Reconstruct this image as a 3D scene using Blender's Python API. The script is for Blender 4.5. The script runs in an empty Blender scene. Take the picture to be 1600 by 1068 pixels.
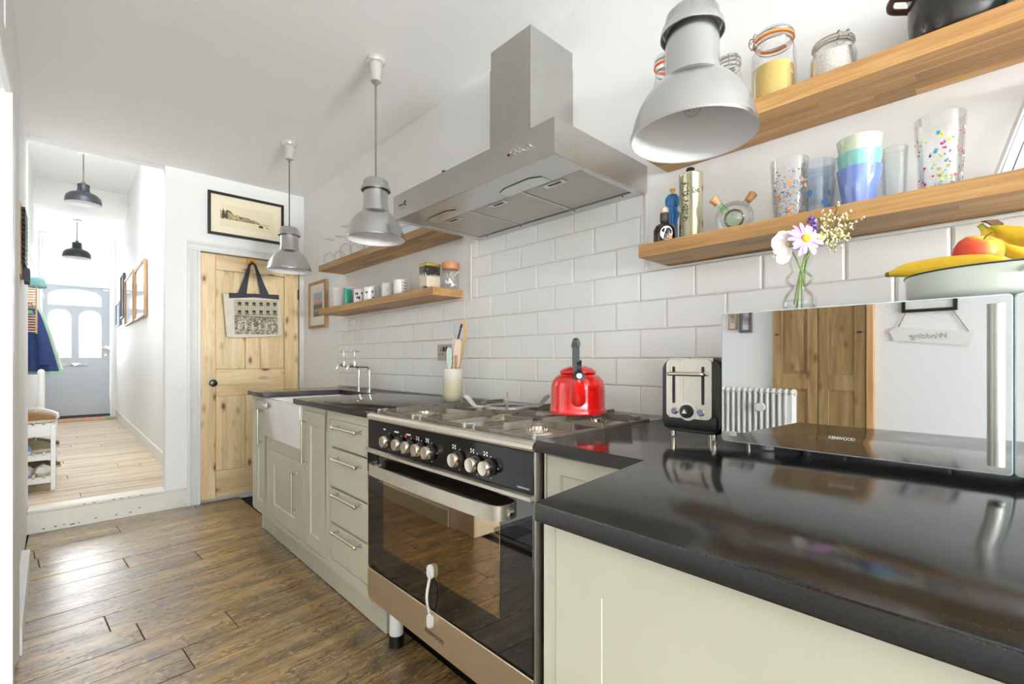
import bpy, bmesh, math, random
from mathutils import Vector, Matrix
random.seed(7)
R = math.radians
S = bpy.context.scene
COL = S.collection

# ------------------------------------------------------------ camera, sky, lights, exposure
cd = bpy.data.cameras.new('camera'); cam = bpy.data.objects.new('camera', cd); COL.objects.link(cam)
cam.location = (0, 0, 1.10); cam.rotation_euler = (R(90), 0, R(-43.4))
cd.sensor_width = 36; cd.sensor_fit = 'HORIZONTAL'; cd.lens = 731.2 / 1600 * 36
cd.shift_y = 27 / 1600; cd.clip_start = 0.02; cd.clip_end = 200
S.camera = cam
S.view_settings.view_transform = 'Standard'; S.view_settings.look = 'None'
S.view_settings.gamma = 1.0; S.view_settings.use_curve_mapping = False
S.view_settings.exposure = 0.04
S.cycles.diffuse_bounces = 8; S.cycles.max_bounces = 14; S.cycles.transparent_max_bounces = 24
W = bpy.data.worlds.new('sky'); S.world = W; W.use_nodes = True
W.node_tree.nodes['Background'].inputs[0].default_value = (0.90, 0.95, 1.0, 1)
W.node_tree.nodes['Background'].inputs[1].default_value = 1.9
def area(name, loc, rot, sx, sy, power, col=(1, 1, 1)):
    l = bpy.data.lights.new(name, 'AREA'); l.shape = 'RECTANGLE'; l.size = sx; l.size_y = sy
    l.energy = power; l.color = col
    o = bpy.data.objects.new(name, l); COL.objects.link(o); o.location = loc; o.rotation_euler = rot
    return o
# daylight through the garden doors behind the camera and the front door; an added lamp fills the hall
area('garden_window_light', (0.25, -7.12, 0.80), (R(158), 0, 0), 1.9, 1.4, 1400, (0.93, 0.97, 1.0))  # stand-in for the door daylight, tilted up to brighten the ceiling
area('hall_fill_light', (0.15, 5.45, 3.52), (0, 0, 0), 0.7, 1.5, 40, (0.98, 0.99, 1.0))  # added lamp above the unseen ceiling gap, brightens the hall
area('front_door_light', (0.09, 10.45, 1.65), (R(-90), 0, 0), 0.9, 2.4, 75, (0.95, 0.975, 1.0))

# ------------------------------------------------------------ helpers
def lin(c):
    o = []
    for v in c[:3]:
        v = v / 255.0
        o.append(v / 12.92 if v <= 0.04045 else ((v + 0.055) / 1.055) ** 2.4)
    return (o[0], o[1], o[2], 1.0)

def newmat(name):
    m = bpy.data.materials.new(name); m.use_nodes = True
    nt = m.node_tree; b = nt.nodes['Principled BSDF']
    return m, nt, b
def nd(nt, t, **kw):
    n = nt.nodes.new(t)
    for k, v in kw.items():
        if k in n.inputs: n.inputs[k].default_value = v
        else: setattr(n, k, v)
    return n
def ramp(nt, fac, stops):
    r = nt.nodes.new('ShaderNodeValToRGB')
    e = r.color_ramp.elements
    while len(e) < len(stops): e.new(0.5)
    for i, (p, c) in enumerate(stops):
        e[i].position = p; e[i].color = c if len(c) == 4 else (*c, 1)
    nt.links.new(fac, r.inputs[0]); return r.outputs[0]
def mixc(nt, fac, a, b, mode='MIX'):
    n = nt.nodes.new('ShaderNodeMix'); n.data_type = 'RGBA'; n.blend_type = mode
    for s, v in ((n.inputs[0], fac), (n.inputs[6], a), (n.inputs[7], b)):
        if isinstance(v, (int, float)): s.default_value = v
        elif isinstance(v, tuple): s.default_value = v
        else: nt.links.new(v, s)
    return n.outputs[2]
def coords(nt, scale=(1, 1, 1), rnd=True):
    tc = nt.nodes.new('ShaderNodeTexCoord'); mp = nt.nodes.new('ShaderNodeMapping')
    mp.inputs['Scale'].default_value = scale
    src = tc.outputs['Object']
    if rnd:
        oi = nt.nodes.new('ShaderNodeObjectInfo'); mu = nd(nt, 'ShaderNodeMath', operation='MULTIPLY'); mu.inputs[1].default_value = 37.0
        nt.links.new(oi.outputs['Random'], mu.inputs[0])
        ad = nd(nt, 'ShaderNodeVectorMath', operation='ADD')
        nt.links.new(src, ad.inputs[0]); nt.links.new(mu.outputs[0], ad.inputs[1]); src = ad.outputs[0]
    nt.links.new(src, mp.inputs[0]); return mp.outputs[0]
def noise(nt, vec, scale, detail=4, rough=0.55, dist=0.0):
    n = nt.nodes.new('ShaderNodeTexNoise'); n.inputs['Scale'].default_value = scale
    n.inputs['Detail'].default_value = detail; n.inputs['Roughness'].default_value = rough
    n.inputs['Distortion'].default_value = dist
    nt.links.new(vec, n.inputs['Vector']); return n.outputs['Fac']
def bump(nt, b, h, strength, dist=0.002):
    n = nt.nodes.new('ShaderNodeBump'); n.inputs['Strength'].default_value = strength; n.inputs['Distance'].default_value = dist
    nt.links.new(h, n.inputs['Height']); nt.links.new(n.outputs[0], b.inputs['Normal'])

def plain(name, rgb, rough=0.5, metal=0.0, spec=0.5, coat=0.0, var=0.0, vscale=6.0, bmp=0.0, bscale=80.0, rvar=0.0):
    m, nt, b = newmat(name); c = lin(rgb)
    b.inputs['Base Color'].default_value = c; b.inputs['Roughness'].default_value = rough
    b.inputs['Metallic'].default_value = metal; b.inputs['Specular IOR Level'].default_value = spec
    b.inputs['Coat Weight'].default_value = coat; b.inputs['Coat Roughness'].default_value = 0.05
    if var or rvar or bmp:
        v = coords(nt, rnd=False)
        if var or rvar:
            f = noise(nt, v, vscale, 5, 0.6)
            if var:
                lo = tuple(max(0, x * (1 - var)) for x in c[:3]) + (1,); hi = tuple(min(1, x * (1 + var)) for x in c[:3]) + (1,)
                nt.links.new(ramp(nt, f, [(0.3, lo), (0.7, hi)]), b.inputs['Base Color'])
            if rvar:
                nt.links.new(ramp(nt, f, [(0.3, (rough * (1 - rvar),) * 3), (0.7, (min(1, rough * (1 + rvar)),) * 3)]), b.inputs['Roughness'])
        if bmp: bump(nt, b, noise(nt, v, bscale, 3), bmp, 0.001)
    return m

def wood(name, dark, mid, light, axis=1, rough=0.45, fine=0.35, tone=0.22, knots=False, worn=False, bmp=0.25, across=13.0, along=1.3, hue=0.0):
    m, nt, b = newmat(name)
    sc = [across] * 3; sc[axis] = along
    v = coords(nt, tuple(sc))
    g = noise(nt, v, 1.0, 6, 0.6, 0.9)
    col = ramp(nt, g, [(0.28, lin(dark)), (0.5, lin(mid)), (0.72, lin(light))])
    sf = [170.0] * 3; sf[axis] = 5.0
    vf = coords(nt, tuple(sf)); gf = noise(nt, vf, 1.0, 3, 0.6)
    fcol = ramp(nt, gf, [(0.35, (1 - fine,) * 3), (0.6, (1, 1, 1))])
    col = mixc(nt, 1.0, col, fcol, 'MULTIPLY')
    oi = nt.nodes.new('ShaderNodeObjectInfo')
    tn = ramp(nt, oi.outputs['Random'], [(0.0, (1 - tone, 1 - tone, 1 - tone * 1.1)), (1.0, (1 + tone * 0.35,) * 3)])
    col = mixc(nt, 1.0, col, tn, 'MULTIPLY')
    if knots:
        ks = [11.0] * 3; ks[axis] = 5.0
        vk = coords(nt, tuple(ks)); vo = nt.nodes.new('ShaderNodeTexVoronoi'); vo.inputs['Scale'].default_value = 1.0
        wob = noise(nt, vk, 3.0, 2)
        nt.links.new(vk, vo.inputs['Vector'])
        ma = nd(nt, 'ShaderNodeMath', operation='MULTIPLY_ADD'); ma.inputs[1].default_value = 0.12
        nt.links.new(wob, ma.inputs[0]); nt.links.new(vo.outputs['Distance'], ma.inputs[2])
        kf = ramp(nt, ma.outputs[0], [(0.14, (1, 1, 1)), (0.22, (0.35,) * 3), (0.34, (0, 0, 0))])
        col = mixc(nt, kf, col, lin((128, 84, 40)))
    if worn:
        vw = coords(nt, (2.2, 5.0, 5.0), rnd=False)
        wf = noise(nt, vw, 1.6, 6, 0.65, 0.6)
        wm = ramp(nt, wf, [(0.44, (0, 0, 0)), (0.62, (0.8,) * 3)])
        col = mixc(nt, wm, col, lin((88, 72, 50)))
        vs = coords(nt, (9.0, 22.0, 20.0), rnd=False)
        sfac = ramp(nt, noise(nt, vs, 1.0, 5, 0.7, 1.5), [(0.55, (0, 0, 0)), (0.63, (0.85,) * 3)])
        col = mixc(nt, sfac, col, lin((60, 48, 36)))
        vl = coords(nt, (14.0, 40.0, 30.0), rnd=False)
        lf = ramp(nt, noise(nt, vl, 1.0, 5, 0.75, 2.0), [(0.55, (0, 0, 0)), (0.64, (0.8,) * 3)])
        col = mixc(nt, lf, col, lin((206, 170, 116)))
        vc = coords(nt, (5.0, 150.0, 60.0), rnd=False)
        cf = ramp(nt, noise(nt, vc, 1.0, 4, 0.75, 0.8), [(0.56, (0, 0, 0)), (0.63, (0.75,) * 3)])
        col = mixc(nt, cf, col, lin((66, 50, 32)))
        rg = ramp(nt, wf, [(0.3, (rough * 0.75,) * 3), (0.75, (min(1, rough * 1.35),) * 3)])
        nt.links.new(rg, b.inputs['Roughness'])
        b.inputs['Coat Weight'].default_value = 1.0; b.inputs['Coat Roughness'].default_value = 0.26
        hb = mixc(nt, 0.5, gf, sfac)
        bump(nt, b, hb, bmp, 0.004)
    else:
        b.inputs['Roughness'].default_value = rough
        bump(nt, b, gf, bmp, 0.0012)
    nt.links.new(col, b.inputs['Base Color'])
    return m

def thin_glass(name, tint=(0.985, 0.99, 0.99), refl=0.45, edge=0.22, rough=0.02, edgecol=(0.74, 0.77, 0.78)):
    # thin clear shell: mostly see-through, mirror-like towards the grazing edge
    m, nt, b = newmat(name); nt.nodes.remove(b); out = nt.nodes['Material Output']
    lw = nt.nodes.new('ShaderNodeLayerWeight'); lw.inputs['Blend'].default_value = edge
    tr = nt.nodes.new('ShaderNodeBsdfTransparent'); gl = nt.nodes.new('ShaderNodeBsdfGlossy'); gl.inputs['Roughness'].default_value = rough
    cr = ramp(nt, lw.outputs['Facing'], [(0.72, (*tint, 1)), (1.0, (*edgecol, 1))]); nt.links.new(cr, tr.inputs[0])
    ml = nd(nt, 'ShaderNodeMath', operation='MULTIPLY_ADD'); ml.inputs[1].default_value = refl; ml.inputs[2].default_value = 0.03
    nt.links.new(lw.outputs['Fresnel'], ml.inputs[0])
    mx = nt.nodes.new('ShaderNodeMixShader'); nt.links.new(ml.outputs[0], mx.inputs[0])
    nt.links.new(tr.outputs[0], mx.inputs[1]); nt.links.new(gl.outputs[0], mx.inputs[2]); nt.links.new(mx.outputs[0], out.inputs[0])
    return m

# mesh building -----------------------------------------------------------
def BM(): return bmesh.new()
def box(bm, x0, x1, y0, y1, z0, z1, bev=0.0, seg=1):
    r = bmesh.ops.create_cube(bm, size=1.0, matrix=Matrix.Translation(((x0 + x1) / 2, (y0 + y1) / 2, (z0 + z1) / 2)) @ Matrix.Diagonal((abs(x1 - x0), abs(y1 - y0), abs(z1 - z0), 1)))
    if bev:
        es = list({e for v in r['verts'] for e in v.link_edges})
        bmesh.ops.bevel(bm, geom=es, offset=bev, segments=seg, profile=0.5, affect='EDGES')
    return bm
def frame_of(d):
    d = Vector(d).normalized(); a = Vector((0, 0, 1)) if abs(d.z) < 0.9 else Vector((1, 0, 0))
    u = a.cross(d).normalized(); return u, d.cross(u).normalized(), d
def loft(bm, rings, cap0=True, cap1=True, closed=False):
    rs = [[bm.verts.new(p) for p in r] for r in rings]
    n = len(rs[0]); m = len(rs)
    for i in range(m if closed else m - 1):
        a, b = rs[i], rs[(i + 1) % m]
        for j in range(n):
            bm.faces.new((a[j], a[(j + 1) % n], b[(j + 1) % n], b[j]))
    if not closed:
        if cap0: bm.faces.new(list(reversed(rs[0])))
        if cap1: bm.faces.new(rs[-1])
    return bm
def cyl(bm, p0, p1, r0, r1=None, seg=20, cap=True):
    r1 = r0 if r1 is None else r1; p0, p1 = Vector(p0), Vector(p1); u, v, d = frame_of(p1 - p0)
    def ring(p, r): return [p + (u * math.cos(t) + v * math.sin(t)) * r for t in (2 * math.pi * k / seg for k in range(seg))]
    return loft(bm, [ring(p0, r0), ring(p1, r1)], cap, cap)
def lathe(bm, prof, c=(0, 0, 0), seg=32, d=(0, 0, 1), cap=True, sx=1.0, sy=1.0):
    c = Vector(c); u, v, d = frame_of(d)
    if abs(d.z) > 0.99: u, v = Vector((1, 0, 0)), Vector((0, 1, 0)) * (1 if d.z > 0 else -1)
    rings = []
    for r, z in prof:
        r = max(r, 1e-5)
        rings.append([c + d * z + u * (r * sx * math.cos(2 * math.pi * k / seg)) + v * (r * sy * math.sin(2 * math.pi * k / seg)) for k in range(seg)])
    return loft(bm, rings, cap, cap)
def tube(bm, pts, r, seg=10, closed=False, rs=None):
    pts = [Vector(p) for p in pts]; n = len(pts); rings = []; u = None
    for i, p in enumerate(pts):
        if closed: t = pts[(i + 1) % n] - pts[i - 1]
        else: t = pts[min(i + 1, n - 1)] - pts[max(i - 1, 0)]
        t.normalize()
        if u is None: u = frame_of(t)[0]
        else:
            u = u - t * u.dot(t)
            u = frame_of(t)[0] if u.length < 1e-6 else u.normalized()
        v = t.cross(u); rr = rs[i] if rs else r
        rings.append([p + (u * math.cos(2 * math.pi * k / seg) + v * math.sin(2 * math.pi * k / seg)) * rr for k in range(seg)])
    return loft(bm, rings, closed=closed)
def strip(bm, pts, w, t, wdir):
    # ribbon of width w (along wdir) and thickness t following pts
    pts = [Vector(p) for p in pts]; wd = Vector(wdir).normalized(); rings = []
    for i, p in enumerate(pts):
        tg = (pts[min(i + 1, len(pts) - 1)] - pts[max(i - 1, 0)]).normalized(); nn = tg.cross(wd).normalized()
        ww = w[i] if isinstance(w, (list, tuple)) else w
        rings.append([p + wd * ww / 2 + nn * t / 2, p - wd * ww / 2 + nn * t / 2, p - wd * ww / 2 - nn * t / 2, p + wd * ww / 2 - nn * t / 2])
    return loft(bm, rings)
def prism(bm, poly, lo, hi, axis=2, bev=0.0, seg=2):
    def P(a, b, h): return ((h, a, b), (a, h, b), (a, b, h))[axis]
    v0 = [bm.verts.new(P(a, b, lo)) for a, b in poly]; v1 = [bm.verts.new(P(a, b, hi)) for a, b in poly]; n = len(poly)
    bm.faces.new(v0); bm.faces.new(v1)
    for i in range(n): bm.faces.new((v0[i], v0[(i + 1) % n], v1[(i + 1) % n], v1[i]))
    if bev:
        es = list({e for v in v0 + v1 for e in v.link_edges if not (e.verts[0] in v0) == (e.verts[1] in v1) or True})
        bmesh.ops.bevel(bm, geom=es, offset=bev, segments=seg, profile=0.5, affect='EDGES')
    return bm
def rrect(cx, cy, w, h, r, n=5):
    p = []
    for sx, sy, a0 in ((1, 1, 0), (-1, 1, 90), (-1, -1, 180), (1, -1, 270)):
        for k in range(n + 1):
            a = R(a0 + 90 * k / n); p.append((cx + sx * (w / 2 - r) + r * math.cos(a), cy + sy * (h / 2 - r) + r * math.sin(a)))
    return p
def sphere(bm, c, r, seg=16, sz=1.0):
    n = seg // 2
    return lathe(bm, [(r * math.sin(math.pi * k / n), -r * sz * math.cos(math.pi * k / n)) for k in range(n + 1)], c, seg)
def smoothpath(pts, n=8):
    # Catmull-Rom through pts
    P = [Vector(p) for p in pts]; P = [2 * P[0] - P[1]] + P + [2 * P[-1] - P[-2]]; o = []
    for i in range(1, len(P) - 2):
        for k in range(n):
            t = k / n; a, b, c, d = P[i - 1:i + 3]
            o.append(0.5 * ((2 * b) + (c - a) * t + (2 * a - 5 * b + 4 * c - d) * t * t + (3 * b - a - 3 * c + d) * t ** 3))
    return o + [P[-2]]

def origin_of(o):
    v = Vector((0, 0, 0))
    while o is not None: v += o.location; o = o.parent
    return v
def mesh(name, bm, m, ang=40):
    bmesh.ops.recalc_face_normals(bm, faces=bm.faces[:])
    me = bpy.data.meshes.new(name); bm.to_mesh(me); bm.free()
    for x in (m if isinstance(m, (list, tuple)) else [m]): me.materials.append(x)
    if ang:
        me.shade_smooth()
        me.set_sharp_from_angle(angle=R(ang))
    return me
def obj(name, bm, m, parent=None, loc=None, ang=40):
    """one mesh object; bm is in world coordinates, the object's origin goes to loc (or to its thing's base)"""
    o0 = Vector(loc) if loc is not None else (origin_of(parent) if parent else Vector((0, 0, 0)))
    bmesh.ops.translate(bm, verts=bm.verts[:], vec=-o0)
    o = bpy.data.objects.new(name, mesh(name, bm, m, ang)); COL.objects.link(o)
    if parent:
        o.parent = parent; o.location = o0 - origin_of(parent)
    else: o.location = o0
    return o
def tag(o, label, cat, group=None, kind=None):
    o['label'] = label; o['category'] = cat
    if group: o['group'] = group
    if kind: o['kind'] = kind
    return o
def thing(name, label, cat, loc=(0, 0, 0), group=None, kind=None):
    o = bpy.data.objects.new(name, None); COL.objects.link(o); o.location = loc; o.empty_display_size = 0.05
    return tag(o, label, cat, group, kind)
def struct(name, bm, m, label, cat, loc=(0, 0, 0)):
    return tag(obj(name, bm, m, None, loc), label, cat, kind='structure')
def dup(root, loc, label=None, group=None, rotz=0.0):
    r = root.copy(); COL.objects.link(r); r.location = loc; r.rotation_euler = (0, 0, rotz)
    if label: r['label'] = label
    if group: r['group'] = group
    for ch in list(root.children):
        c = ch.copy(); COL.objects.link(c); c.parent = r
        for g in list(ch.children):
            d = g.copy(); COL.objects.link(d); d.parent = c
    return r
def text(name, s, size, loc, parent, m, normal='-X', ext=0.0004, mirror=False, shear=0.0):
    cu = bpy.data.curves.new(name, 'FONT'); cu.body = s; cu.size = size; cu.extrude = ext; cu.align_x = 'CENTER'; cu.align_y = 'CENTER'
    cu.shear = shear
    tmp = bpy.data.objects.new(name, cu); COL.objects.link(tmp); bpy.context.view_layer.update()
    me = bpy.data.meshes.new_from_object(tmp.evaluated_get(bpy.context.evaluated_depsgraph_get())); bpy.data.objects.remove(tmp)
    me.materials.clear(); me.materials.append(m); o = bpy.data.objects.new(name, me); COL.objects.link(o)
    if parent: o.parent = parent
    o.location = Vector(loc) - origin_of(parent)
    # readable from the side the normal points to
    o.rotation_euler = {'-X': (R(90), 0, R(-90)), '-Y': (R(90), 0, 0), '+X': (R(90), 0, R(90)), '+Y': (R(90), 0, R(180))}[normal]
    if mirror: o.scale = (-1, 1, 1)
    return o
def clip_rect(poly, x0, x1, y0, y1):
    for ax, lim, sg in ((0, x0, 1), (0, x1, -1), (1, y0, 1), (1, y1, -1)):
        out = []
        for i in range(len(poly)):
            a, b = poly[i - 1], poly[i]; da, db = (a[ax] - lim) * sg, (b[ax] - lim) * sg
            if (da >= 0) != (db >= 0):
                t = da / (da - db); out.append((a[0] + (b[0] - a[0]) * t, a[1] + (b[1] - a[1]) * t))
            if db >= 0: out.append(b)
        poly = out
        if len(poly) < 3: return []
    return poly

# ------------------------------------------------------------ materials
WALL = plain('wall_paint', (235, 235, 234), 0.6, var=0.012, vscale=3, bmp=0.06, bscale=45)
CEIL = plain('ceiling_paint', (250, 250, 249), 0.8, bmp=0.04, bscale=30)
GLOSSW = plain('white_gloss_paint', (224, 224, 222), 0.3, var=0.02, vscale=9)
CREAMP = plain('cream_step_paint', (226, 224, 214), 0.45, var=0.04, vscale=6)
CHIP = plain('bare_wood_chip', (112, 84, 52), 0.8)
TILE = plain('white_tile_glaze', (238, 238, 236), 0.09, spec=0.55, bmp=0.04, bscale=9)
GROUT = plain('pale_grout', (214, 210, 202), 0.85)
BOARD = wood('old_floorboard', (122, 94, 54), (174, 139, 86), (212, 177, 120), axis=0, rough=0.25, fine=0.35, tone=0.25, worn=True, bmp=0.6)
HBOARD = wood('hall_floorboard_glare', (186, 164, 134), (210, 192, 164), (226, 212, 190), axis=0, rough=0.6, fine=0.3, tone=0.15, bmp=0.3)  # paled to put the front door's glare into the wood colour
GAP = plain('dark_floor_void', (46, 36, 26), 0.9)
OAK = wood('oiled_oak', (170, 122, 68), (198, 150, 92), (214, 171, 114), axis=1, rough=0.42, fine=0.25, tone=0.3)
PINE = wood('stripped_pine', (212, 178, 126), (233, 207, 163), (241, 220, 184), axis=2, rough=0.5, fine=0.14, tone=0.1, knots=True, bmp=0.15)
PINEH = wood('stripped_pine_rail', (212, 178, 126), (233, 207, 163), (241, 220, 184), axis=0, rough=0.5, fine=0.14, tone=0.1, knots=True, bmp=0.15)
DPINE = wood('old_pine', (136, 106, 68), (170, 137, 92), (190, 161, 118), axis=2, rough=0.45, fine=0.2, tone=0.12, knots=True, bmp=0.15)
LWOOD = wood('pale_wood', (176, 126, 74), (206, 160, 106), (222, 184, 136), axis=2, rough=0.5, fine=0.2, tone=0.1)
SAGE = plain('sage_cabinet_paint', (191, 188, 170), 0.42, var=0.02, vscale=8)
STONE, _nt, _b = newmat('dark_worktop_stone')
_v = coords(_nt, rnd=False)
_f = noise(_nt, _v, 420, 2, 0.7); _g = noise(_nt, _v, 7, 4, 0.6)
_c = ramp(_nt, _f, [(0.40, lin((27, 26, 26))), (0.62, lin((40, 39, 38))), (0.80, lin((66, 63, 60)))])
_nt.links.new(_c, _b.inputs['Base Color'])
_nt.links.new(ramp(_nt, _g, [(0.3, (0.07,) * 3), (0.75, (0.16,) * 3)]), _b.inputs['Roughness'])
_b.inputs['Specular IOR Level'].default_value = 0.6
bump(_nt, _b, _f, 0.03, 0.0005)
EDGEST = plain('honed_worktop_edge', (40, 39, 39), 0.42, var=0.25, vscale=200)
def steel(name, rgb, rough, axis=1, streak=0.10, met=1.0):
    m, nt, b = newmat(name); sc = [90.0] * 3; sc[axis] = 2.0
    f = noise(nt, coords(nt, tuple(sc), rnd=False), 1.0, 3, 0.6)
    s = noise(nt, coords(nt, (9, 9, 14), rnd=False), 1.0, 6, 0.7, 1.6)
    c = lin(rgb); lo = tuple(x * 0.93 for x in c[:3])
    nt.links.new(ramp(nt, s, [(0.35, (*lo, 1)), (0.65, c)]), b.inputs['Base Color'])
    nt.links.new(ramp(nt, f, [(0.3, (rough * (1 - streak),) * 3), (0.7, (rough * (1 + streak),) * 3)]), b.inputs['Roughness'])
    b.inputs['Metallic'].default_value = met
    return m
STEEL = steel('brushed_steel', (190, 187, 182), 0.36)
STEELV = steel('brushed_steel_upright', (186, 184, 180), 0.38, axis=2)
STEELW = steel('satin_steel', (222, 214, 200), 0.42)
ALU = plain('spun_aluminium', (206, 206, 205), 0.27, 1.0)
ALUIN = plain('shade_lining', (226, 225, 225), 0.55)
CHROME = plain('chrome', (225, 225, 225), 0.06, 1.0)
NICKEL = plain('satin_nickel', (212, 200, 184), 0.24, 1.0)
MESHM = plain('filter_mesh', (186, 183, 178), 0.45, 0.7, var=0.06, vscale=400, bmp=0.4, bscale=700)
BLACKG = plain('black_gloss', (12, 11, 11), 0.12, spec=0.35)
BLACKD = plain('black_door_glass', (10, 10, 10), 0.03, spec=1.0)
BLACKP = plain('black_plastic', (24, 24, 25), 0.4)
BLACKE = plain('black_enamel', (22, 22, 22), 0.25)
IRON = plain('cast_iron', (122, 114, 104), 0.42, 0.2, var=0.3, vscale=30, bmp=0.2, bscale=200)
IRONL = plain('worn_grate_iron', (158, 156, 152), 0.4, 0.2, var=0.2, vscale=30)
WCER = plain('white_ceramic', (232, 231, 230), 0.12, spec=0.6)
WPLA = plain('white_plastic', (232, 231, 231), 0.3)
WMAT = plain('white_matt', (228, 226, 222), 0.6)
CORD = plain('braided_cord', (118, 106, 88), 0.7)
RED = plain('red_enamel', (224, 26, 22), 0.07, spec=0.7, coat=0.8)
REDL = plain('red_print', (200, 30, 30), 0.4)
PRINTW = plain('white_print', (230, 230, 228), 0.4)
PRINTK = plain('black_print', (22, 20, 20), 0.5)
GREYDOOR = plain('grey_door_paint', (176, 182, 188), 0.4)
NAVYG = plain('slate_blue_enamel', (42, 49, 56), 0.35)
MIRROR = plain('mirror_glass_front', (202, 203, 204), 0.015, 1.0)
GLASS = thin_glass('clear_glass')
GLASSG = thin_glass('green_tinted_glass', tint=(0.72, 0.92, 0.66), edgecol=(0.35, 0.55, 0.32))
GLASSB = thin_glass('blue_tinted_glass', tint=(0.90, 0.94, 0.99), edgecol=(0.55, 0.66, 0.82))
GLASSW = thin_glass('window_glass', refl=0.5)
CORK = plain('cork', (200, 146, 98), 0.8, var=0.25, vscale=140)
BRASS = plain('brass', (196, 152, 84), 0.3, 1.0)
# ============================================================ THE SETTING
XW, YE, ZC = 1.490, 4.224, 2.515      # range wall plaster face, end wall face, kitchen ceiling
ZH, YD = 0.15, 10.2                   # hall floor level, front door plane
# --- kitchen floor: sub-floor with every board a piece of its own
bm = BM(); box(bm, -0.30, 1.60, -7.05, 4.299, -0.12, -0.03)
floor = struct('floor', bm, GAP, 'worn brown old floorboards of the kitchen', 'floor')
def boards(parent, x0, x1, y0, y1, ztop, width, ang, y_at, mat, lens, joints=()):
    """rows of boards rotated by ang about z; y_at = one joint line's y at x = 0.3"""
    ca, sa = math.cos(ang), math.sin(ang); rnd = random.Random(11); out = 0
    n0 = int((y0 - 1 - y_at) / width); n1 = int((y1 + 1 - y_at) / width)
    meshes = {}
    for n in range(n0, n1):
        ya, yb = y_at + n * width, y_at + (n + 1) * width
        cuts = [c for k, c in joints if k == n]
        if not cuts: cuts = [x0 + rnd.uniform(0.1, 0.9) * (x1 - x0)] if rnd.random() < 0.55 else []
        xs = [x0 - 0.3] + cuts + [x1 + 0.3]
        for xa, xb in zip(xs[:-1], xs[1:]):
            g = 0.0016
            q = [(xa + g, ya + g), (xb - g, ya + g), (xb - g, yb - g), (xa + g, yb - g)]
            w = [(0.3 + (px - 0.3) * ca - (py - y_at) * sa, y_at + (px - 0.3) * sa + (py - y_at) * ca) for px, py in q]
            w = clip_rect(w, x0, x1, y0, y1)
            if len(w) < 3: continue
            cx = sum(p[0] for p in w) / len(w); cy = sum(p[1] for p in w) / len(w)
            # to the board's own axes
            l = [((px - cx) * ca + (py - cy) * sa, -(px - cx) * sa + (py - cy) * ca) for px, py in w]
            b2 = BM(); dz = rnd.uniform(-0.0012, 0.0008)
            prism(b2, l, -0.026, dz, bev=0.0012, seg=1)
            o = bpy.data.objects.new('floorboard', mesh('floorboard', b2, mat, 30)); COL.objects.link(o)
            o.parent = parent; o.location = Vector((cx, cy, ztop)) - origin_of(parent); o.rotation_euler = (0, 0, ang); out += 1
    return out
boards(floor, -0.185, 0.985, -0.7, 4.222, 0.0, 0.1725, R(4.6), 1.984, BOARD, None, joints=((0, 0.326), (10, 0.0), (11, 0.39), (9, 0.01)))
# --- left wall of the galley, the opening beside the camera and the side room beyond it
bm = BM(); prism(bm, [(-0.152, 2.25), (-0.195, 4.224), (-0.195, 4.34), (-0.295, 4.34), (-0.295, 2.25)], 0, ZC)
box(bm, -0.295, -0.155, -6.9, 2.25, 1.98, ZC)
wall_left = struct('wall_left', bm, WALL, 'white plastered wall on the left of the galley kitchen', 'wall')
bm = BM()   # casing of the opening: moulded leg and head
prism(bm, [(-0.158, 2.252), (-0.136, 2.252), (-0.134, 2.29), (-0.141, 2.31), (-0.141, 2.46), (-0.133, 2.475), (-0.134, 2.51), (-0.158, 2.51)], 0.0, 2.07)
box(bm, -0.156, -0.136, -1.0, 2.252, 1.975, 2.07, 0.004)
struct('trim_1', bm, GLOSSW, 'white gloss door casing at the left edge of the picture', 'door casing')
bm = BM(); prism(bm, [(-0.1585, 2.515), (-0.128, 2.515), (-0.150, 3.52), (-0.1815, 3.52)], 0.0, 0.105); 
struct('baseboard_left', bm, GLOSSW, 'short white skirting board at the foot of the left wall', 'skirting board')
bm = BM(); box(bm, -2.32, -0.295, -7.05, 2.42, -0.12, -0.012)
side_floor = struct('floor_side_room', bm, GROUT, 'black and grey chequered tile floor of the side room', 'floor')
tk = [plain('black_floor_tile', (30, 30, 31), 0.3), plain('grey_floor_tile', (122, 122, 122), 0.3)]
bm = BM(); box(bm, -0.0885, 0.0885, -0.0885, 0.0885, -0.012, 0, 0.001); tmesh = [mesh('floor_tile', bm, tk[0])]
bm = BM(); box(bm, -0.0885, 0.0885, -0.0885, 0.0885, -0.012, 0, 0.001); tmesh.append(mesh('floor_tile', bm, tk[1]))
for i in range(10):
    for j in range(15):
        o = bpy.data.objects.new('floor_tile', tmesh[(i + j) % 2]); COL.objects.link(o); o.parent = side_floor
        o.location = (-0.39 - 0.18 * i, 2.16 - 0.18 * j, 0)
bm = BM(); box(bm, -2.35, -2.20, -7.05, 2.45, 0, ZC)
struct('wall_side_room_far', bm, WALL, 'white far wall of the side room, seen mirrored in the microwave door', 'wall')
bm = BM(); box(bm, -2.20, -0.295, 2.30, 2.42, 0, ZC)
struct('wall_side_room_end', bm, WALL, 'white end wall of the side room behind the galley wall', 'wall')
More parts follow.
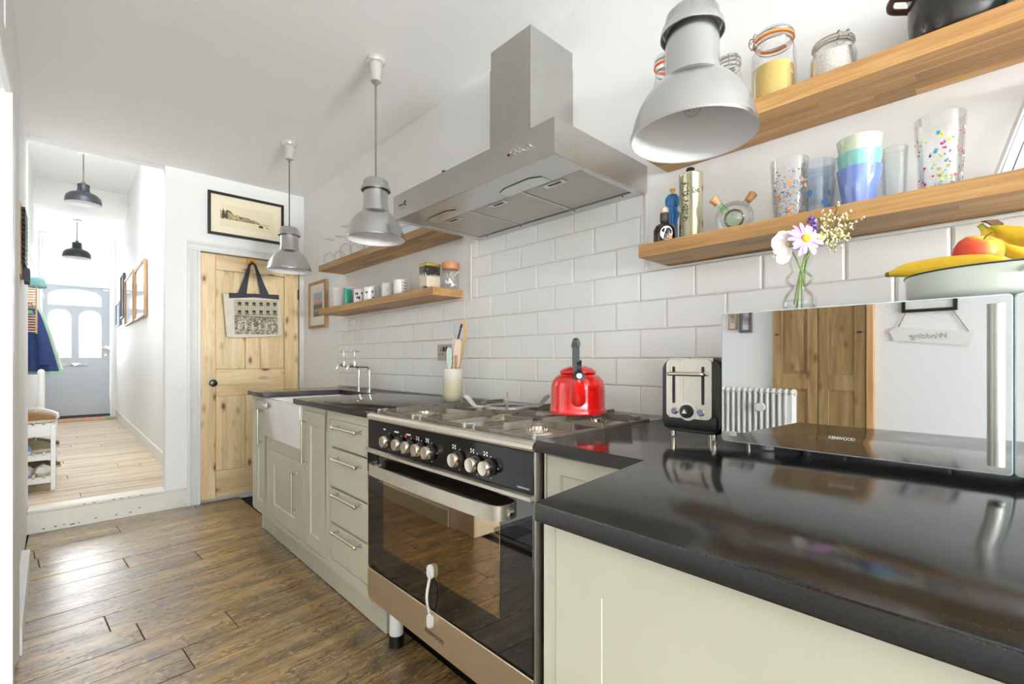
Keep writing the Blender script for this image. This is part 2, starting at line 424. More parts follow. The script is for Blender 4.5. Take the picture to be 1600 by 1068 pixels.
# --- garden wall behind the camera with a wide window
bm = BM(); box(bm, -2.2, -1.95, -7.05, -6.90, 0, ZC); box(bm, 1.25, 1.49, -7.05, -6.90, 0, ZC); box(bm, -1.95, 1.25, -7.05, -6.90, 2.40, ZC)
struct('wall_front', bm, WALL, 'white wall with wide glazed garden doors behind the camera', 'wall')
bm = BM()
for x in (-1.95, -1.15, -0.38, 0.40, 1.20): box(bm, x, x + 0.05, -7.00, -6.94, 0.0, 2.40)
for z in (0.0, 2.35): box(bm, -1.90, 1.20, -7.00, -6.94, z, z + 0.05)
struct('window_1', bm, GLOSSW, 'white framed garden doors behind the camera', 'window')
# --- ceiling
bm = BM()
for a in ((-2.35, 1.6, -7.05, 4.224),): box(bm, a[0], a[1], a[2], a[3], ZC, ZC + 0.12)
struct('ceiling', bm, CEIL, 'flat white plaster ceiling of the kitchen', 'ceiling')
# --- range wall with its tiles
bm = BM(); box(bm, XW, 1.62, -7.05, 4.34, -0.1, ZC)
wall_right = struct('wall_right', bm, WALL, 'long white wall behind the cooker, tiled above the worktop', 'wall')
bm = BM(); box(bm, XW - 0.002, XW, -0.62, 3.511, 0.895, 1.408); box(bm, XW - 0.002, XW, 0.882, 1.871, 1.408, 1.71)
obj('grout_bed', bm, GROUT, wall_right)
TM, TH = 0.2034, 0.1014
tcache = {}
def tile(y0, y1, z0, z1):
    w, h = y1 - y0, z1 - z0
    if w < 0.012 or h < 0.012: return
    k = (round(w, 3), round(h, 3))
    if k not in tcache:
        b2 = BM(); e = 0.0038 if w > 0.03 else 0.002
        ys, zs = w / 2 - 0.0011, h / 2 - 0.0011
        loft(b2, [[(0, -ys, -zs), (0, ys, -zs), (0, ys, zs), (0, -ys, zs)], [(-0.0035, -ys, -zs), (-0.0035, ys, -zs), (-0.0035, ys, zs), (-0.0035, -ys, zs)],
                  [(-0.0060, -ys + e * 1.6, -zs + e), (-0.0060, ys - e * 1.6, -zs + e), (-0.0060, ys - e * 1.6, zs - e), (-0.0060, -ys + e * 1.6, zs - e)]])
        tcache[k] = mesh('wall_tile', b2, TILE, 20)
    o = bpy.data.objects.new('wall_tile', tcache[k]); COL.objects.link(o); o.parent = wall_right
    o.location = (XW - 0.001, (y0 + y1) / 2, (z0 + z1) / 2)
for row in range(8):
    z0 = 0.901 + (0.1014 * row if row else 0); z1 = 0.901 + 0.1014 * (row + 1)
    ya, yb = (-0.60, 3.511) if row < 5 else (0.886, 1.867)
    if row == 7: z1 = 1.708
    off = 0.0885 if row % 2 == 0 else 0.0885 - TM / 2
    for n in range(-5, 19):
        a, c = off + n * TM, off + (n + 1) * TM
        a, c = max(a, ya), min(c, yb)
        if c - a > 0.012: tile(a, c, z0, z1)
bm = BM(); box(bm, XW - 0.011, XW, 0.872, 0.884, 1.408, 1.685, 0.002); box(bm, XW - 0.011, XW, 1.868, 1.876, 1.40, 1.685, 0.002)
box(bm, XW - 0.011, XW, -0.6, 0.872, 1.408, 1.4165, 0.002)
struct('trim_2', bm, GLOSSW, 'thin white edging strips round the tiled splashback', 'trim')
# --- end wall of the kitchen: nib, lintels, hall opening on the left
bm = BM(); box(bm, 0.508, 0.722, YE, 4.34, 0, ZC); box(bm, 0.722, 1.455, YE, 4.34, 1.925, ZC); box(bm, 1.455, 1.49, YE, 4.34, 0, ZC); box(bm, 0.722, 1.455, 4.29, 4.34, -0.1, 1.925)  # sheet behind the door is added, unseen, to stop sky light leaking in
box(bm, -0.45, 1.62, YE + 0.002, 4.34, ZC, 3.50)
struct('wall_end', bm, WALL, 'white end wall of the kitchen round the pine door', 'wall')
bm = BM()
L = [(0.640, YE), (0.640, YE - 0.018), (0.655, YE - 0.022), (0.672, YE - 0.014), (0.700, YE - 0.014), (0.706, YE - 0.021), (0.722, YE - 0.021), (0.722, YE)]
prism(bm, L, 0.0, 1.9245)
prism(bm, [(1.449, YE), (1.449, YE - 0.02), (1.488, YE - 0.014), (1.488, YE)], 0.0, 1.9245)
prism(bm, [(YE, 1.925), (YE - 0.021, 1.925), (YE - 0.021, 1.941), (YE - 0.014, 1.947), (YE - 0.014, 1.965), (YE - 0.022, 1.975), (YE - 0.018, 1.993), (YE, 1.993)], 0.640, 1.488, axis=0)
struct('trim_3', bm, GLOSSW, 'white moulded architrave round the pine door', 'architrave')
# --- pine door
dY = YE + 0.012
bm = BM(); box(bm, 0.722, 1.449, YE + 0.05, YE + 0.06, 0.015, 1.92)
bm2 = BM(); box(bm2, 0.725, 1.446, dY + 0.03, dY + 0.042, 0.02, 1.915)
door = struct('door_1', bm2, PINE, 'stripped pine panelled door with a black knob', 'door', (0.722, dY, 0.015))
bm.free()
def dpart(name, x0, x1, z0, z1, m, y0=dY, y1=dY + 0.034, bev=0.003):
    b2 = BM(); box(b2, x0, x1, y0, y1, z0, z1, bev); return obj(name, b2, m, door)
dpart('stile', 0.724, 0.828, 0.018, 1.918, PINE); dpart('stile', 1.333, 1.447, 0.018, 1.918, PINE)
dpart('rail', 0.829, 1.332, 1.80, 1.918, PINEH); dpart('rail', 0.829, 1.332, 0.812, 1.022, PINEH); dpart('rail', 0.829, 1.332, 0.018, 0.228, PINEH)
dpart('muntin', 1.036, 1.146, 1.023, 1.799, PINE); dpart('muntin', 1.036, 1.146, 0.229, 0.811, PINE)
for x0, x1 in ((0.829, 1.035), (1.147, 1.332)):
    dpart('door_panel', x0, x1, 1.023, 1.799, PINE, dY + 0.008, dY + 0.03); dpart('door_panel', x0, x1, 0.229, 0.811, PINE, dY + 0.008, dY + 0.03)
bm = BM(); lathe(bm, [(0.020, 0), (0.020, 0.004), (0.009, 0.006), (0.009, 0.026), (0.024, 0.034), (0.028, 0.046), (0.022, 0.057), (0.0, 0.060)], (0.805, dY, 0.916), 24, (0, -1, 0))
obj('door_knob', bm, BLACKE, door)
bm = BM(); box(bm, 1.441, 1.453, dY - 0.006, dY + 0.002, 1.62, 1.70, 0.001); cyl(bm, (1.448, dY - 0.006, 1.615), (1.448, dY - 0.006, 1.705), 0.005)
obj('hinge', bm, plain('rusty_hinge', (96, 52, 30), 0.6, 0.5), door)
# --- step up to the hall
bm = BM(); box(bm, -0.195, 0.640, YE - 0.004, 4.34, 0, 0.126)
step = struct('trim_4', bm, CREAMP, 'cream painted riser of the step up to the hall, chipped paint', 'step', (0.2, YE, 0))
bm = BM(); box(bm, -0.193, 0.508, YE - 0.022, 4.345, 0.127, 0.152, 0.009, 3); box(bm, 0.508, 0.640, YE - 0.015, YE, 0.127, 0.140, 0.003); obj('step_nosing', bm, CREAMP, step)
bm = BM(); rnd = random.Random(3)
for x in (-0.12, -0.065, -0.025, 0.01, 0.045, 0.13, 0.235, 0.36, 0.02, 0.31):
    z = rnd.uniform(0.016, 0.03) if x != 0.36 else 0.05; w = rnd.uniform(0.004, 0.012)
    prism(bm, [(x - w, z), (x - w * 0.3, z + 0.004), (x + w, z + 0.003), (x + w * 0.6, z - 0.002), (x - w * 0.6, z - 0.003)], YE - 0.0046, YE - 0.0035, axis=1)
for x in (0.22, 0.26, 0.30, 0.37, 0.12, 0.07):
    w = rnd.uniform(0.006, 0.014); prism(bm, [(x - w, 0.141), (x, 0.144), (x + w, 0.142), (x, 0.138)], YE - 0.0225, YE - 0.021, axis=1)
obj('paint_chips', bm, CHIP, step)['kind'] = 'stuff'
# --- hall
bm = BM(); box(bm, -0.5, 0.80, 4.30, 10.4, -0.12, ZH - 0.03)
hall_floor = struct('floor_hall', bm, GAP, 'floorboards of the raised hall, paled in colour for door glare', 'floor')
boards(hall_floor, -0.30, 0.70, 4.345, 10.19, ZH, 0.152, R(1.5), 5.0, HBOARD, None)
bm = BM(); prism(bm, [(0.625, 4.34), (0.565, 10.2), (0.75, 10.2), (0.75, 4.34)], ZH - 0.03, 3.45)
struct('wall_hall_right', bm, WALL, 'white right wall of the hall hung with pictures', 'wall')
bm = BM(); prism(bm, [(-0.305, 4.34), (-0.345, 10.2), (-0.5, 10.2), (-0.5, 4.34)], ZH - 0.03, 3.45)
struct('wall_hall_left', bm, WALL, 'white left wall of the hall with the coats', 'wall')
bm = BM(); prism(bm, [(0.613, 4.345), (0.5555, 10.18), (0.5665, 10.18), (0.6255, 4.345)], ZH, ZH + 0.11)
struct('baseboard_hall', bm, GLOSSW, 'white skirting board along the right wall of the hall', 'skirting board')
bm = BM(); box(bm, -0.5, 0.75, 6.25, 8.4, 3.38, 3.50); box(bm, -0.5, 0.75, 4.34, 4.65, 3.38, 3.50); box(bm, -0.5, -0.22, 4.65, 6.25, 3.38, 3.50); box(bm, 0.52, 0.75, 4.65, 6.25, 3.38, 3.50); box(bm, -0.5, 0.75, 8.4, 10.3, 3.06, 3.50)  # gap in the unseen stretch made for the added fill lamp
struct('ceiling_hall', bm, CEIL, 'white hall ceiling that drops towards the front door', 'ceiling')
bm = BM()
box(bm, -0.5, -0.335, 10.17, 10.32, ZH, 3.06); box(bm, 0.53, 0.75, 10.17, 10.32, ZH, 3.06); box(bm, -0.335, 0.53, 10.17, 10.32, 2.96, 3.06)
struct('wall_hall_end', bm, WALL, 'white wall round the front door', 'wall')
bm = BM()
box(bm, -0.335, -0.306, 10.15, 10.25, ZH, 2.96); box(bm, 0.491, 0.53, 10.15, 10.25, ZH, 2.96)
box(bm, -0.306, 0.491, 10.15, 10.25, 2.275, 2.385, 0.006); box(bm, -0.306, 0.491, 10.15, 10.25, 2.82, 2.96, 0.006)
box(bm, -0.306, -0.275, 10.17, 10.25, 2.385, 2.82); box(bm, 0.445, 0.491, 10.17, 10.25, 2.385, 2.82)
fl = struct('window_2', bm, GLOSSW, 'white framed fanlight over the grey front door', 'window', (0.09, 10.2, 2.28))
FROST, _nt, _b = newmat('frosted_glass'); _nt.nodes.remove(_b)
_t = _nt.nodes.new('ShaderNodeBsdfTransparent'); _g = _nt.nodes.new('ShaderNodeBsdfTranslucent'); _m = _nt.nodes.new('ShaderNodeMixShader'); _m.inputs[0].default_value = 0.35
_nt.links.new(_t.outputs[0], _m.inputs[1]); _nt.links.new(_g.outputs[0], _m.inputs[2]); _nt.links.new(_m.outputs[0], _nt.nodes['Material Output'].inputs[0])
bm = BM(); box(bm, -0.275, 0.445, 10.205, 10.21, 2.385, 2.82); obj('pane', bm, FROST, fl)
text('house_number', '12', 0.15, (0.075, 10.203, 2.56), fl, plain('number_film', (206, 210, 214), 0.6), '-Y', mirror=True)
# front door, panes cut through
def arch(x0, x1, z0, zs, zt, n=14):
    cx = (x0 + x1) / 2; h = (x1 - x0) / 2
    return [(x0, z0), (x1, z0)] + [(cx + h * math.cos(math.pi * k / n), zs + (zt - zs) * math.sin(math.pi * k / n) ** 0.8) for k in range(n + 1)]
PA = [arch(-0.243, 0.384, 1.955, 2.07, 2.21), arch(-0.241, 0.021, 1.125, 1.74, 1.885), arch(0.110, 0.380, 1.125, 1.74, 1.885)]
bm = BM()
outer = [(-0.303, ZH + 0.015), (0.488, ZH + 0.015), (0.488, 2.27), (-0.303, 2.27)]
def with_holes(bm, outer, holes, y0, y1):
    for y in (y0, y1):
        es = []
        for lp in [outer] + holes:
            vs = [bm.verts.new((x, y, z)) for x, z in lp]
            es += [bm.edges.new((vs[i - 1], vs[i])) for i in range(len(vs))]
        bmesh.ops.triangle_fill(bm, use_beauty=True, use_dissolve=False, edges=es)
    for lp in [outer] + holes:
        for i in range(len(lp)):
            a, b = lp[i - 1], lp[i]
            bm.faces.new([bm.verts.new(p) for p in ((a[0], y0, a[1]), (b[0], y0, b[1]), (b[0], y1, b[1]), (a[0], y1, a[1]))])
    bmesh.ops.remove_doubles(bm, verts=bm.verts[:], dist=1e-5)
with_holes(bm, outer, PA, 10.185, 10.225)
fd = struct('door_2', bm, GREYDOOR, 'grey front door with three arched frosted panes at the end of the hall', 'door', (0.09, 10.2, ZH))
for p in PA:
    b2 = BM(); prism(b2, p, 10.203, 10.207, axis=1); obj('pane', b2, FROST, fd)
for p in PA:
    b2 = BM(); tube(b2, [(x, 10.184, z) for x, z in p], 0.006, 6, closed=True); obj('pane_bead', b2, GLOSSW, fd)
bm = BM(); box(bm, -0.09, 0.22, 10.170, 10.186, 0.985, 1.04, 0.006, 2); obj('letter_plate', bm, CHROME, fd)
bm = BM(); box(bm, 0.40, 0.485, 10.155, 10.186, 1.255, 1.325, 0.006, 2); cyl(bm, (0.425, 10.155, 1.29), (0.425, 10.135, 1.29), 0.02); box(bm, 0.37, 0.42, 10.13, 10.137, 1.283, 1.297, 0.002); obj('night_latch', bm, CHROME, fd)
bm = BM(); cyl(bm, (0.43, 10.186, 1.17), (0.43, 10.178, 1.17), 0.018); obj('keyhole_cover', bm, CHROME, fd)
bm = BM(); box(bm, 0.40, 0.475, 10.165, 10.186, 2.215, 2.245, 0.004); obj('top_bolt', bm, WPLA, fd)
bm = BM(); box(bm, -0.303, 0.488, 10.178, 10.186, ZH + 0.016, ZH + 0.06); obj('draught_strip', bm, BLACKP, fd)
# ============================================================ HALL THINGS
def hall_lamp(x, y, zc, zb, rr, label):
    t = thing('pendant_lamp', label, 'pendant lamp', (x, y, zb), 'slate blue pendants in the hall')
    b2 = BM(); lathe(b2, [(0.055, zc), (0.055, zc - 0.012), (0.048, zc - 0.026), (0.010, zc - 0.03)], (x, y, 0), 24); obj('ceiling_rose', b2, WPLA, t)
    b2 = BM(); cyl(b2, (x, y, zc - 0.02), (x, y, zb + 0.22), 0.005, seg=8); lathe(b2, [(0.016, zb + 0.245), (0.02, zb + 0.23), (0.02, zb + 0.215)], (x, y, 0), 12); obj('cord', b2, CORD, t)
    b2 = BM(); lathe(b2, [(0.045, zb + 0.215), (0.052, zb + 0.21), (0.052, zb + 0.15), (0.06, zb + 0.13), (rr * 0.75, zb + 0.105), (rr * 0.94, zb + 0.075), (rr, zb + 0.03), (rr, zb), (rr - 0.006, zb + 0.002),
                            (rr - 0.007, zb + 0.03), (rr * 0.9, zb + 0.07), (rr * 0.7, zb + 0.098), (0.03, zb + 0.13), (0.02, zb + 0.205)], (x, y, 0), 36); sh = obj('shade', b2, [NAVYG, ALUIN], t)
    for f in sh.data.polygons:
        if f.index >= 36 * 7 and f.index < 36 * 13: f.material_index = 1
    b2 = BM(); sphere(b2, (x, y, zb + 0.085), 0.032, 12); obj('bulb', b2, WPLA, t)
hall_lamp(0.112, 6.957, 3.38, 2.80, 0.155, 'slate blue dome pendant in the hall, nearer of the two')
hall_lamp(0.077, 9.0, 3.06, 2.525, 0.155, 'slate blue dome pendant close to the front door')
bm = BM(); box(bm, -0.20, 0.488, 9.72, 10.14, ZH + 0.002, ZH + 0.022, 0.004)
mat_, _nt, _b = newmat('woven_stripes'); _w = _nt.nodes.new('ShaderNodeTexWave'); _w.inputs['Scale'].default_value = 3.2; _w.bands_direction = 'X'; _w.inputs['Distortion'].default_value = 0.6
_nt.links.new(coords(_nt, rnd=False), _w.inputs[0])
_nt.links.new(ramp(_nt, _w.outputs['Fac'], [(0.0, lin((214, 140, 140))), (0.35, lin((232, 160, 110))), (0.6, lin((186, 120, 146))), (0.8, lin((230, 180, 150))), (1.0, lin((150, 180, 120)))]), _b.inputs[0]); _b.inputs['Roughness'].default_value = 0.9
dm = thing('doormat', 'striped pink and orange doormat against the front door', 'doormat', (0.15, 9.93, ZH + 0.002))
obj('mat', bm, mat_, dm)
bm = BM(); box(bm, 0.405, 0.492, 9.715, 10.142, ZH + 0.003, ZH + 0.0245, 0.003); obj('green_border', bm, plain('green_mat_edge', (150, 172, 120), 0.9), dm)
# pictures on the hall wall
def wall_x(y): return 0.625 - (y - 4.34) * 0.06 / 5.86
FROAK = wood('frame_oak', (160, 116, 74), (186, 144, 98), (204, 166, 120), axis=2, rough=0.45)
PICG = plain('picture_glazing', (206, 210, 214), 0.03, spec=0.9, coat=1.0)
def hall_picture(y0, y1, z0, z1, m, label, d=0.03):
    xa = wall_x((y0 + y1) / 2) - 0.001
    t = thing('picture_frame', label, 'picture', (xa, (y0 + y1) / 2, z0), 'framed pictures on the hall wall')
    for a in ((y0, y0 + 0.022, z0, z1), (y1 - 0.022, y1, z0, z1), (y0 + 0.022, y1 - 0.022, z0, z0 + 0.022), (y0 + 0.022, y1 - 0.022, z1 - 0.022, z1)):
        b2 = BM(); box(b2, xa - d, xa, *a, 0.002); obj('frame_bar', b2, m, t)
    b2 = BM(); box(b2, xa - d * 0.6, xa - 0.002, y0 + 0.02, y1 - 0.02, z0 + 0.02, z1 - 0.02); obj('glazed_print', b2, PICG, t)
hall_picture(6.28, 7.28, 1.56, 2.17, FROAK, 'glazed picture in an oak frame on the hall wall, nearest the kitchen')
hall_picture(7.36, 8.50, 1.56, 2.20, FROAK, 'oak framed glazed picture on the hall wall, second from the kitchen')
hall_picture(8.62, 9.10, 1.70, 2.33, plain('dark_frame', (92, 82, 78), 0.4), 'tall dark framed picture high on the hall wall')
hall_picture(9.20, 9.95, 1.62, 1.98, plain('blue_frame', (120, 140, 160), 0.4), 'small blue framed picture on the hall wall, nearest the front door')
# shoe rack and shoes
sr = thing('shoe_rack', 'white tiered shoe rack standing at the hall entrance', 'shoe rack', (-0.19, 5.0, ZH))
rx0, rx1, ry0, ry1 = -0.297, -0.073, 4.75, 5.35
for y in (ry0, ry1 - 0.03):
    for x in (rx0, rx1 - 0.026):
        b2 = BM(); box(b2, x, x + 0.026, y, y + 0.03, ZH + 0.002, 0.625, 0.002); obj('leg', b2, GLOSSW, sr)
for z, h in ((0.545, 0.08), (0.375, 0.035), (0.21, 0.035)):
    for y in (ry0, ry1 - 0.03):
        b2 = BM(); box(b2, rx0 + 0.026, rx1 - 0.026, y, y + 0.026, z, z + h, 0.002); obj('cross_rail', b2, GLOSSW, sr)
    b2 = BM(); 
    for k in range(4): box(b2, rx0 + 0.005 + k * 0.055, rx0 + 0.045 + k * 0.055, ry0 + 0.001, ry1 - 0.002, z + h, z + h + 0.010, 0.001)
    obj('shelf_slats', b2, GLOSSW, sr)
def shoe(x, y, z, ang, L, m, sole, label, h=0.075, boot=0.0):
    """a shoe pointing along its local +x; sole, upper, collar opening, laces"""
    t = thing('shoe', label, 'shoe', (x, y, z), 'shoes on the hall rack')
    M = Matrix.Translation((x, y, z)) @ Matrix.Rotation(ang, 4, 'Z')
    def ring(s, zz, k=1.0):
        w = (0.033 + 0.012 * math.sin(math.pi * min(1, s * 0.9))) * k
        return w
    def outline(zz, sc):
        p = []
        for k in range(20):
            a = 2 * math.pi * k / 20; cx = math.cos(a); cy = math.sin(a)
            wx = L / 2 * cx * sc; wy = (0.044 if cx > 0 else 0.036) * cy * sc * (1 - 0.18 * abs(cx) ** 3)
            p.append(M @ Vector((wx, wy, zz)))
        return p
    b2 = BM(); loft(b2, [outline(0.002, 0.96), outline(0.006, 1.0), outline(0.02, 1.0), outline(0.024, 0.97)]); obj('sole', b2, sole, t)
    rings = []
    for s in range(9):
        u = s / 8; xx = -L / 2 * 0.94 + L * 0.94 * u; top = 0.024 + (h if u < 0.45 else h * (1 - 0.62 * ((u - 0.45) / 0.55) ** 1.2)) * (0.85 if s in (0, 8) else 1) + (boot if u < 0.4 else 0)
        w = 0.040 * (0.55 + 0.45 * math.sin(math.pi * (0.12 + 0.76 * u))) * (0.75 if s in (0, 8) else 1)
        rings.append([M @ Vector((xx, w * math.cos(a), 0.022 + (top - 0.022) * max(0, math.sin(a)) ** 0.7)) for a in (math.pi * k / 8 for k in range(9))])
    b2 = BM(); loft(b2, rings); obj('upper', b2, m, t)
    b2 = BM()
    for k in range(4):
        xx = -0.01 * 0 + L * (0.02 + 0.055 * k); zz = 0.026 + h * (0.98 - 0.17 * k)
        tube(b2, [M @ Vector((xx, -0.018, zz - 0.012)), M @ Vector((xx + 0.004, 0, zz + 0.002)), M @ Vector((xx, 0.018, zz - 0.012))], 0.0022, 5)
    obj('laces', b2, WMAT, t)
    return t
BROWNL = plain('tan_leather', (138, 100, 56), 0.6, var=0.15); OLIVE = plain('olive_suede', (126, 116, 88), 0.9, var=0.2); SOLE = plain('pale_sole', (196, 184, 160), 0.8)
GREYL = plain('grey_canvas', (168, 166, 158), 0.8); WSHOE = plain('white_leather', (222, 222, 222), 0.5); DBR = plain('dark_leather', (96, 74, 50), 0.5); BLUEC = plain('blue_canvas', (118, 150, 186), 0.8)
shoe(-0.185, 4.83, 0.637, R(5), 0.235, BROWNL, SOLE, 'tan leather shoe on top of the rack, nearest the kitchen', 0.07)
shoe(-0.175, 4.96, 0.637, R(10), 0.22, GREYL, WSHOE, 'grey canvas shoe on top of the rack behind the tan one', 0.085)
shoe(-0.165, 5.12, 0.637, R(-6), 0.22, WSHOE, WSHOE, 'white shoe on top of the rack, farthest back', 0.07)
shoe(-0.185, 4.86, 0.422, R(4), 0.21, OLIVE, SOLE, 'olive suede shoe on the middle tier of the rack', 0.075)
shoe(-0.232, 4.785, 0.422, R(20), 0.07, BLUEC, WSHOE, 'small blue child\'s shoe on the middle tier of the rack', 0.06)
shoe(-0.165, 5.05, 0.422, R(8), 0.225, DBR, SOLE, 'dark brown shoe on the middle tier, sticking out to the right', 0.06)
shoe(-0.230, 4.85, 0.257, R(80), 0.15, WSHOE, WSHOE, 'white trainer on the bottom tier beside the left leg', 0.055)
shoe(-0.140, 4.85, 0.257, R(80), 0.15, WSHOE, SOLE, 'white trainer on the bottom tier beside the right leg', 0.05)
shoe(-0.160, 5.10, 0.257, R(0), 0.23, DBR, SOLE, 'brown leather shoe at the back of the bottom tier', 0.05)
# coats hanging on the left wall of the hall
def coat(yc, x0, xb, xt, ztop, zbot, m, label, wy=0.135):
    t = thing('coat', label, 'coat', (x0, yc, zbot), 'coats hanging in the hall')
    rings = []
    for k in range(9):
        u = k / 8; z = ztop + (zbot - ztop) * u; xo = xt + (xb - xt) * u ** 0.75; w = wy * (0.30 + 0.7 * u ** 0.6)
        ring = []
        for j in range(28):
            a = 2 * math.pi * j / 28; rp = 1 + 0.07 * math.sin(5 * a + 1.3 * u) * u + 0.04 * math.sin(11 * a) * u
            ring.append(((x0 + xo) / 2 + (xo - x0) / 2 * math.cos(a) * rp, yc + w * math.sin(a) * rp, z))
        rings.append(ring)
    b2 = BM(); loft(b2, rings); obj('body', b2, m, t, ang=70)
    b2 = BM(); tube(b2, [((x0 + xt) / 2 - 0.02, yc, ztop - 0.005), ((x0 + xt) / 2 - 0.01, yc, ztop + 0.03), ((x0 + xt) / 2 + 0.01, yc, ztop + 0.03), ((x0 + xt) / 2 + 0.02, yc, ztop - 0.005)], 0.006, 6); obj('hanging_loop', b2, m, t)
    b2 = BM()
    for s in (-1, 1): tube(b2, [((x0 + xt) / 2, yc + s * 0.05, ztop - 0.02), ((x0 + xo) / 2 + 0.01, yc + s * wy * 0.9, (ztop + zbot) / 2), ((x0 + xb) / 2 + 0.02, yc + s * wy * 1.02, zbot + 0.06)], 0.035, 10)
    obj('sleeves', b2, m, t)
    return t
FAB = lambda n, c: plain(n, c, 0.95, var=0.12, vscale=14, bmp=0.3, bscale=300)
coat(6.35, -0.31, -0.080, -0.23, 1.60, 0.985, FAB('navy_wool', (38, 54, 100)), 'navy blue coat hanging on the hall wall, nearest the kitchen')
coat(6.72, -0.31, -0.062, -0.22, 1.62, 0.950, FAB('green_cotton', (146, 190, 164)), 'pale green coat hanging behind the navy one')
coat(7.09, -0.315, -0.055, -0.22, 1.62, 0.99, FAB('cream_cotton', (220, 222, 214)), 'cream coat hanging behind the green one')
# slatted wooden rack on the wall with odds and ends
wr = thing('slatted_rack', 'slatted wooden letter rack on the left hall wall', 'rack', (-0.245, 5.2, 1.30))
for x in (-0.305, -0.193):
    b2 = BM(); box(b2, x, x + 0.011, 5.18, 5.21, 1.30, 1.66, 0.002); obj('upright', b2, LWOOD, wr)
for k in range(17):
    if k in (7, 8): continue
    b2 = BM(); z = 1.31 + k * 0.0203; box(b2, -0.304, -0.182, 5.172, 5.180, z, z + 0.011, 0.001); obj('slat', b2, LWOOD, wr)
bm = BM(); prism(bm, [(-0.28, 1.45), (-0.20, 1.45), (-0.21, 1.475), (-0.24, 1.482), (-0.275, 1.472)], 5.165, 5.178, axis=1, bev=0.002); tag(obj('glove', bm, FAB('green_knit', (110, 170, 116))), 'small green knitted glove tucked into the slatted rack', 'glove')
bm = BM(); lathe(bm, [(0.052, 1.662), (0.056, 1.672), (0.054, 1.70), (0.046, 1.728), (0.028, 1.742), (0.0, 1.745)], (-0.19, 5.24, 0), 20)
ht = thing('beanie', 'teal knitted hat on top of the slatted rack', 'hat', (-0.19, 5.24, 1.662)); obj('crown', bm, FAB('teal_knit', (116, 156, 158)), ht)
bm = BM(); lathe(bm, [(0.056, 1.663), (0.060, 1.668), (0.060, 1.684), (0.055, 1.688)], (-0.19, 5.24, 0), 20); obj('brim', bm, FAB('teal_rib', (112, 160, 164)), ht)
bm = BM(); strip(bm, [(-0.178, 5.195, 1.64), (-0.15, 5.195, 1.615), (-0.142, 5.195, 1.57)], 0.03, 0.004, (0, 1, 0)); tag(obj('paper_tag', bm, WMAT), 'white paper tag sticking out of the slatted rack', 'tag')
bm = BM(); cyl(bm, (-0.178, 5.75, ZH + 0.002), (-0.178, 5.75, 0.99), 0.024, seg=20); sphere(bm, (-0.178, 5.75, 0.99), 0.024, 16)
tag(obj('heating_pipe', bm, GLOSSW), 'white post standing behind the shoe rack under the coats', 'post')
# black key rack on the kitchen's left wall
kr = thing('key_rack', 'black and wood notice rack on the left wall by the hall opening', 'rack', (-0.172, 3.35, 1.5))
bm = BM(); prism(bm, [(-0.1745, 3.14), (-0.163, 3.14), (-0.168, 3.42), (-0.1795, 3.42)], 1.50, 1.83); obj('backboard', bm, LWOOD, kr)
for k in range(12):
    b2 = BM(); z = 1.55 + k * 0.0225; prism(b2, [(-0.164, 3.145), (-0.150, 3.15), (-0.153, 3.40), (-0.169, 3.415)], z, z + 0.013); obj('slat', b2, BLACKP, kr)
bm = BM(); prism(bm, [(-0.160, 3.25), (-0.142, 3.30), (-0.145, 3.42), (-0.165, 3.41)], 1.478, 1.545); obj('pocket', bm, plain('slate_card', (72, 82, 92), 0.8), kr)
bm = BM(); strip(bm, [(-0.160, 3.50, 1.68), (-0.150, 3.52, 1.64), (-0.135, 3.53, 1.575)], 0.035, 0.002, (0, 1, 0)); tag(obj('paper_note', bm, WMAT), 'white paper note hanging beside the black rack', 'note')
# ============================================================ KITCHEN UNITS
XF = 0.860          # face of the cabinets
def ybox(name, parent, x0, x1, y0, y1, z0, z1, m, bev=0.0015):
    b2 = BM(); box(b2, x0, x1, y0, y1, z0, z1, bev); return obj(name, b2, m, parent)
def face_frame(parent, y0, y1, z0, z1, holes, x=XF):
    """face frame with openings (ya, yb, za, zb), made of bars"""
    b2 = BM(); ys = sorted({y0, y1, *[h[0] for h in holes], *[h[1] for h in holes]}); zs = sorted({z0, z1, *[h[2] for h in holes], *[h[3] for h in holes]})
    for i in range(len(ys) - 1):
        for j in range(len(zs) - 1):
            cy, cz = (ys[i] + ys[i + 1]) / 2, (zs[j] + zs[j + 1]) / 2
            if any(h[0] < cy < h[1] and h[2] < cz < h[3] for h in holes): continue
            box(b2, x, x + 0.02, ys[i], ys[i + 1], zs[j], zs[j + 1])
    bmesh.ops.remove_doubles(b2, verts=b2.verts[:], dist=1e-5)
    return obj('face_frame', b2, SAGE, parent)
